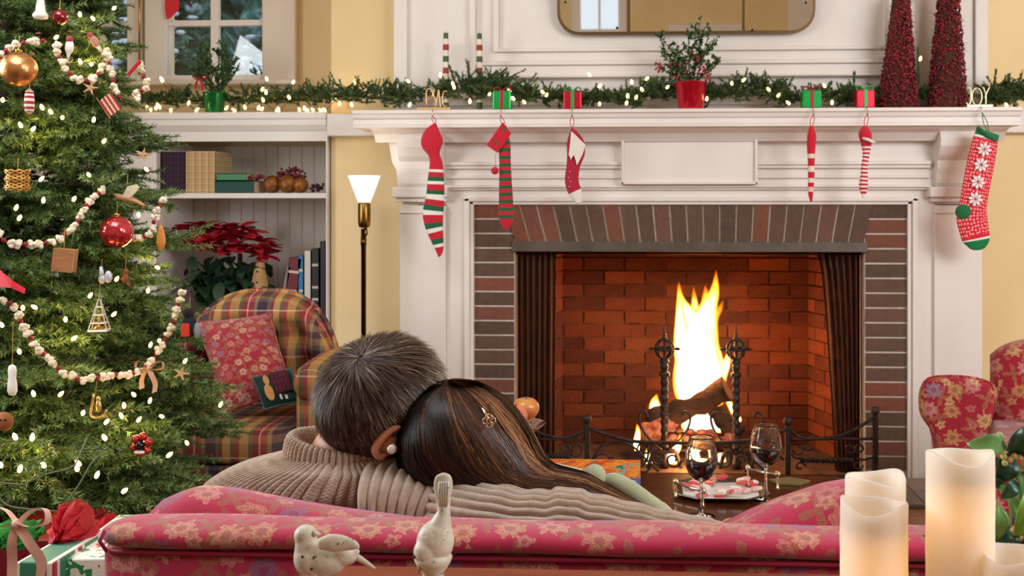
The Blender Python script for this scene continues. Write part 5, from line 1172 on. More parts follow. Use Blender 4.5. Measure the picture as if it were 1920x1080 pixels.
pad_x('seat_cushion', [bxl+.04+(bxr-bxl-.08)*i/20 for i in range(21)], lambda x: zse, zse-.13, (Ysf+Yb_-.1)/2, Yb_-.08-Ysf, PL, ac, sq=.32)
MB().box((bxl+.03, Ysf+.02, .14), (bxr-.03, Yb_, zse-.13)).build('seat_base', PL, ac, bevel=.015, boxuv=True)
for s, xx in ((-1, bxl-.01), (1, bxr+.01)):
    R = []
    for i in range(14):
        y = Ysf+.02+(Yb_-Ysf-.05)*i/13; r = .075*(1 if i else .8); zc = .585+.02*math.sin(i/13*PI)
        ring = [(xx+s*.01+r*math.cos(a), y, zc+r*.85*math.sin(a)) for a in [k*2*PI/18 for k in range(18)]]; R.append(ring)
    MB().rings(R).build('armrest', PL, ac, True, boxuv=True); MB().box((xx-.045, Ysf+.03, .15), (xx+.045, Yb_-.02, .57)).build('arm_panel', PL, ac, bevel=.01, boxuv=True)
LEGW = P('dark leg wood', '3A2418', .4)
for x in (bxl+.06, bxr-.06):
    for y in (Ysf+.07, Yb_-.03): MB().tube([(x, y, 0), (x, y, .16)], [.016, .025], 8).build('leg', LEGW, ac, True)
RF = floral('red floral cotton', 'A8142C', '8E1024', ['D08A78', 'C8A070', '8A7A88', 'B87068', 'D8B090'], '9A6A40', .052, .3)
def cushion(name, label, quad, Y, thick, mat, cat='cushion', tiltdeg=20, N=20, uvs=1.0, group=None):
    """square cushion through four px corners (tl,tr,br,bl) leaning back"""
    c = [W(a, b, Y+dy) for (a, b), dy in zip(quad, (tiltdeg, tiltdeg, 0, 0))]; nr = (c[1]-c[0]).cross(c[3]-c[0]).normalized()
    if nr.y > 0: nr = -nr
    A = []; B_ = []; uvg = []
    for j in range(N+1):
        ra, rb = [], []
        for i in range(N+1):
            u, v = i/N, j/N; p = (c[0]*(1-u)+c[1]*u)*(1-v)+(c[3]*(1-u)+c[2]*u)*v
            e = (max(0, 4*u*(1-u))*max(0, 4*v*(1-v)))**.38; pin = .06*(1-(2*u-1)**2)*((2*v-1)); pin2 = .06*(1-(2*v-1)**2)*(2*u-1)
            mid = (c[0]+c[1]+c[2]+c[3])/4; p = p-(c[3]-c[0])*pin*.5-(c[1]-c[0])*pin2*.5
            ra.append(p+nr*thick*.5*e); rb.append(p-nr*thick*.5*e)
        A.append(ra); B_.append(rb)
    m = MB(); n0 = 0
    w_, h_ = (c[1]-c[0]).length*uvs, (c[3]-c[0]).length*uvs
    for G in (A, B_):
        m.rings(G, False, False)
        for j in range(N):
            for i in range(N): m.uv[n0] = [(w_*i/N, h_*(1-j/N)), (w_*(i+1)/N, h_*(1-j/N)), (w_*(i+1)/N, h_*(1-(j+1)/N)), (w_*i/N, h_*(1-(j+1)/N))]; n0 += 1
    t = thing(name, label, cat, tuple((c[2]+c[3])/2), group); m.build('cover', mat, t, True)
    edge = A[0]+[r[-1] for r in A[1:]]+list(reversed(A[-1][:-1]))+[r[0] for r in reversed(A[:-1])]
    return t, A, c, nr, edge
t, A, c, nr, edge = cushion('cushion', 'large red flowered square cushion leaning in the plaid armchair', [(366, 604), (506, 588), (552, 738), (424, 772)], 3.62, .13, RF, tiltdeg=.26, uvs=1.0)
MB().tube(edge, .005, 6).build('piping', RF, t, True, boxuv=True)
NV = P('dark green needlepoint', '14322A', .95, col2='1E3E34', vscale=60); 
t, A, c, nr, edge = cushion('cushion', 'small dark green cushion with a snowman and red lettering on the plaid seat', [(474, 708), (545, 692), (566, 752), (496, 768)], 3.52, .06, NV, tiltdeg=.08)
MB().tube(edge, .004, 6).build('piping', P('grey blue cord', '4A5A62', .8), t, True)
def qp(u, v, off=.034): return (c[0]*(1-u)+c[1]*u)*(1-v)+(c[3]*(1-u)+c[2]*u)*v+nr*off
SNW = P('stitched snowman cream', 'C0955A', .9, col2='C87E48', vscale=30)
def patch(name, pts, mat, off=.031, rnd=True):
    m = MB(); P_ = [qp(u, v, off) for u, v in pts]; Q_ = [p-nr*.004 for p in P_]; n = len(P_); m.v += [tuple(p) for p in P_+Q_]; m._f(range(n)); m._f(list(range(2*n-1, n-1, -1)))
    for i in range(n): j = (i+1) % n; m._f((i, j, n+j, n+i))
    return m.build(name, mat, t)
def ell(u, v, a, b, n=14): return [(u+a*math.cos(k*2*PI/n), v+b*math.sin(k*2*PI/n)) for k in range(n)]
patch('snowman_patch', ell(.36, .3, .075, .15), SNW, .033); patch('snowman_patch', ell(.34, .68, .11, .25), SNW, .035)
patch('lettering_panel', [(.5, .12), (.93, .12), (.93, .75), (.5, .75)], P('wine red stitch', '4A1626', .95), .0325)
# illegible lettering suggested as three stitched rows
for k in range(3):
    for q in range(4): u0 = .53+q*.1; v0 = .18+k*.19; patch('stitched_letter', [(u0, v0), (u0+.055, v0), (u0+.055, v0+.03), (u0+.02, v0+.06), (u0+.055, v0+.12), (u0, v0+.13)], P('purple red stitch', '6A2438', .95), .0345)
patch('candle_patch', [(.56, .8), (.61, .8), (.61, .95), (.56, .95)], P('white stitch', 'C8BEB4', .9), .034); patch('candle_patch', [(.69, .86), (.75, .86), (.75, .97), (.69, .97)], P('white stitch', 'C8BEB4', .9), .034)
# ---------------------------------------------------------------- right armchair, red floral, seen from its side
RF2 = floral('rose floral chintz', 'A8162E', '94122A', ['D89890', 'C8A060', '8A90A0', 'C07870', 'D8B878'], 'A07A48', .07, .3, .75)
rc = thing('armchair', 'red flowered armchair with rolled arm at the right edge, beside the fireplace', 'armchair', (px(1900, 3.2), 3.3, 0))
Ya = 3.12; qa = W(1798, 705, Ya); al = math.radians(18)
RM = Matrix.Translation((qa.x, Ya, 0)) @ Matrix.Rotation(-al, 4, 'Z')      # local: x along the seat width, y towards the back, z up
ar_h = qa.z; hwid = .112
def rl(p): return RM @ Vector(p)
def armsec(x0, sg, y, k=1.0, drop=0):
    pts = [(-.062, .28), (-.066, .42), (-.078, ar_h-.17), (-.108, ar_h-.12), (-.112, ar_h-.06), (-.092, ar_h-.014), (-.04, ar_h), (.03, ar_h), (.084, ar_h-.012), (.104, ar_h-.05), (.09, ar_h-.12), (.07, ar_h-.2), (.07, .28)]
    S = spline(pts, 34); c = (0, ar_h-.15); return [rl((x0+sg*(c[0]+(p[0]-c[0])*k), y, c[1]+(p[1]-c[1])*k-drop)) for p in S]
def chair_arm(x0, sg):
    ys = [(-.012, .72), (-.010, .88), (-.004, .96), (.006, 1.0), (.15, 1.0), (.3, 1.0), (.45, 1.0), (.54, .96)]
    MB().rings([armsec(x0, sg, y, k*(1-.12*y), max(0, y)*.15) for y, k in ys]).build('armrest', RF2, rc, True, boxuv=True)
    MB().tube(armsec(x0, sg, .001, .985)[2:-2], .0045, 6).build('piping', RF2, rc, True, boxuv=True)
chair_arm(0, 1); chair_arm(.78, -1)
def rbox(name, lo, hi, bev=.03, sub=0):
    o = MB().box(lo, hi, RM).build(name, RF2, rc, True, bevel=bev, boxuv=True, segs=4); return o
rbox('seat_base', (-.055, .02, .09), (.835, .62, .36), .02)
rbox('seat_cushion', (.075, -.01, .365), (.705, .58, .47), .045)
zbk = W(1895, 627, 3.66).z
R = []
for i in range(25):
    u = i/24; x = .09+.64*u; e = 1-abs(2*u-1)**6; tp = zbk-.05*(1-e)-.02*abs(2*u-1)**2; sec = []
    for k in range(20):
        a = k*2*PI/20; ca, sa = math.cos(a), math.sin(a); yy = .56+math.copysign(abs(ca)**.55, ca)*.085*(.5+.5*e); h = (tp-.35)/2; zz = .35+h+math.copysign(abs(sa)**.4, sa)*h; sec.append(rl((x, yy+.10*(zz-.35), zz)))
    R.append(sec)
MB().rings(R).build('backrest', RF2, rc, True, boxuv=True)
for x in (.0, .78):
    for y in (.05, .68): q = rl((x, y, 0)); MB().tube([q, q+Vector((0, 0, .1))], [.016, .024], 8).build('leg', LEGW, rc, True)
# ---------------------------------------------------------------- coffee table
TW = P('polished table wood', '5E2E14', .22, col2='3E1C0C', vscale=6, stretch=(1, 9, 1), coat=.5)
tz = .42; ct = thing('coffee_table', 'low polished dark wood coffee table in front of the fire', 'coffee table', (px(1260, 2.7), 2.7, 0))
tx0, tx1 = px(900, 2.9), px(1585, 2.9)
MB().box((tx0, 2.36, tz-.03), (tx1, 3.0, tz)).build('tabletop', TW, ct, bevel=.006)
MB().box((tx0+.05, 2.41, tz-.1), (tx1-.05, 2.43, tz-.03)).box((tx0+.05, 2.93, tz-.1), (tx1-.05, 2.95, tz-.03)).box((tx0+.05, 2.43, tz-.1), (tx0+.07, 2.93, tz-.03)).box((tx1-.07, 2.43, tz-.1), (tx1-.05, 2.93, tz-.03)).build('apron', TW, ct)
for x in (tx0+.06, tx1-.06):
    for y in (2.42, 2.94): MB().tube([(x, y, 0), (x, y, .2), (x, y, tz-.03)], [.017, .022, .028], 8).build('leg', TW, ct, True)
def tab(p, q):  # point on the table top under pixel
    u = (p-PX0)/FPX; v = (PY0-q)/FPX; t_ = (tz-CZ)/v; dx = -math.sin(TH)+math.cos(TH)*u; dy = math.cos(TH)+math.sin(TH)*u; return Vector((dx*t_, dy*t_, tz))
WINE = P('red wine', '2A0410', .05, trans=.55, ior=1.34)
def wineglass(pq, label):
    c = tab(*pq); t = thing('wine_glass', label, 'wine glass', tuple(c), 'wine glasses on the coffee table'); del t['group']; H = .2; 
    o = [(.0001, .0035), (.0, .0015), (.034, .0), (.0345, .0015), (.012, .004), (.0045, .010), (.0036, .03), (.0034, .078), (.006, .088), (.018, .094), (.032, .108), (.0405, .128), (.0415, .145), (.038, .168), (.0305, .196), (.0298, .2), (.0290, .196), (.0365, .168), (.0398, .145), (.0388, .128), (.030, .110), (.016, .0965), (.0001, .094)]
    MB().lathe(o[1:], c, 40, cap=False).build('glass', GLASS, t, True)
    MB().lathe([(.0001, .0945), (.0158, .0970), (.0296, .1105), (.0384, .1282), (.0390, .136), (.0001, .136)], c, 40).build('wine', WINE, t, True)
    return t
wineglass((1315, 969), 'left wine glass with red wine, in front of the candy tray'); wineglass((1436, 938), 'right wine glass with red wine, standing behind the sofa cushion by the tray')
TRS = P('tarnished silver tray', '8A8078', .25, 1, col2='5A5048', vscale=12)
tc = tab(1350, 925); tr_ = thing('serving_tray', 'silver octagonal tray with post handles holding candy', 'tray', tuple(tc))
ta, tb_ = .135, .088; oct_ = [(tc.x+ta*math.copysign(abs(math.cos(a))**.75, math.cos(a)), tc.y+tb_*1.25*math.copysign(abs(math.sin(a))**.75, math.sin(a))) for a in [PI/8+k*PI/4 for k in range(8)]]
def osc(s, z): return [(tc.x+(p[0]-tc.x)*s, tc.y+(p[1]-tc.y)*s, z) for p in oct_]
MB().rings([osc(.8, tz+.001), osc(1.0, tz+.012), osc(1.0, tz+.015), osc(.8, tz+.006)], True, True).build('plate', TRS, tr_)
MB().rings([osc(.79, tz+.0065), osc(.79, tz+.0085)], True, True).build('liner', P('white doily', 'D8D8D0', .7), tr_)
hl, hr = [(tc.x-ta*1.0, tc.y-tb_*.55), (tc.x-ta*.62, tc.y-tb_*1.15)], None
def handle(p, q):
    for a in (p, q): MB().lathe([(.007, 0), (.0035, .004), (.003, .03), (.004, .034)], (a[0], a[1], tz+.012), 10).ball((a[0], a[1], tz+.052), .0085, 12).build('handle_post', P('brass ball', 'D8C8A0', .2, .9), tr_, True)
    MB().tube([(p[0], p[1], tz+.049), (q[0], q[1], tz+.049)], .0035, 8).build('handle_bar', SILV, tr_, True)
a1, a2, b1, b2 = tab(1267, 940), tab(1318, 958), tab(1402, 912), tab(1458, 925)
handle(a1, a2); handle(b1, b2)
CM = [P('candy pink red', 'D83A44', .35, col2='E86A6A', vscale=40), P('candy white', 'F0E4DC', .4), P('candy pale pink', 'E8A8A0', .4, col2='F0D0C8', vscale=40)]
cm_ = [tmpl(MB().prism([(-.016, -.008), (-.004, -.011), (.014, -.009), (.017, .003), (.006, .011), (-.013, .009)], 0, .0065, 'z'), m_) for m_ in CM]
rc_ = random.Random(4); k = 0
while k < 34:
    a, b = rc_.uniform(-.74, .74), rc_.uniform(-.74, .74)
    if abs(a)+abs(b) > 1.15: continue
    o = inst('candy', cm_[k % 3], (tc.x+a*ta, tc.y+b*tb_*1.2, tz+.0088+(k//12)*.0062), None, (rc_.uniform(-.12, .12), rc_.uniform(-.12, .12), rc_.uniform(0, 6.28)))
    cn = ('bright pinkish red', 'white', 'pale pink')[k % 3]; tag(o, cn+' candy piece lying on the silver tray', 'candy', cn+' candy pieces on the tray'); k += 1
# fruit stand with apples
fc = W(965, 800, 2.75); fs = thing('fruit_stand', 'footed clear glass fruit dish behind the woman\'s hair', 'dish', (fc.x, 2.75, tz)); zf = W(1000, 800, 2.75).z-tz
MB().lathe([(.0001, .002), (.05, 0), (.052, .004), (.012, .014), (.008, .03), (.008, zf-.03), (.02, zf-.018), (.055, zf-.012), (.082, zf+.006), (.084, zf+.01), (.08, zf+.01), (.05, zf-.006), (.0001, zf-.01)], (fc.x, 2.75, tz), 36).build('dish', GLASS, fs, True)
APP = P('apple skin', 'D8A850', .3, col2='C8402C', vscale=9, coat=.3); APR = P('red apple skin', 'C84030', .3, col2='E0A080', vscale=14, coat=.3)
for a, b, m_, lb_ in ((986, 766, APP, 'yellow and red apple on top of the fruit dish'), (966, 780, APR, 'red apple low in the fruit dish next to the hair'), (940, 782, APR, 'red apple in the fruit dish hidden by the hair')):
    cc = W(a, b, 2.73 if m_ is APP else 2.70); r = 25/SCL(2.73) if m_ is APP else 24/SCL(2.7); t = thing('apple', lb_, 'apple', (cc.x, cc.y, cc.z-r))
    prof = [(max(.0001, r*math.cos(u)*(1+.06*math.sin(u))), r*(.9*math.sin(u)-(.22*math.exp(-((u-PI/2)/.35)**2)))) for u in [-PI/2+PI*i/18 for i in range(19)]]
    MB().lathe(prof, cc, 24).build('flesh', m_, t, True); MB().tube([cc+Vector((0, 0, r*.6)), cc+Vector((.003, 0, r*.95))], .0015, 5).build('stalk', TWIG, t)
# puzzle box / big book
b0 = tab(1030, 915); b1_ = tab(1201, 915); pb = thing('picture_box', 'large colourful picture box with a blue edge on the coffee table', 'box', (b1_.x-.2, b1_.y+.12, tz)); bz = tz+.031; yb0 = b1_.y; xb1 = b1_.x; yb1 = yb0+.19
pn = NT('colour picture print'); uvc = pn.coord('Object'); nz1 = pn.noise(uvc, 11, 2); nz1.inputs['Distortion'].default_value = 1.2
pcl = pn.ramp(nz1.outputs[0], [(0, '2E8A4A'), (.36, 'C8442A'), (.43, 'E8702A'), (.5, 'F0A030'), (.56, 'E86A3A'), (.62, '7AB8B0'), (.68, '3A7A3A')], True); pn.l(pcl, pn.b.inputs['Base Color']); pn.b.inputs['Roughness'].default_value = .3
MB().box((xb1-.42, yb0, bz-.004), (xb1, yb1, bz)).build('picture_lid', pn.m, pb)
MB().box((xb1-.42, yb0, tz), (xb1, yb1, bz-.004)).build('body', P('blue box edge', '4A62A0', .5, col2='6A80B0', vscale=12), pb)
text('lettering', 'WISTED', P('white print', 'E8E8F0', .5), Vector((xb1-.045, yb0-.0006, tz+.014)), .019, pb)
# papers at the right of the table
tag(MB().prism([tuple(tab(a, b))[:2] for a, b in ((1440, 903), (1480, 899), (1520, 905), (1500, 912), (1455, 910))], tz, tz+.008, 'z').build('sunglasses_case', P('olive case', '6A5A30', .5), bevel=.002), 'small olive case lying on the table behind the tray', 'case')
# ---------------------------------------------------------------- gifts under the tree
GY = 2.15
def gbox(a0, a1, q0, q1, Y, dep, mat, label, rot=0, rib=None, zb=0, name='gift_box'):
    x0, x1 = px(a0, Y), px(a1, Y); z1 = W(a0, q0, Y).z; t = thing(name, label, 'gift', ((x0+x1)/2, Y+dep/2, zb)); Mx = Matrix.Translation(((x0+x1)/2, Y+dep/2, 0)) @ Matrix.Rotation(rot, 4, 'Z') @ Matrix.Translation((-(x0+x1)/2, -Y-dep/2, 0))
    MB().box((x0, Y, zb), (x1, Y+dep, z1), Mx).build('box', mat, t, bevel=.003, boxuv=True)
    if rib: MB().box(((x0+x1)/2-.012, Y-.001, zb+.001), ((x0+x1)/2+.012, Y+dep+.001, z1+.001), Mx).build('ribbon', rib, t)
    return z1
WRS = stripes('striped wrap', [(0, '1E7A58'), (.3, 'E8E0D8'), (.42, 'B01830'), (.6, 'E8E0D8'), (.7, '1E7A58')], 0, 11, .5)
WRH = stripes('holly wrap', [(0, 'E8E4D8'), (1, 'E8E4D8')], rough=.5); 
_s = WRH.node_tree; _n = _s.nodes.new('ShaderNodeTexNoise'); _n.inputs['Scale'].default_value = 26; _c = _s.nodes.new('ShaderNodeTexCoord'); _s.links.new(_c.outputs['Object'], _n.inputs['Vector'])
_r = _s.nodes.new('ShaderNodeValToRGB'); _r.color_ramp.interpolation = 'CONSTANT'; _r.color_ramp.elements[0].color = hexc('C02838'); _r.color_ramp.elements[1].position = .36; _r.color_ramp.elements[1].color = hexc('EAE8DE')
for _p, _h in ((.55, '1E8A48'), (.64, 'EAE8DE'), (.68, '8CC838')): _e = _r.color_ramp.elements.new(_p); _e.color = hexc(_h)
_s.links.new(_n.outputs[0], _r.inputs[0]); _s.links.new(_r.outputs[0], _s.nodes['Principled BSDF'].inputs['Base Color'])
WRR = P('deep red wrap', '7A1220', .4); 
z_ = gbox(98, 250, 1046, 1200, 2.0, .3, WRH, 'white gift box with green holly leaves beside the sofa corner', .1)
z_ = gbox(30, 100, 1054, 1200, 1.95, .2, WRS, 'green red and white striped gift box under the ribbon bow', 0)
z_ = gbox(-30, 98, 1012, 1200, 2.2, .25, WRR, 'deep red gift box behind the striped one', .05)
z_ = gbox(252, 300, 982, 1200, 2.5, .12, P('beige wrap', 'A89878', .8), 'plain beige gift box seen behind the sofa corner')
bow('ribbon_bow', W(45, 975, 1.92), .052, P('pale pink ribbon', 'E8B8A8', .45, sheen=.4), 'large pale pink ribbon bow on the striped gift', tails=((.9, -2.2), (-.2, -2.0)))
GT = P('green tissue', '1A9A3C', .6, col2='0E6A2A', vscale=10); RTI = P('red tissue', 'C00E20', .55, col2='8E0A18', vscale=8)
def tissue(name, label, pts, Y, mat, dep=.08, spk=.03):
    c = [W(a, b, Y) for a, b in pts]; m = MB(); n = len(c); cc = sum(c, Vector())/n; R = []
    for k, (s_, yy) in enumerate(((.2, -dep*.7), (.6, -dep*.55), (.92, -dep*.25), (1.0, 0), (.85, dep*.4), (.3, dep*.6))):
        ring = []
        for i in range(48):
            f = i/48*n; j = int(f); p = c[j].lerp(c[(j+1) % n], f-j); q = cc+(p-cc)*s_*(1+.05*math.sin(i*2.1+k)); ring.append(q+Vector((0, yy+.012*math.sin(i*1.9+k*2.3), .008*math.cos(i*1.3+k))))
        R.append(ring)
    m.rings(R); return tag(m.build(name, mat), label, 'tissue paper')
tissue('red_tissue', 'crumpled bright red tissue paper rising behind the holly gift box', [(112, 955), (128, 945), (152, 938), (168, 985), (186, 1010), (182, 1040), (150, 1045), (128, 1042), (105, 1020), (98, 985)], 2.12, RTI)
tissue('red_tissue', 'dim dark red tissue paper between the tree and the sofa', [(170, 975), (200, 968), (232, 985), (238, 1010), (210, 1030), (178, 1020)], 2.4, RTI)
tissue('green_tissue', 'shiny green tissue paper under the pink ribbon bow', [(-10, 985), (30, 990), (55, 985), (75, 1000), (60, 1018), (20, 1018), (-10, 1010)], 2.1, GT)
tissue('green_tissue', 'green tissue paper spilling over the holly gift box', [(105, 1045), (120, 1035), (150, 1042), (185, 1035), (188, 1048), (150, 1056), (110, 1068)], 2.06, GT)
# ---------------------------------------------------------------- sofa
SF = floral('raspberry floral upholstery', 'C63458', 'AE2446', ['D8A08C', 'D0A880', '7A6C92', 'C88878', 'C89878'], '94784C', .058, .30, .9)
so = thing('sofa', 'raspberry red flowered sofa seen from behind', 'sofa', (.0, 1.75, 0))
YS = 1.22; sx0, sx1 = W(174, 1000, YS).x, W(1905, 1000, YS).x; zr1 = W(1100, 986, YS+.03).z; zr0 = W(1100, 1050, YS).z
def strip_loft(name, x0, x1, sect, n, endr=.03, parent=so, mat=SF, ends=True, uo=0):
    """loft section (y,z) list along x with rounded ends"""
    R = []; xs = []; cy = sum(p[0] for p in sect)/len(sect); cz_ = sum(p[1] for p in sect)/len(sect)
    st = [(x0+endr*(1-math.cos(k*PI/2/5)), math.sin(k*PI/2/5)*.85+.15) for k in range(6)]+[(x0+endr+(x1-x0-2*endr)*k/n, 1) for k in range(1, n)]+[(x1-endr*(1-math.cos(k*PI/2/5)), math.sin(k*PI/2/5)*.85+.15) for k in range(5, -1, -1)]
    for x, k in st: R.append([(x, cy+(p[0]-cy)*k, (cz_+(p[1]-cz_)*(k if ends else 1))+.0012*math.sin(x*23+p[0]*40)) for p in sect]); xs.append(x)
    m = MB(); m.rings(R); N = len(sect); per = [uo]
    for j in range(1, N+1): per.append(per[-1]+math.dist(sect[j % N], sect[j-1]))
    for i in range(len(R)-1):
        for j in range(N): m.uv[i*N+j] = [(xs[i], per[j]), (xs[i], per[j+1]), (xs[i+1], per[j+1]), (xs[i+1], per[j])]
    return m.build(name, mat, parent, True)
hh = (zr1-zr0)
sect = [(YS+.035+.042*math.cos(a)*1.0, (zr0+zr1)/2+hh*.51*math.copysign(abs(math.sin(a))**.8, math.sin(a))) for a in [k*2*PI/24 for k in range(24)]]
strip_loft('top_rail', sx0, sx1, sect, 60, .035)
MB().tube([(sx0+.02+(sx1-sx0-.04)*i/40, YS+.004, zr0-.002) for i in range(41)], .0035, 8).build('piping', P('raspberry piping', 'A02040', .7), so, True)
sect = [(YS+.008, .12), (YS+.004, .4), (YS+.006, zr0-.004), (YS+.06, zr0+.01), (YS+.07, .4), (YS+.07, .12)]
strip_loft('back_panel', sx0+.004, sx1-.004, sect, 30, .012, ends=False, uo=.3)
MB().tube([(sx0+.018, YS-.006, zr1-.004), (sx0+.014, YS-.01, (zr0+zr1)/2), (sx0+.016, YS+.002, zr0)], .0025, 6).build('piping', P('raspberry piping', 'A02040', .7), so, True)
for x0, x1 in ((sx0+.01, sx0+.15), (sx1-.15, sx1-.01)):
    R = []
    for i in range(12):
        y = YS+.04+.82*i/11; ring = [((x0+x1)/2+.075*math.cos(a), y, .52+.06*math.sin(a)) for a in [k*2*PI/18 for k in range(18)]]; R.append(ring)
    MB().rings(R).build('armrest', SF, so, True, boxuv=True); MB().box((x0+.02, YS+.05, .1), (x1-.02, YS+.84, .5)).build('arm_panel', SF, so, bevel=.01, boxuv=True)
MB().box((sx0+.13, YS+.05, .12), (sx1-.13, YS+.86, .29)).build('seat_base', SF, so, bevel=.01, boxuv=True)
xm = (sx0+sx1)/2
for a, b in ((sx0+.15, xm-.004), (xm+.004, sx1-.15)):
    pad_x('seat_cushion', [a+(b-a)*i/16 for i in range(17)], lambda x: .41, .29, YS+.50, .72, SF, so, sq=.3)
for x in (sx0+.06, sx1-.06):
    for y in (YS+.06, YS+.82): MB().tube([(x, y, 0), (x, y, .13)], [.018, .026], 8).build('leg', LEGW, so, True)
def bcush(label, tops, Y, dep, z0):
    X_ = [W(a, b, Y).x for a, b in tops]; Z_ = [W(a, b, Y).z for a, b in tops]
    def tf(x): return float(np.interp(x, X_, Z_))
    t = thing('back_cushion', label, 'cushion', ((X_[0]+X_[-1])/2, Y, z0), 'loose back cushions on the sofa'); del t['group']
    Z_ = [z-.006 for z in Z_]; xs = [X_[0]+(X_[-1]-X_[0])*i/40 for i in range(41)]
    o = pad_x('cover', xs, tf, z0, Y, dep, SF, t, sq=.62); return t, tf, xs
tcl, tf, xs = bcush('left loose sofa back cushion that the man leans on', [(270, 975), (276, 945), (300, 920), (345, 909), (380, 906), (430, 911), (500, 925), (560, 937), (640, 950), (720, 960), (820, 974), (900, 992), (1000, 1010)], 1.34, .13, .43)
MB().tube([(x, 1.34+.045, tf(x)-.012) for x in xs[4:-3]], .003, 6).build('piping', P('raspberry piping', 'A02040', .7), tcl, True)
tcr, tf, xs = bcush('right loose sofa back cushion rising behind the candles', [(1290, 1010), (1345, 987), (1400, 957), (1455, 933), (1510, 914), (1550, 901), (1590, 894), (1630, 896), (1660, 915), (1685, 965)], 1.32, .13, .43)
MB().tube([(x, 1.32+.045, tf(x)-.012) for x in xs[3:-3]], .003, 6).build('piping', P('raspberry piping', 'A02040', .7), tcr, True)
# ---------------------------------------------------------------- sofa table, birds, candles, leaves
STZ = .772; SW = P('sofa table wood', '9A5A40', .3, col2='84462E', vscale=5, stretch=(1, 10, 1), coat=.3)
stb = thing('sofa_table', 'long brown wooden console table standing behind the sofa', 'table', (.1, .95, 0))
TL = W(540, 1070, 1.12).x
MB().box((TL, .72, STZ-.03), (1.15, 1.192, STZ)).build('tabletop', SW, stb, bevel=.004)
MB().box((TL+.03, .75, STZ-.12), (1.1, .77, STZ-.03)).box((TL+.03, 1.14, STZ-.12), (1.1, 1.16, STZ-.03)).build('apron', SW, stb)
for x in (TL+.05, 1.08):
    for y in (.77, 1.14): MB().tube([(x, y, 0), (x, y, STZ-.03)], [.016, .024], 8).build('leg', SW, stb, True)
BIRD = P('chipped white paint', 'E4DED2', .4, col2='CFC6B4', vscale=45, bump=.25, bscale=120)
# speckle the paint
def speck(mat):
    nt = mat.node_tree; N_ = nt.nodes; b = N_['Principled BSDF']; src = b.inputs['Base Color'].links[0].from_socket
    tc_ = N_.new('ShaderNodeTexCoord'); nz = N_.new('ShaderNodeTexNoise'); nz.inputs['Scale'].default_value = 170; nz.inputs['Detail'].default_value = 3; nt.links.new(tc_.outputs['Object'], nz.inputs['Vector'])
    cr = N_.new('ShaderNodeValToRGB'); cr.color_ramp.elements[0].position = .66; cr.color_ramp.elements[0].color = (0, 0, 0, 1); cr.color_ramp.elements[1].position = .69; cr.color_ramp.elements[1].color = (1, 1, 1, 1); nt.links.new(nz.outputs[0], cr.inputs[0])
    mx = N_.new('ShaderNodeMix'); mx.data_type = 'RGBA'; nt.links.new(cr.outputs[0], mx.inputs[0]); nt.links.new(src, mx.inputs[6]); mx.inputs[7].default_value = hexc('4A4638'); nt.links.new(mx.outputs[2], b.inputs['Base Color'])
speck(BIRD)
BY = 1.06; s = 1/SCL(BY); EYE = P('dark paint spot', '2A2A22', .6)
def bw(a, b, dy=0): return W(a, b, BY+dy)
def loftpx(path, hw, dp, name, parent, mat, n=28, k=20, dy=0):
    """path px centres, half width px, half depth px"""
    S = spline([tuple(bw(a, b, dy)) for a, b in path], n); H = [float(x[0])*s for x in spline([(h,) for h in hw], n)]; D = [float(x[0])*s for x in spline([(h,) for h in dp], n)]; R = []
    for i in range(n):
        d = Vector(S[min(i+1, n-1)])-Vector(S[max(0, i-1)]); d.normalize(); sd = Vector((d.z, 0, -d.x)).normalized(); c = Vector(S[i]); R.append([c+sd*max(.0004, H[i])*math.cos(a)+Vector((0, 1, 0))*max(.0004, D[i])*math.sin(a) for a in [q*2*PI/k for q in range(k)]])
    return MB().rings(R).build(name, mat, parent, True)
# bird 1: facing right, tail to lower right (body seen from behind its shoulder)
b1 = thing('bird_figurine', 'white chipped bird figurine looking right with its tail to the right', 'bird figurine', tuple(bw(600, 1080)))
def e_(a, b, rx, rz, ry, dy=0, rot=0): return ('e', bw(a, b, dy), (rx*s, ry*s, rz*s), Matrix.Rotation(rot, 4, 'Y'))
def c_(a, b, c, d, r0, r1, dy=0): return ('c', bw(a, b, dy), bw(c, d, dy), r0*s, r1*s)
b1b = body('body', [e_(573, 1004, 22, 21, 20), c_(573, 1006, 578, 1040, 19, 27), e_(583, 1045, 33, 33, 30), e_(606, 1048, 46, 31, 30, 0, .12), e_(635, 1040, 38, 22, 20, 0, .05), c_(640, 1036, 668, 1034, 16, 7)], BIRD, b1, .0012, 10)
MB().lathe([(7*s, 0), (5.5*s, 5*s), (2.5*s, 10*s), (.3*s, 14*s)], bw(589, 1000, -.004), 12, Matrix.Rotation(PI/2+.15, 4, 'Y')).build('beak', BIRD, b1, True)
loftpx([(598, 1020), (622, 1018), (648, 1019), (666, 1023), (673, 1029)], [10, 17, 14, 8, 2], [6, 9, 8, 5, 1], 'wing', b1b, BIRD, 18, 14, -.016)
loftpx([(652, 1036), (675, 1048), (695, 1061), (703, 1067)], [9, 6, 4, 3], [7, 5, 4, 3], 'tail', b1, BIRD, 14, 12)
for a, b in ((567, 1044), (584, 1067)): MB().ball(bw(a, b, -.019), .0017, 8).build('chip', EYE, b1)
MB().tube([bw(598, 1080), Vector((bw(598, 1080).x, BY, STZ+.004))], .006, 8).lathe([(.02, 0), (.021, .003), (.008, .006)], (bw(598, 1080).x, BY, STZ), 16).build('stand', BIRD, b1, True)
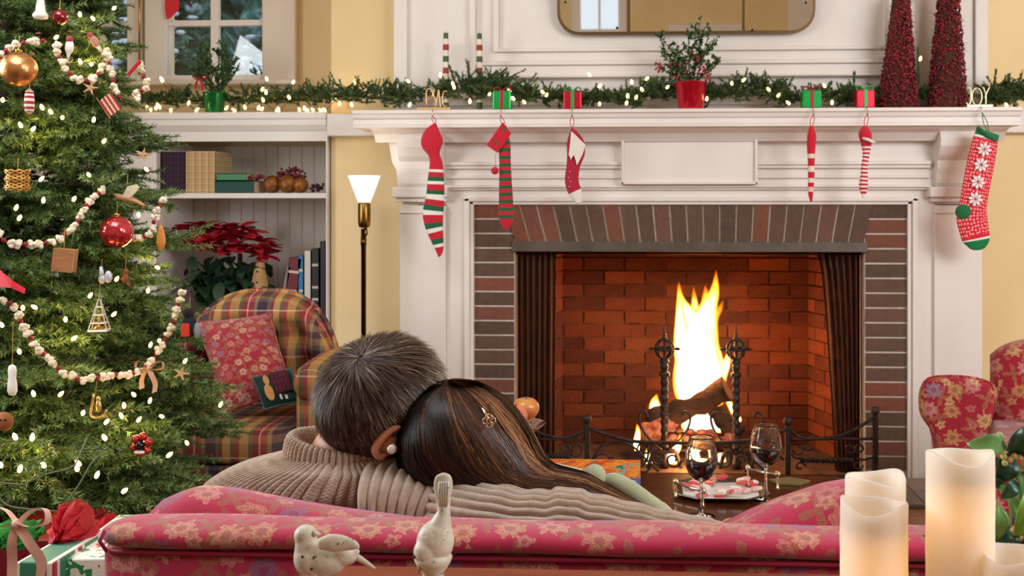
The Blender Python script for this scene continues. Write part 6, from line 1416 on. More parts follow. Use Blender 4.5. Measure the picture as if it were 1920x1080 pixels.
# bird 2: head down, tail straight up
b2 = thing('bird_figurine', 'white chipped bird figurine bending its head down with its tail straight up', 'bird figurine', tuple(bw(815, 1075)))
b2b = body('body', [e_(816, 1016, 36, 42, 32, 0, .15), c_(822, 1000, 832, 962, 28, 13), c_(832, 965, 832, 945, 13, 11), e_(800, 1034, 25, 26, 24, -.006, .3), c_(798, 1040, 788, 1062, 15, 6, -.01), c_(812, 1050, 812, 1066, 14, 10)], BIRD, b2, .0012, 10)
loftpx([(832, 887), (832, 893), (831, 910), (831, 935), (832, 958)], [4, 14, 18, 14, 12], [2, 5, 6, 6, 9], 'tail', b2, BIRD, 24, 24)
MB().lathe([(6*s, 0), (4*s, 8*s), (.4*s, 18*s)], bw(788, 1060, -.012), 12, Matrix.Rotation(PI+.2, 4, 'Y')).build('beak', P('dull beak', 'B8A088', .5), b2, True)
for k, dx_ in enumerate((-9, -4.5, 0, 4.5, 9)): MB().tube([bw(832+dx_*.9, 903, -.0042), bw(831+dx_, 925, -.0042), bw(831+dx_*.7, 950, -.0055)], .0011, 5).build('tail_feather', BIRD, b2b, True)
MB().ball(bw(779, 1043, -.012), .0028, 8).build('eye', EYE, b2, True)
MB().lathe([(.016, 0), (.018, .006), (.012, .02), (.011, .04), (.018, .05), (.02, .056), (.014, .062), (.0001, .064)], (bw(812, 1075).x, BY, STZ), 20).build('stand', BIRD, b2, True)
# candles
WX = NT('candle wax'); WX.b.inputs['Base Color'].default_value = hexc('FFFCF6'); WX.b.inputs['Roughness'].default_value = .45; WX.b.inputs['Subsurface Weight'].default_value = .5; WX.b.inputs['Subsurface Radius'].default_value = (.03, .02, .012); WX.b.inputs['Subsurface Scale'].default_value = 1
trn = WX.n('BsdfTranslucent'); trn.inputs[0].default_value = hexc('FFF0D8'); mxs = WX.n('MixShader'); mxs.inputs[0].default_value = .35; WX.l(WX.b.outputs[0], mxs.inputs[1]); WX.l(trn.outputs[0], mxs.inputs[2]); WX.l(mxs.outputs[0], WX.out.inputs[0])
def candle(pc, wpx, q, Y, label, ph, pw=1.0, amp=.0035):
    c = W(pc, q, Y); r = wpx/2/SCL(Y); h = c.z-STZ; t = thing('pillar_candle', label, 'candle', (c.x, Y, STZ), 'white pillar candles on the sofa table'); del t['group']
    N = 48; R = []
    def ring(rr, z, wv): return [(c.x+rr*math.cos(a)*(1+.006*math.sin(3*a+z*60)), Y+rr*math.sin(a), STZ+z+wv*amp*(math.sin(2*a+ph)+.5*math.sin(3*a+ph*2))) for a in [k*2*PI/N for k in range(N)]]
    R.append(ring(r*.98, 0, 0)); 
    for k in range(1, 12): R.append(ring(r*(1+.004*math.sin(k*2+ph)), h*k/12*.97, 0))
    R += [ring(r, h*.985, .7), ring(r*.97, h, 1), ring(r*.9, h-.001, 1), ring(r*.86, h-.006, .8), ring(r*.8, h-.012, .2), ring(r*.8, h-.03, 0)]
    R.append(ring(r*.3, h-.034, 0)); R.append(ring(.0005, h-.034, 0))
    MB().rings(R, True, False).build('wax', WX.m, t, True)
    MB().tube([(c.x, Y, STZ+h-.036), (c.x+.001, Y, STZ+h-.02)], .0012, 6).build('wick', P('wick', '2A2018', .9), t)
    l = bpy.data.lights.new('candle_light', 'POINT'); l.energy = .035*pw; l.color = (1, .55, .2); l.shadow_soft_size = .006; o = bpy.data.objects.new('candle_light', l); COL.objects.link(o); o.location = (c.x, Y, STZ+h-.055)
candle(1641, 109, 893, 1.12, 'back one of the two white pillar candles standing close together', .4)
candle(1638.5, 122, 942, 1.015, 'front one of the two white pillar candles standing close together', 2.2)
candle(1800, 121, 850, 1.0, 'tallest white pillar candle', 1.4)
candle(1897, 122, 1032, .98, 'low white pillar candle at the bottom right corner', 2.6)
# leafy arrangement
LG = NT('glossy leaf'); n_ = LG.noise(LG.coord('Object'), 22, 3); LG.l(LG.ramp(n_.outputs[0], [(.3, '4E8A48'), (.7, '7AAE64')]), LG.b.inputs['Base Color']); LG.b.inputs['Roughness'].default_value = .28
LG2 = P('dark glossy leaf', '2E5A44', .3, col2='1E4030', vscale=20); LG3 = P('yellow green leaf', 'A8C050', .3, col2='6A9A40', vscale=20)
VB = NT('x'); bpy.data.materials.remove(VB.m)
lv = thing('leafy_arrangement', 'glossy green leaves and pale berries arranged in a dark vase at the right edge', 'plant', (W(1935, 900, 1.1).x, 1.1, STZ))
vx = W(1935, 900, 1.1).x
MB().lathe([(.0001, 0), (.03, 0), (.038, .03), (.034, .07), (.022, .09), (.024, .096), (.018, .09), (.03, .05), (.0001, .01)], (vx, 1.1, STZ), 24).build('vase', P('dark ceramic', '2A3A34', .2), lv, True)
ST = P('leaf stem', '8A9A5A', .5, col2='A07A50', vscale=20)
LF = [((1885, 838), (1812, 832), 20, LG.m, -.01), ((1895, 850), (1868, 905), 22, LG2, .01), ((1884, 868), (1820, 868), 10, LG2, .02), ((1900, 860), (1918, 800), 26, LG2, .0), ((1905, 850), (1945, 810), 24, LG2, .01), ((1905, 900), (1875, 935), 14, LG2, -.01), ((1918, 985), (1880, 918), 12, LG.m, .0), ((1895, 940), (1865, 905), 11, LG.m, .01),
      ((1868, 1012), (1872, 945), 13, LG.m, -.015), ((1905, 1010), (1920, 925), 16, LG3, -.01), ((1918, 960), (1912, 880), 13, LG.m, .0), ((1925, 1020), (1935, 940), 18, LG3, -.02), ((1900, 1005), (1845, 1018), 16, LG2, .02), ((1760, 1010), (1728, 1004), 9, LG.m, .03), ((1880, 920), (1850, 895), 9, LG2, .01), ((1915, 1040), (1960, 990), 18, LG.m, .0), ((1860, 930), (1845, 960), 9, LG.m, .03), ((1910, 905), (1950, 880), 20, LG2, 0), ((1893, 990), (1888, 1030), 10, LG2, .0)]
for (a, b), (c_, d), hw_, m_, dy in LF:
    p0, p1 = W(a, b, 1.08+dy), W(c_, d, 1.07+dy); d_ = p1-p0; sd = Vector((d_.z, 0, -d_.x)).normalized(); R = []; wv = hw_/SCL(1.08)
    for i in range(11):
        u = i/10; ww = max(.0003, wv*math.sin(PI*u**.85)**.8 if 0 < u < 1 else .0003); c0 = p0+d_*u+Vector((0, -.012*math.sin(PI*u), .004*math.sin(PI*u)))
        R.append([c0-sd*ww+Vector((0, -.25*ww, 0)), c0-sd*ww*.5+Vector((0, -.05*ww, 0)), c0+Vector((0, .06*ww, 0)), c0+sd*ww*.5+Vector((0, -.05*ww, 0)), c0+sd*ww+Vector((0, -.25*ww, 0))])
    o = MB().rings(R, False, False).build('leaf', m_, lv, True); o.modifiers.new('solid', 'SOLIDIFY').thickness = .0006
for pts in ([(1935, 1100), (1915, 985), (1905, 900), (1890, 845), (1872, 818)], [(1905, 900), (1925, 850), (1940, 820)], [(1890, 845), (1860, 830)], [(1935, 1100), (1900, 1010), (1893, 940)], [(1935, 1100), (1880, 1030), (1760, 1008)], [(1903, 880), (1880, 866)]):
    MB().tube([tuple(x) for x in spline([tuple(W(a, b, 1.085)) for a, b in pts], 14)], .0013, 6).build('stem', ST, lv, True)
BY_ = P('pale green berry', 'B8BC7A', .35, col2='C89A6A', vscale=60)
for a, b in ((1874, 816), (1880, 848), (1882, 856), (1902, 855), (1912, 858), (1894, 862), (1884, 868), (1900, 995), (1906, 990), (1898, 1005), (1912, 1008)): MB().ball(W(a, b, 1.07), .0036, 8).build('berry', BY_, lv, True)
# ---------------------------------------------------------------- people
SKIN = P('skin', 'C88E6E', .5, col2='BE8262', vscale=12, sss=.15)
def head_prims(c, M, s=1.0):
    """c skull centre, M orientation: local +y forward (face), +x right, +z up"""
    def q(x, y, z): return c+M @ Vector((x*s, y*s, z*s))
    R = M
    return [('e', q(0, 0, .015), (.074*s, .092*s, .088*s), R), ('e', q(0, .03, -.05), (.058*s, .062*s, .06*s), R), ('e', q(0, .05, -.09), (.036*s, .038*s, .026*s), R),
            ('e', q(0, .098, -.03), (.011*s, .02*s, .02*s), R), ('e', q(0, .088, -.012), (.008*s, .014*s, .026*s), R), ('e', q(0, .082, -.066), (.022*s, .014*s, .008*s), R), ('e', q(0, .078, .012), (.045*s, .014*s, .01*s), R),
            ('e', q(-.074, -.002, -.03), (.007*s, .017*s, .028*s), R), ('e', q(.074, -.002, -.03), (.007*s, .017*s, .028*s), R)]
def hand_prims(w_, d, side, s=1.0, curl=.35):
    """wrist point, direction, thumb side vector"""
    w_ = Vector(w_); d = Vector(d).normalized(); sd = Vector(side).normalized(); nm = d.cross(sd).normalized(); pr = [('c', w_, w_+d*.03*s, .024*s, .026*s)]
    pr += [('c', w_+d*.03*s+sd*x, w_+d*.085*s+sd*x*1.15, .014*s, .012*s) for x in (-.026, -.009, .009, .026)]
    for k, (x, L) in enumerate(((-.032, .055), (-.011, .072), (.011, .078), (.032, .070))):
        a = w_+d*.085*s+sd*x*s; d1 = (d-nm*curl*.6).normalized(); d2 = (d-nm*curl*1.8).normalized(); b = a+d1*L*.55*s; e = b+d2*L*.5*s; pr += [('c', a, b, .0095*s, .0085*s), ('c', b, e, .0085*s, .007*s)]
    a = w_+d*.02*s+sd*.03*s; b = a+(d+sd*.9).normalized()*.042*s; e = b+(d+sd*.25-nm*.3).normalized()*.032*s; pr += [('c', a, b, .014*s, .0105*s), ('c', b, e, .0105*s, .009*s)]; return pr
# ---- man
MY = 1.53
mh = W(714, 772, MY); Mm = Matrix.Rotation(math.radians(17), 4, 'Y') @ Matrix.Rotation(math.radians(-32), 4, 'Z') @ Matrix.Rotation(math.radians(8), 4, 'X')
man = thing('person', 'person with short grey hair in a ribbed taupe turtleneck, arm along the sofa back', 'person', (W(650, 900, 1.7).x, 1.75, .42))
neckb = W(668, 862, 1.52); pel = Vector((W(610, 900, 1.7).x, 1.80, .50)); chest = Vector((W(640, 950, 1.6).x, 1.58, .70))
ls, rs_ = W(470, 965, 1.56), W(835, 955, 1.50)
le, lw_ = Vector((ls.x-.07, 1.72, .56)), Vector((ls.x+.02, 1.95, .56))
re_, rw_ = W(1130, 1000, 1.39), W(1335, 1045, 1.44)
lk, rk = pel+Vector((-.14, .42, .02)), pel+Vector((.12, .42, .02)); lf, rf = lk+Vector((0, .02, -.42)), rk+Vector((0, .02, -.42))
hp = head_prims(mh, Mm, 1.02)
prims = hp+[('c', mh+Mm @ Vector((0, -.025, -.05)), neckb, .056, .062), ('c', neckb, chest, .07, .13), ('c', chest, pel, .13, .13), ('e', pel, (.17, .13, .12)), ('c', chest+Vector((-.05, 0, .02)), ls, .08, .05), ('c', chest+Vector((.05, 0, .03)), rs_, .08, .05), ('c', ls, le, .046, .038), ('c', le, lw_, .04, .028), ('c', rs_, re_, .04, .03), ('c', re_, rw_, .03, .022),
     ('c', pel+Vector((-.09, 0, 0)), lk, .085, .06), ('c', pel+Vector((.09, 0, 0)), rk, .085, .06), ('c', lk, lf, .055, .038), ('c', rk, rf, .055, .038), ('c', lf, lf+Vector((0, .16, -.03)), .036, .03), ('c', rf, rf+Vector((0, .16, -.03)), .036, .03)]
prims += hand_prims(lw_, (.5, .6, -.1), (.6, -.5, .3)); prims += hand_prims(rw_, (.8, .5, -.35), (-.2, .5, .7))
body('body', prims, SKIN, man, .0065, 6)
for sgn in (-1, 1):
    e = mh+Mm @ Vector((sgn*.03, .083, -.005)); ey = MB().ball(e, .012, 14).build('eye', P('eye white', 'E8E4E0', .2), man, True); MB().ball(e+Mm @ Vector((0, .008, 0)), .006, 10).build('iris', P('iris', '3A2A1E', .2), ey, True)
# ear visible between the heads, with a helix fold
TR = P('dark trousers', '2A2E3A', .9); body('trousers', [('e', pel, (.178, .138, .122)), ('c', pel+Vector((-.09, 0, 0)), lk, .093, .068), ('c', pel+Vector((.09, 0, 0)), rk, .093, .068), ('c', lk, lf+Vector((0, 0, .05)), .066, .055), ('c', rk, rf+Vector((0, 0, .05)), .066, .055)], TR, man, .012)
for q in (lf, rf): body('shoe', [('c', q+Vector((0, -.02, -.01)), q+Vector((0, .17, -.025)), .045, .038), ('c', q+Vector((0, 0, .03)), q, .042, .045)], P('brown shoe', '3A2418', .5), man, .01)
# knit material
KN = NT('taupe rib knit'); kc = KN.noise(KN.coord('Object'), 60, 3); KN.l(KN.ramp(kc.outputs[0], [(.3, 'A8917F'), (.7, 'BCA795')]), KN.b.inputs['Base Color']); KN.b.inputs['Roughness'].default_value = .95; KN.b.inputs['Sheen Weight'].default_value = .4; KN.b.inputs['Specular IOR Level'].default_value = .15
ksp = KN.n('SeparateXYZ'); KN.l(KN.coord('UV'), ksp.inputs[0]); kw = KN.math('SINE', KN.math('MULTIPLY', ksp.outputs[1], 1100)); ku = KN.math('SINE', KN.math('MULTIPLY', ksp.outputs[0], 1100)); KN.bump(KN.math('MULTIPLY', kw, ku), .35, .002)
def ribbed(name, rings_, nrib, amp, parent, cap=False, per=8):
    """rings_: list of (centre, axisA vec, axisB vec) ellipses -> ribbed tube"""
    R = []; N = nrib*per; L = [0]
    for i, (c, A, B, ex) in enumerate(rings_):
        c, A, B = Vector(c), Vector(A), Vector(B); ring = []
        for k in range(N):
            a = k*2*PI/N; ca, sa = math.cos(a), math.sin(a); p = A*math.copysign(abs(ca)**ex, ca)+B*math.copysign(abs(sa)**ex, sa); r = abs(math.sin(k*PI/per))**.6; 
            q = p.normalized()*amp*(r-.6) if p.length > 1e-6 else Vector(); ring.append(c+p+q)
        R.append(ring)
        if i: L.append(L[-1]+(Vector(c)-Vector(rings_[i-1][0])).length)
    return MB().rings(R, True, cap, (1.0, L)).build(name, KN.m, parent, True)
def dense(keys, n):
    K = spline([tuple(k) for k in keys], n); return [tuple(float(v) for v in q) for q in K]
# torso: keys (left px, right px, py, Y centre, half depth)
tk = [(372, 905, 1090, 1.66, .13), (372, 905, 1030, 1.62, .13), (374, 905, 985, 1.585, .13), (376, 900, 945, 1.56, .125), (384, 890, 918, 1.545, .12), (398, 880, 899, 1.535, .115), (420, 868, 884, 1.53, .108), (447, 850, 872, 1.525, .10), (478, 828, 863, 1.52, .09), (510, 795, 855, 1.52, .08), (545, 765, 845, 1.52, .07)]
rr_ = []
for a, b, q, Y, d in dense(tk, 46): p0, p1 = W(a, q, Y), W(b, q, Y); tl = (b-560)/400*.0; rr_.append(((p0+p1)/2, (p1-p0)/2, Vector((0, d, 0)), .8))
ribbed('sweater', rr_, 84, .0080, man)
# collar: folded turtleneck, tilted
cc0 = W(650, 868, 1.525); colr = []
tiltc = Matrix.Rotation(math.radians(9), 4, 'Y')
prof = [(.098, -.028, .082), (.097, -.012, .082), (.094, .004, .080), (.092, .02, .078), (.089, .03, .076), (.083, .035, .070), (.076, .03, .064), (.072, .01, .060), (.07, -.02, .058)]
for a_, z_, d_ in dense(prof, 26): colr.append((cc0+tiltc @ Vector((-.03*max(0, z_)*3, 0, z_)), tiltc @ Vector((a_, 0, 0)), Vector((0, d_, 0)), 1.0))
ribbed('collar', colr, 62, .0058, man)
# right sleeve along the sofa back
sk = [(a, t_+r*FPX/Y*.98, Y, r, ry) for a, t_, Y, r, ry in [(775, 880, 1.50, .055, .06), (815, 888, 1.46, .055, .058), (860, 900, 1.42, .05, .054), (920, 913, 1.385, .045, .05), (980, 924, 1.37, .042, .048), (1030, 926, 1.365, .042, .048), (1062, 921, 1.365, .044, .048), (1095, 930, 1.365, .041, .048), (1150, 942, 1.365, .038, .046), (1210, 956, 1.37, .035, .042), (1270, 968, 1.375, .032, .04), (1330, 979, 1.38, .028, .036), (1352, 986, 1.385, .025, .032)]]
K = dense([(a, b, Y, rz, ry) for a, b, Y, rz, ry in sk], 80); rr_ = []
for i, (a, b, Y, rz, ry) in enumerate(K):
    c = W(a, b, Y); c2 = W(K[min(i+1, 79)][0], K[min(i+1, 79)][1], K[min(i+1, 79)][2]); c1 = W(K[max(i-1, 0)][0], K[max(i-1, 0)][1], K[max(i-1, 0)][2]); T = (c2-c1).normalized(); S_ = T.cross(Vector((0, 0, 1))).normalized(); U = S_.cross(T)
    wr = 1+.03*math.sin(i*.9)*(i > 20); rr_.append((c, S_*ry, U*rz*wr, .9))
ribbed('sleeve', rr_, 22, .0072, man, per=10)
# shoulder drape of vertical ribs between yoke and sleeve
rr_ = []
for u in np.linspace(0, 1, 30):
    px_c = 700+u*145; top = 862+u*42+(8*math.sin(u*PI)*-1); c = W(px_c, (top+1010)/2, 1.47-.02*u); h = (1010-top)/2/SCL(1.47); rr_.append((c, Vector((0, .085-.015*u, 0)), Vector((0, 0, h)), .8))
Rn = []; NR = 48
m = MB(); Rg = []
nu = 132
for i in range(nu+1):
    u = i/nu; f = u*(len(rr_)-1); j = min(int(f), len(rr_)-2); g = f-j; c = rr_[j][0].lerp(rr_[j+1][0], g); A_ = rr_[j][1].lerp(rr_[j+1][1], g); B_ = rr_[j][2].lerp(rr_[j+1][2], g); rb = .0065*(abs(math.sin(u*PI*9))**.6-.6); ring = []
    for k in range(NR): a = k*2*PI/NR; ca, sa = math.cos(a), math.sin(a); p = A_*math.copysign(abs(ca)**.8, ca)+B_*math.copysign(abs(sa)**.8, sa); ring.append(c+p+p.normalized()*rb+Vector((.03*sa*(u-.2), 0, 0)))
    Rg.append(ring)
m.rings(Rg, True, False, (1.0, [k*.0013 for k in range(nu+1)])).build('shoulder_drape', KN.m, man, True)
ribbed('sleeve', [(ls.lerp(le, t_), Vector((.058-.008*t_, 0, 0)), Vector((0, .03, .05)), 1) for t_ in np.linspace(-.05, 1, 12)]+[(le.lerp(lw_, t_), Vector((.045-.008*t_, -.01, 0)), Vector((0, .015, .045-.01*t_)), 1) for t_ in np.linspace(.1, 1, 12)], 20, .005, man)
# ---- hair generator: ribbons
def hairmat(name, stops, rough=.42, dark='1A1210', spec=.5):
    s = NT(name); sp = s.n('SeparateXYZ'); s.l(s.coord('UV'), sp.inputs[0]); c = s.ramp(sp.outputs[0], stops); s.l(c, s.b.inputs['Base Color']); s.b.inputs['Roughness'].default_value = rough; s.b.inputs['Specular IOR Level'].default_value = spec
    s.b.inputs['Anisotropic'].default_value = .6; return s.m
def ribbons(name, PTS, NRM, w0, u, mat, parent):
    """PTS (n,k,3), NRM (n,k,3) outward; width tapers; u per strand"""
    n, k, _ = PTS.shape; T = np.gradient(PTS, axis=1); T = nrm(T); S = nrm(np.cross(T, NRM)); wd = w0*(1-np.linspace(0, 1, k)**3*.85)[None, :, None]/2
    V = np.stack([PTS-S*wd, PTS+S*wd], 2).reshape(-1, 3); i = np.arange(n)[:, None, None]*k*2+np.arange(k-1)[None, :, None]*2; F = (i+np.array([0, 1, 3, 2])[None, None]).reshape(-1, 4)
    U = np.repeat(u, k*2); tt = np.tile(np.repeat(np.linspace(0, 1, k), 2), n); o = npmesh(name, V, F, mat, parent, True, np.stack([U, tt], 1)); o['kind'] = 'stuff'; return o
# man's short hair
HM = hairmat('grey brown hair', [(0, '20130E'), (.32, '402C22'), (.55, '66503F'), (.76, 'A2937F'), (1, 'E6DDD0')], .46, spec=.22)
MBASE = P('dark scalp', '2A211C', .8)
M3 = np.array(Mm.to_3x3()); hc = np.array(mh); rad_ = np.array([.0785, .0965, .0915])*1.02
MB().ball(mh+Mm @ Vector((0, -.004, .017)), (.0785, .0955, .0915), 32, Mm).build('hair_base', MBASE, man, True)
n = 19000; d = nrm(RNG.normal(size=(n*2, 3))); 
# local coords: y forward, keep hair area: not face, down to nape
keep = ((d[:, 1] < .55) & (d[:, 2] > -.38-.5*(d[:, 1] < .1)*(1.15-np.abs(d[:, 0]))))|(d[:, 2] > .45); ear = (d[:, 0] > .85) & (d[:, 2] < -.1) & (d[:, 1] > -.35); keep &= ~ear
d = d[keep][:n]; n = len(d)
wh = nrm(np.array([[-.02, -.62, .80]]))[0]        # crown whorl
P0 = d*rad_+np.array([0, -.004, .017]); Nn = nrm(d/rad_)
fl = d-wh; fl = fl-Nn*np.sum(fl*Nn, 1, keepdims=True); fl = nrm(fl+1e-4); sw = np.cross(Nn, fl); cl_ = np.sin(d*23+np.array([0, 1.3, 2.1]))[:, [1, 2, 0]]*np.sin(d*17)[:, [2, 0, 1]]; fl = nrm(fl+.35*sw+np.array([0, 0, -.35])+.13*RNG.normal(size=(n, 3))+.34*cl_); fl = nrm(fl-Nn*np.sum(fl*Nn, 1, keepdims=True))
Lh = (.028+.022*np.clip(d[:, 2]+.2, 0, 1)+.012*RNG.random(n))*(.55+.45*np.clip((d[:, 2]+.62)/.5, 0, 1)); k = 6; t = np.linspace(0, 1, k)
lift = .13+.11*RNG.random(n)+.08*cl_[:, 0]; Lh = Lh*np.clip(.45+1.6*np.linalg.norm(d-wh, axis=1), .45, 1); pts = P0[:, None]+fl[:, None]*(Lh[:, None]*t)[..., None]+Nn[:, None]*(Lh[:, None]*(lift[:, None]*t-.22*t*t))[..., None]
PW = pts@M3.T+hc; NW = np.broadcast_to((Nn@M3.T)[:, None], PW.shape)
grey = .13+.95*np.clip(np.abs(d[:, 0])-.45, 0, .6)+.40*np.clip(d[:, 1]+.35, 0, 1)+.12*np.clip(d[:, 2]-.5, 0, 1)-.10*np.clip(d[:, 0]+.1, 0, 1)*(d[:, 2] < .3); hf = np.sin(d[:, 0]*71+3*np.sin(d[:, 2]*40))*np.sin(d[:, 2]*53+2*np.sin(d[:, 1]*37)); u = np.clip(.20+.30*np.clip(-d[:, 0]-.15, 0, 1)+grey*.85+.17*RNG.normal(size=n)+.13*hf, .02, .98)  # grey temples, plus shade painted in at lower right and light at left
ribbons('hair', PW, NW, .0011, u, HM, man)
for sgn in (1,):
    ec = mh+Mm @ Vector((.08, -.002, -.032)); 
MB().tube([tuple(x) for x in spline([tuple(W(a, b, 1.44)) for a, b in ((752, 800), (735, 806), (716, 822), (704, 842), (712, 856), (724, 852))], 22)], [.002+.006*math.sin(PI*i/21)**.5 for i in range(22)], 10, flat=.8).build('ear_rim', SKIN, man, True)
MB().ball(W(722, 832, 1.452), (.017, .007, .02), 14, Matrix.Rotation(.6, 4, 'Y')).build('ear_bowl', SKIN, man, True)
MB().ball(W(735, 842, 1.425), .0072, 16).build('earring', P('pearl', 'F0E8E4', .15, .1, coat=1), man, True)
# ---- woman
WY = 1.50
wh_ = W(872, 826, WY+.01); Mw = Matrix.Rotation(math.radians(-24), 4, 'Y') @ Matrix.Rotation(math.radians(-12), 4, 'Z') @ Matrix.Rotation(math.radians(6), 4, 'X')
wo = thing('person', 'person with long brown hair and a small clip, head leaning left, pale green top', 'person', (W(1000, 950, 1.7).x, 1.8, .42))
wn_ = W(905, 905, 1.58); wp = Vector((W(1010, 900, 1.7).x+.02, 1.86, .49)); wc = wn_.lerp(wp, .42)
wls, wrs = W(850, 960, 1.62), W(1085, 945, 1.60); wre, wrw = W(1225, 985, 1.68), Vector((W(1200, 900, 1.9).x, 1.95, .56)); wle, wlw = wls+Vector((-.02, .14, -.12)), wls+Vector((.1, .3, -.14))
k1, k2 = wp+Vector((-.08, .4, .03)), wp+Vector((.12, .4, .03)); f1, f2 = k1+Vector((0, .03, -.43)), k2+Vector((0, .03, -.43))
prims = head_prims(wh_, Mw, .86)+[('c', wh_+Mw @ Vector((0, -.02, -.05)), wn_, .046, .05), ('c', wn_, wc, .06, .11), ('c', wc, wp, .11, .12), ('e', wp, (.165, .125, .115)), ('c', wc+Vector((0, 0, .06)), wls, .06, .045), ('c', wc+Vector((0, 0, .06)), wrs, .06, .045), ('c', wls, wle, .042, .034), ('c', wle, wlw, .033, .023), ('c', wrs, wre, .042, .034), ('c', wre, wrw, .033, .023),
     ('c', wp+Vector((-.08, 0, 0)), k1, .08, .055), ('c', wp+Vector((.08, 0, 0)), k2, .08, .055), ('c', k1, f1, .05, .034), ('c', k2, f2, .05, .034), ('c', f1, f1+Vector((0, .14, -.025)), .032, .026), ('c', f2, f2+Vector((0, .14, -.025)), .032, .026)]
prims += hand_prims(wlw, (.4, .6, -.1), (.5, -.5, .4), .9); prims += hand_prims(wrw, (-.5, .6, -.1), (-.5, -.5, .4), .9)
body('body', prims, SKIN, wo, .0065, 6)
for sgn in (-1, 1):
    e = wh_+Mw @ Vector((sgn*.028, .077, -.005)); ey = MB().ball(e, .011, 14).build('eye', P('eye white', 'E8E4E0', .2), wo, True); MB().ball(e+Mw @ Vector((0, .0075, 0)), .0055, 10).build('iris', P('iris', '3A2A1E', .2), ey, True)
GT_ = P('pale green top', 'B8BC9A', .85, col2='A8AC8A', vscale=20, sheen=.3, bump=.2, bscale=300)
body('top', [('c', wn_+Vector((.01, 0, -.03)), wc, .07, .122), ('c', wc, wp+Vector((0, 0, .04)), .122, .13), ('c', wc+Vector((0, 0, .06)), wls, .07, .054), ('c', wc+Vector((0, 0, .06)), wrs, .07, .054), ('c', wls, wle, .05, .042), ('c', wle, wlw, .041, .03), ('c', wrs, wre, .05, .042), ('c', wre, wrw, .041, .03)], GT_, wo, .008)
def pxtube(name, pts, rad, mat, parent, flat=1, n=24):
    P3 = spline([tuple(W(a, b, Y)) for a, b, Y in pts], n); r_ = [float(x[0]) for x in spline([(r,) for r in rad], n)]; return MB().tube([tuple(p) for p in P3], r_, 14, flat=flat).build(name, mat, parent, True)
pxtube('hood', [(1075, 912, 1.50), (1100, 897, 1.49), (1118, 893, 1.48), (1130, 898, 1.485)], [.006, .014, .017, .006], GT_, wo)
pxtube('sleeve', [(1125, 905, 1.52), (1150, 900, 1.51), (1180, 918, 1.50), (1210, 940, 1.49), (1235, 960, 1.48), (1250, 985, 1.48)], [.006, .011, .014, .014, .014, .01], GT_, wo)
pxtube('sleeve', [(1090, 930, 1.53), (1140, 918, 1.53), (1180, 940, 1.52), (1215, 965, 1.50)], [.012, .022, .02, .01], GT_, wo)
body('trousers', [('e', wp, (.172, .132, .12)), ('c', wp+Vector((-.08, 0, 0)), k1, .088, .063), ('c', wp+Vector((.08, 0, 0)), k2, .088, .063), ('c', k1, f1+Vector((0, 0, .05)), .058, .045), ('c', k2, f2+Vector((0, 0, .05)), .058, .045)], P('blue denim', '3A4A66', .9), wo, .012)
for q in (f1, f2): body('shoe', [('c', q+Vector((0, -.02, -.01)), q+Vector((0, .15, -.025)), .038, .03), ('c', q+Vector((0, 0, .03)), q, .036, .038)], P('black boot', '1E1A18', .5), wo, .01)
# long hair: hull loft and flowing ribbons
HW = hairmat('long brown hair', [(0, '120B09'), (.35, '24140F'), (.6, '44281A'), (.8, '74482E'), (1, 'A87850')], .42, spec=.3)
LE_ = [(838, 716), (806, 724), (774, 752), (756, 793), (751, 840), (762, 878), (796, 906), (848, 925), (915, 936), (990, 938), (1055, 934), (1108, 937), (1162, 945), (1215, 955)]
RE_ = [(842, 713), (868, 714), (900, 722), (933, 742), (962, 770), (986, 804), (1004, 838), (1019, 861), (1042, 877), (1073, 884), (1104, 893), (1140, 913), (1180, 934), (1217, 951)]
YD_ = [(1.50, .006), (1.495, .035), (1.49, .060), (1.485, .08), (1.48, .088), (1.475, .084), (1.468, .074), (1.46, .062), (1.452, .05), (1.446, .04), (1.44, .034), (1.438, .028), (1.436, .016), (1.436, .005)]
NS = 60; K = np.array(spline([(float(l[0]), float(l[1]), float(r[0]), float(r[1]), y_, d_) for l, r, (y_, d_) in zip(LE_, RE_, YD_)], NS))
LP = np.array([tuple(W(a, b, Y)) for a, b, c, d, Y, q in K]); RP = np.array([tuple(W(c, d, Y)) for a, b, c, d, Y, q in K])
Cc = (LP+RP)/2; Hv = (RP-LP)/2; HH = np.maximum(np.linalg.norm(Hv, axis=1), .002); Sd = Hv/HH[:, None]; DD = np.maximum(K[:, 5], .003)
Rg = [[tuple(Cc[i]+Sd[i]*HH[i]*.97*math.cos(a)+np.array([0, 1, 0])*DD[i]*.96*math.sin(a)) for a in [q*2*PI/28 for q in range(28)]] for i in range(NS)]
MB().rings(Rg).build('hair_base', P('dark hair mass', '1A0F0B', .6), wo, True)
n = 7000; ph = RNG.random(n)*2*PI; s0 = np.clip(RNG.random(n)**3.2*.5, 0, 1)*(NS-1); s1 = np.clip(s0+(NS-1)*RNG.uniform(.45, 1.0, n), 0, NS-1); s1 = np.where(RNG.random(n) < .6, NS-1-RNG.random(n)*8, s1); k = 26; tt = np.linspace(0, 1, k)
SS = s0[:, None]+(s1-s0)[:, None]*tt; i0 = np.clip(SS.astype(int), 0, NS-2); fr_ = (SS-i0)[..., None]
def lerpA(A): return A[i0]*(1-fr_)+A[i0+1]*fr_
wig = (.10*np.sin(SS*.16+RNG.random((n, 1))*6.28)+.05*np.sin(SS*.33+RNG.random((n, 1))*6.28))*np.clip(SS/NS, .1, 1)*1.6
clump = .09*np.sin(ph*17)[:, None]*np.clip(SS/NS*1.5, .15, 1); PH = ph[:, None]+wig+clump; rr2 = 1.0+.05*RNG.random((n, 1))+.035*np.sin(ph[:, None]*11+SS*.05)*np.clip(SS/NS*2, 0, 1)+.10*np.clip(SS/NS-.6, 0, 1)*RNG.normal(size=(n, 1))
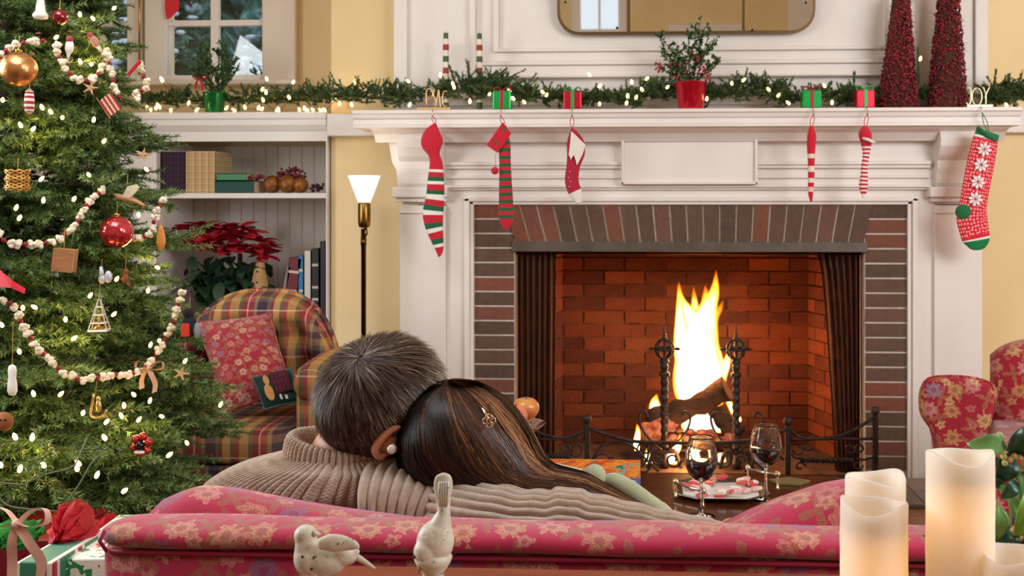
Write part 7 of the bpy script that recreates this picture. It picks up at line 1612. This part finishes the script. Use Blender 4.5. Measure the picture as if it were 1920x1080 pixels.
cth, sth = np.cos(PH)[..., None], np.sin(PH)[..., None]; off = lerpA(Sd)*lerpA(HH[:, None])*cth+np.array([0, 1., 0])*lerpA(DD[:, None])*sth
PT = lerpA(Cc)+off*rr2[..., None]; NO = nrm(lerpA(Sd)*cth/np.maximum(lerpA(HH[:, None]), .01)+np.array([0, 1., 0])*sth/np.maximum(lerpA(DD[:, None]), .01))
# lighter, warmer strands on the fire side (upper right side of the head)
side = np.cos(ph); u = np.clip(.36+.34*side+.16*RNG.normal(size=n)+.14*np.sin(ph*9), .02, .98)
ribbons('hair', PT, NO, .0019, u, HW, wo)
# fly-away strands near the ends
# clip
cl = W(917, 790, 1.395); m = MB()
for dx_, dz_ in ((-.006, 0), (.006, .002), (0, -.006), (0, .007)): m.tube([cl+Vector((dx_*.7+.0045*math.cos(a), 0, dz_*.7+.0045*math.sin(a))) for a in [q*2*PI/16 for q in range(17)]], .0012, 6)
m.build('hair_clip', P('silver clip', 'E0C8A8', .2, 1), wo, True)
MB().tube([W(905, 765, 1.405), W(912, 778, 1.40), W(920, 795, 1.397)], .0018, 6).build('clip_bar', P('silver clip', 'E0C8A8', .2, 1), wo, True)
# ---------------------------------------------------------------- firs and bushes outside the window
FM = leafmat('outdoor fir', ['1E3A2E', '2E5A48', '4A7A68', '8AA8A0'], .8)
ro = random.Random(9)
for i, (x, y, h, r, lb_) in enumerate(((-2.6, 8.5, 3.6, 1.1, 'snow dusted fir tree behind the right window, nearer one'), (-4.6, 9.5, 4.4, 1.3, 'fir tree outside behind the left window'), (-1.2, 11, 5.0, 1.5, 'tall fir tree far outside to the right'), (-3.6, 13, 6.5, 2.2, 'tall dim fir tree furthest outside'), (-3.4, 10.2, 5.2, 1.5, 'fir tree outside filling the middle of the right window'), (-5.8, 12, 6.5, 2.0, 'fir tree outside at the far left'), (-.2, 14, 7, 2.2, 'fir tree outside at the far right'))):
    t = thing('fir_tree', lb_, 'tree', (x, y, -.75)); MB().tube([(x, y, -.75), (x, y, h-.9)], [.1, .02], 8).build('trunk', TWIG, t, True); A, B, br = [], [], []
    for k in range(900):
        u = ro.random()**.8; z = -.4+(h-.3)*u; R = r*(1-u)*ro.uniform(.4, 1.05); a = ro.uniform(0, 2*PI); p = Vector((x+R*.55*math.cos(a), y+R*.55*math.sin(a), z)); A.append(p); B.append(p+Vector((R*.5*math.cos(a), R*.5*math.sin(a), -.12))); br.append(ro.random())
    needles('foliage', A, B, 30, .13, .05, FM, t, bright=np.array(br)*.9)
    m = MB()
    for k in range(160): u = ro.random(); R = r*(1-u)*.95; a = ro.uniform(PI, 2*PI); m.ball((x+R*math.cos(a), y+R*math.sin(a), -.35+(h-.3)*u), (ro.uniform(.03, .09), .05, .025), 6)
    m.build('snow_patches', SNOW, t, True, kind='stuff')

G = []; 
for j in range(26):
    z = -.8+j*.4; row = []
    for i in range(70):
        x = -11+i*.22; row.append((x, 17+1.2*math.sin(i*1.7+j*.9)*math.cos(i*.53+j*2.1)-.05*j, z+.15*math.sin(i*2.3+j)))
    G.append(row)
hn = NT('wooded slope'); n1 = hn.noise(hn.coord('Object'), 2.4, 6, .7); hn.l(hn.ramp(n1.outputs[0], [(.3, '1E3A30'), (.48, '3A6A5A'), (.56, '6A9A90'), (.64, 'D0E0E8'), (.8, 'EAF2F8')]), hn.b.inputs['Base Color']); hn.b.inputs['Roughness'].default_value = .95
o = MB().rings(G, False, False).build('hillside', hn.m, None, True); tag(o, 'snowy wooded hillside seen through the windows', 'hillside'); o['kind'] = 'structure'
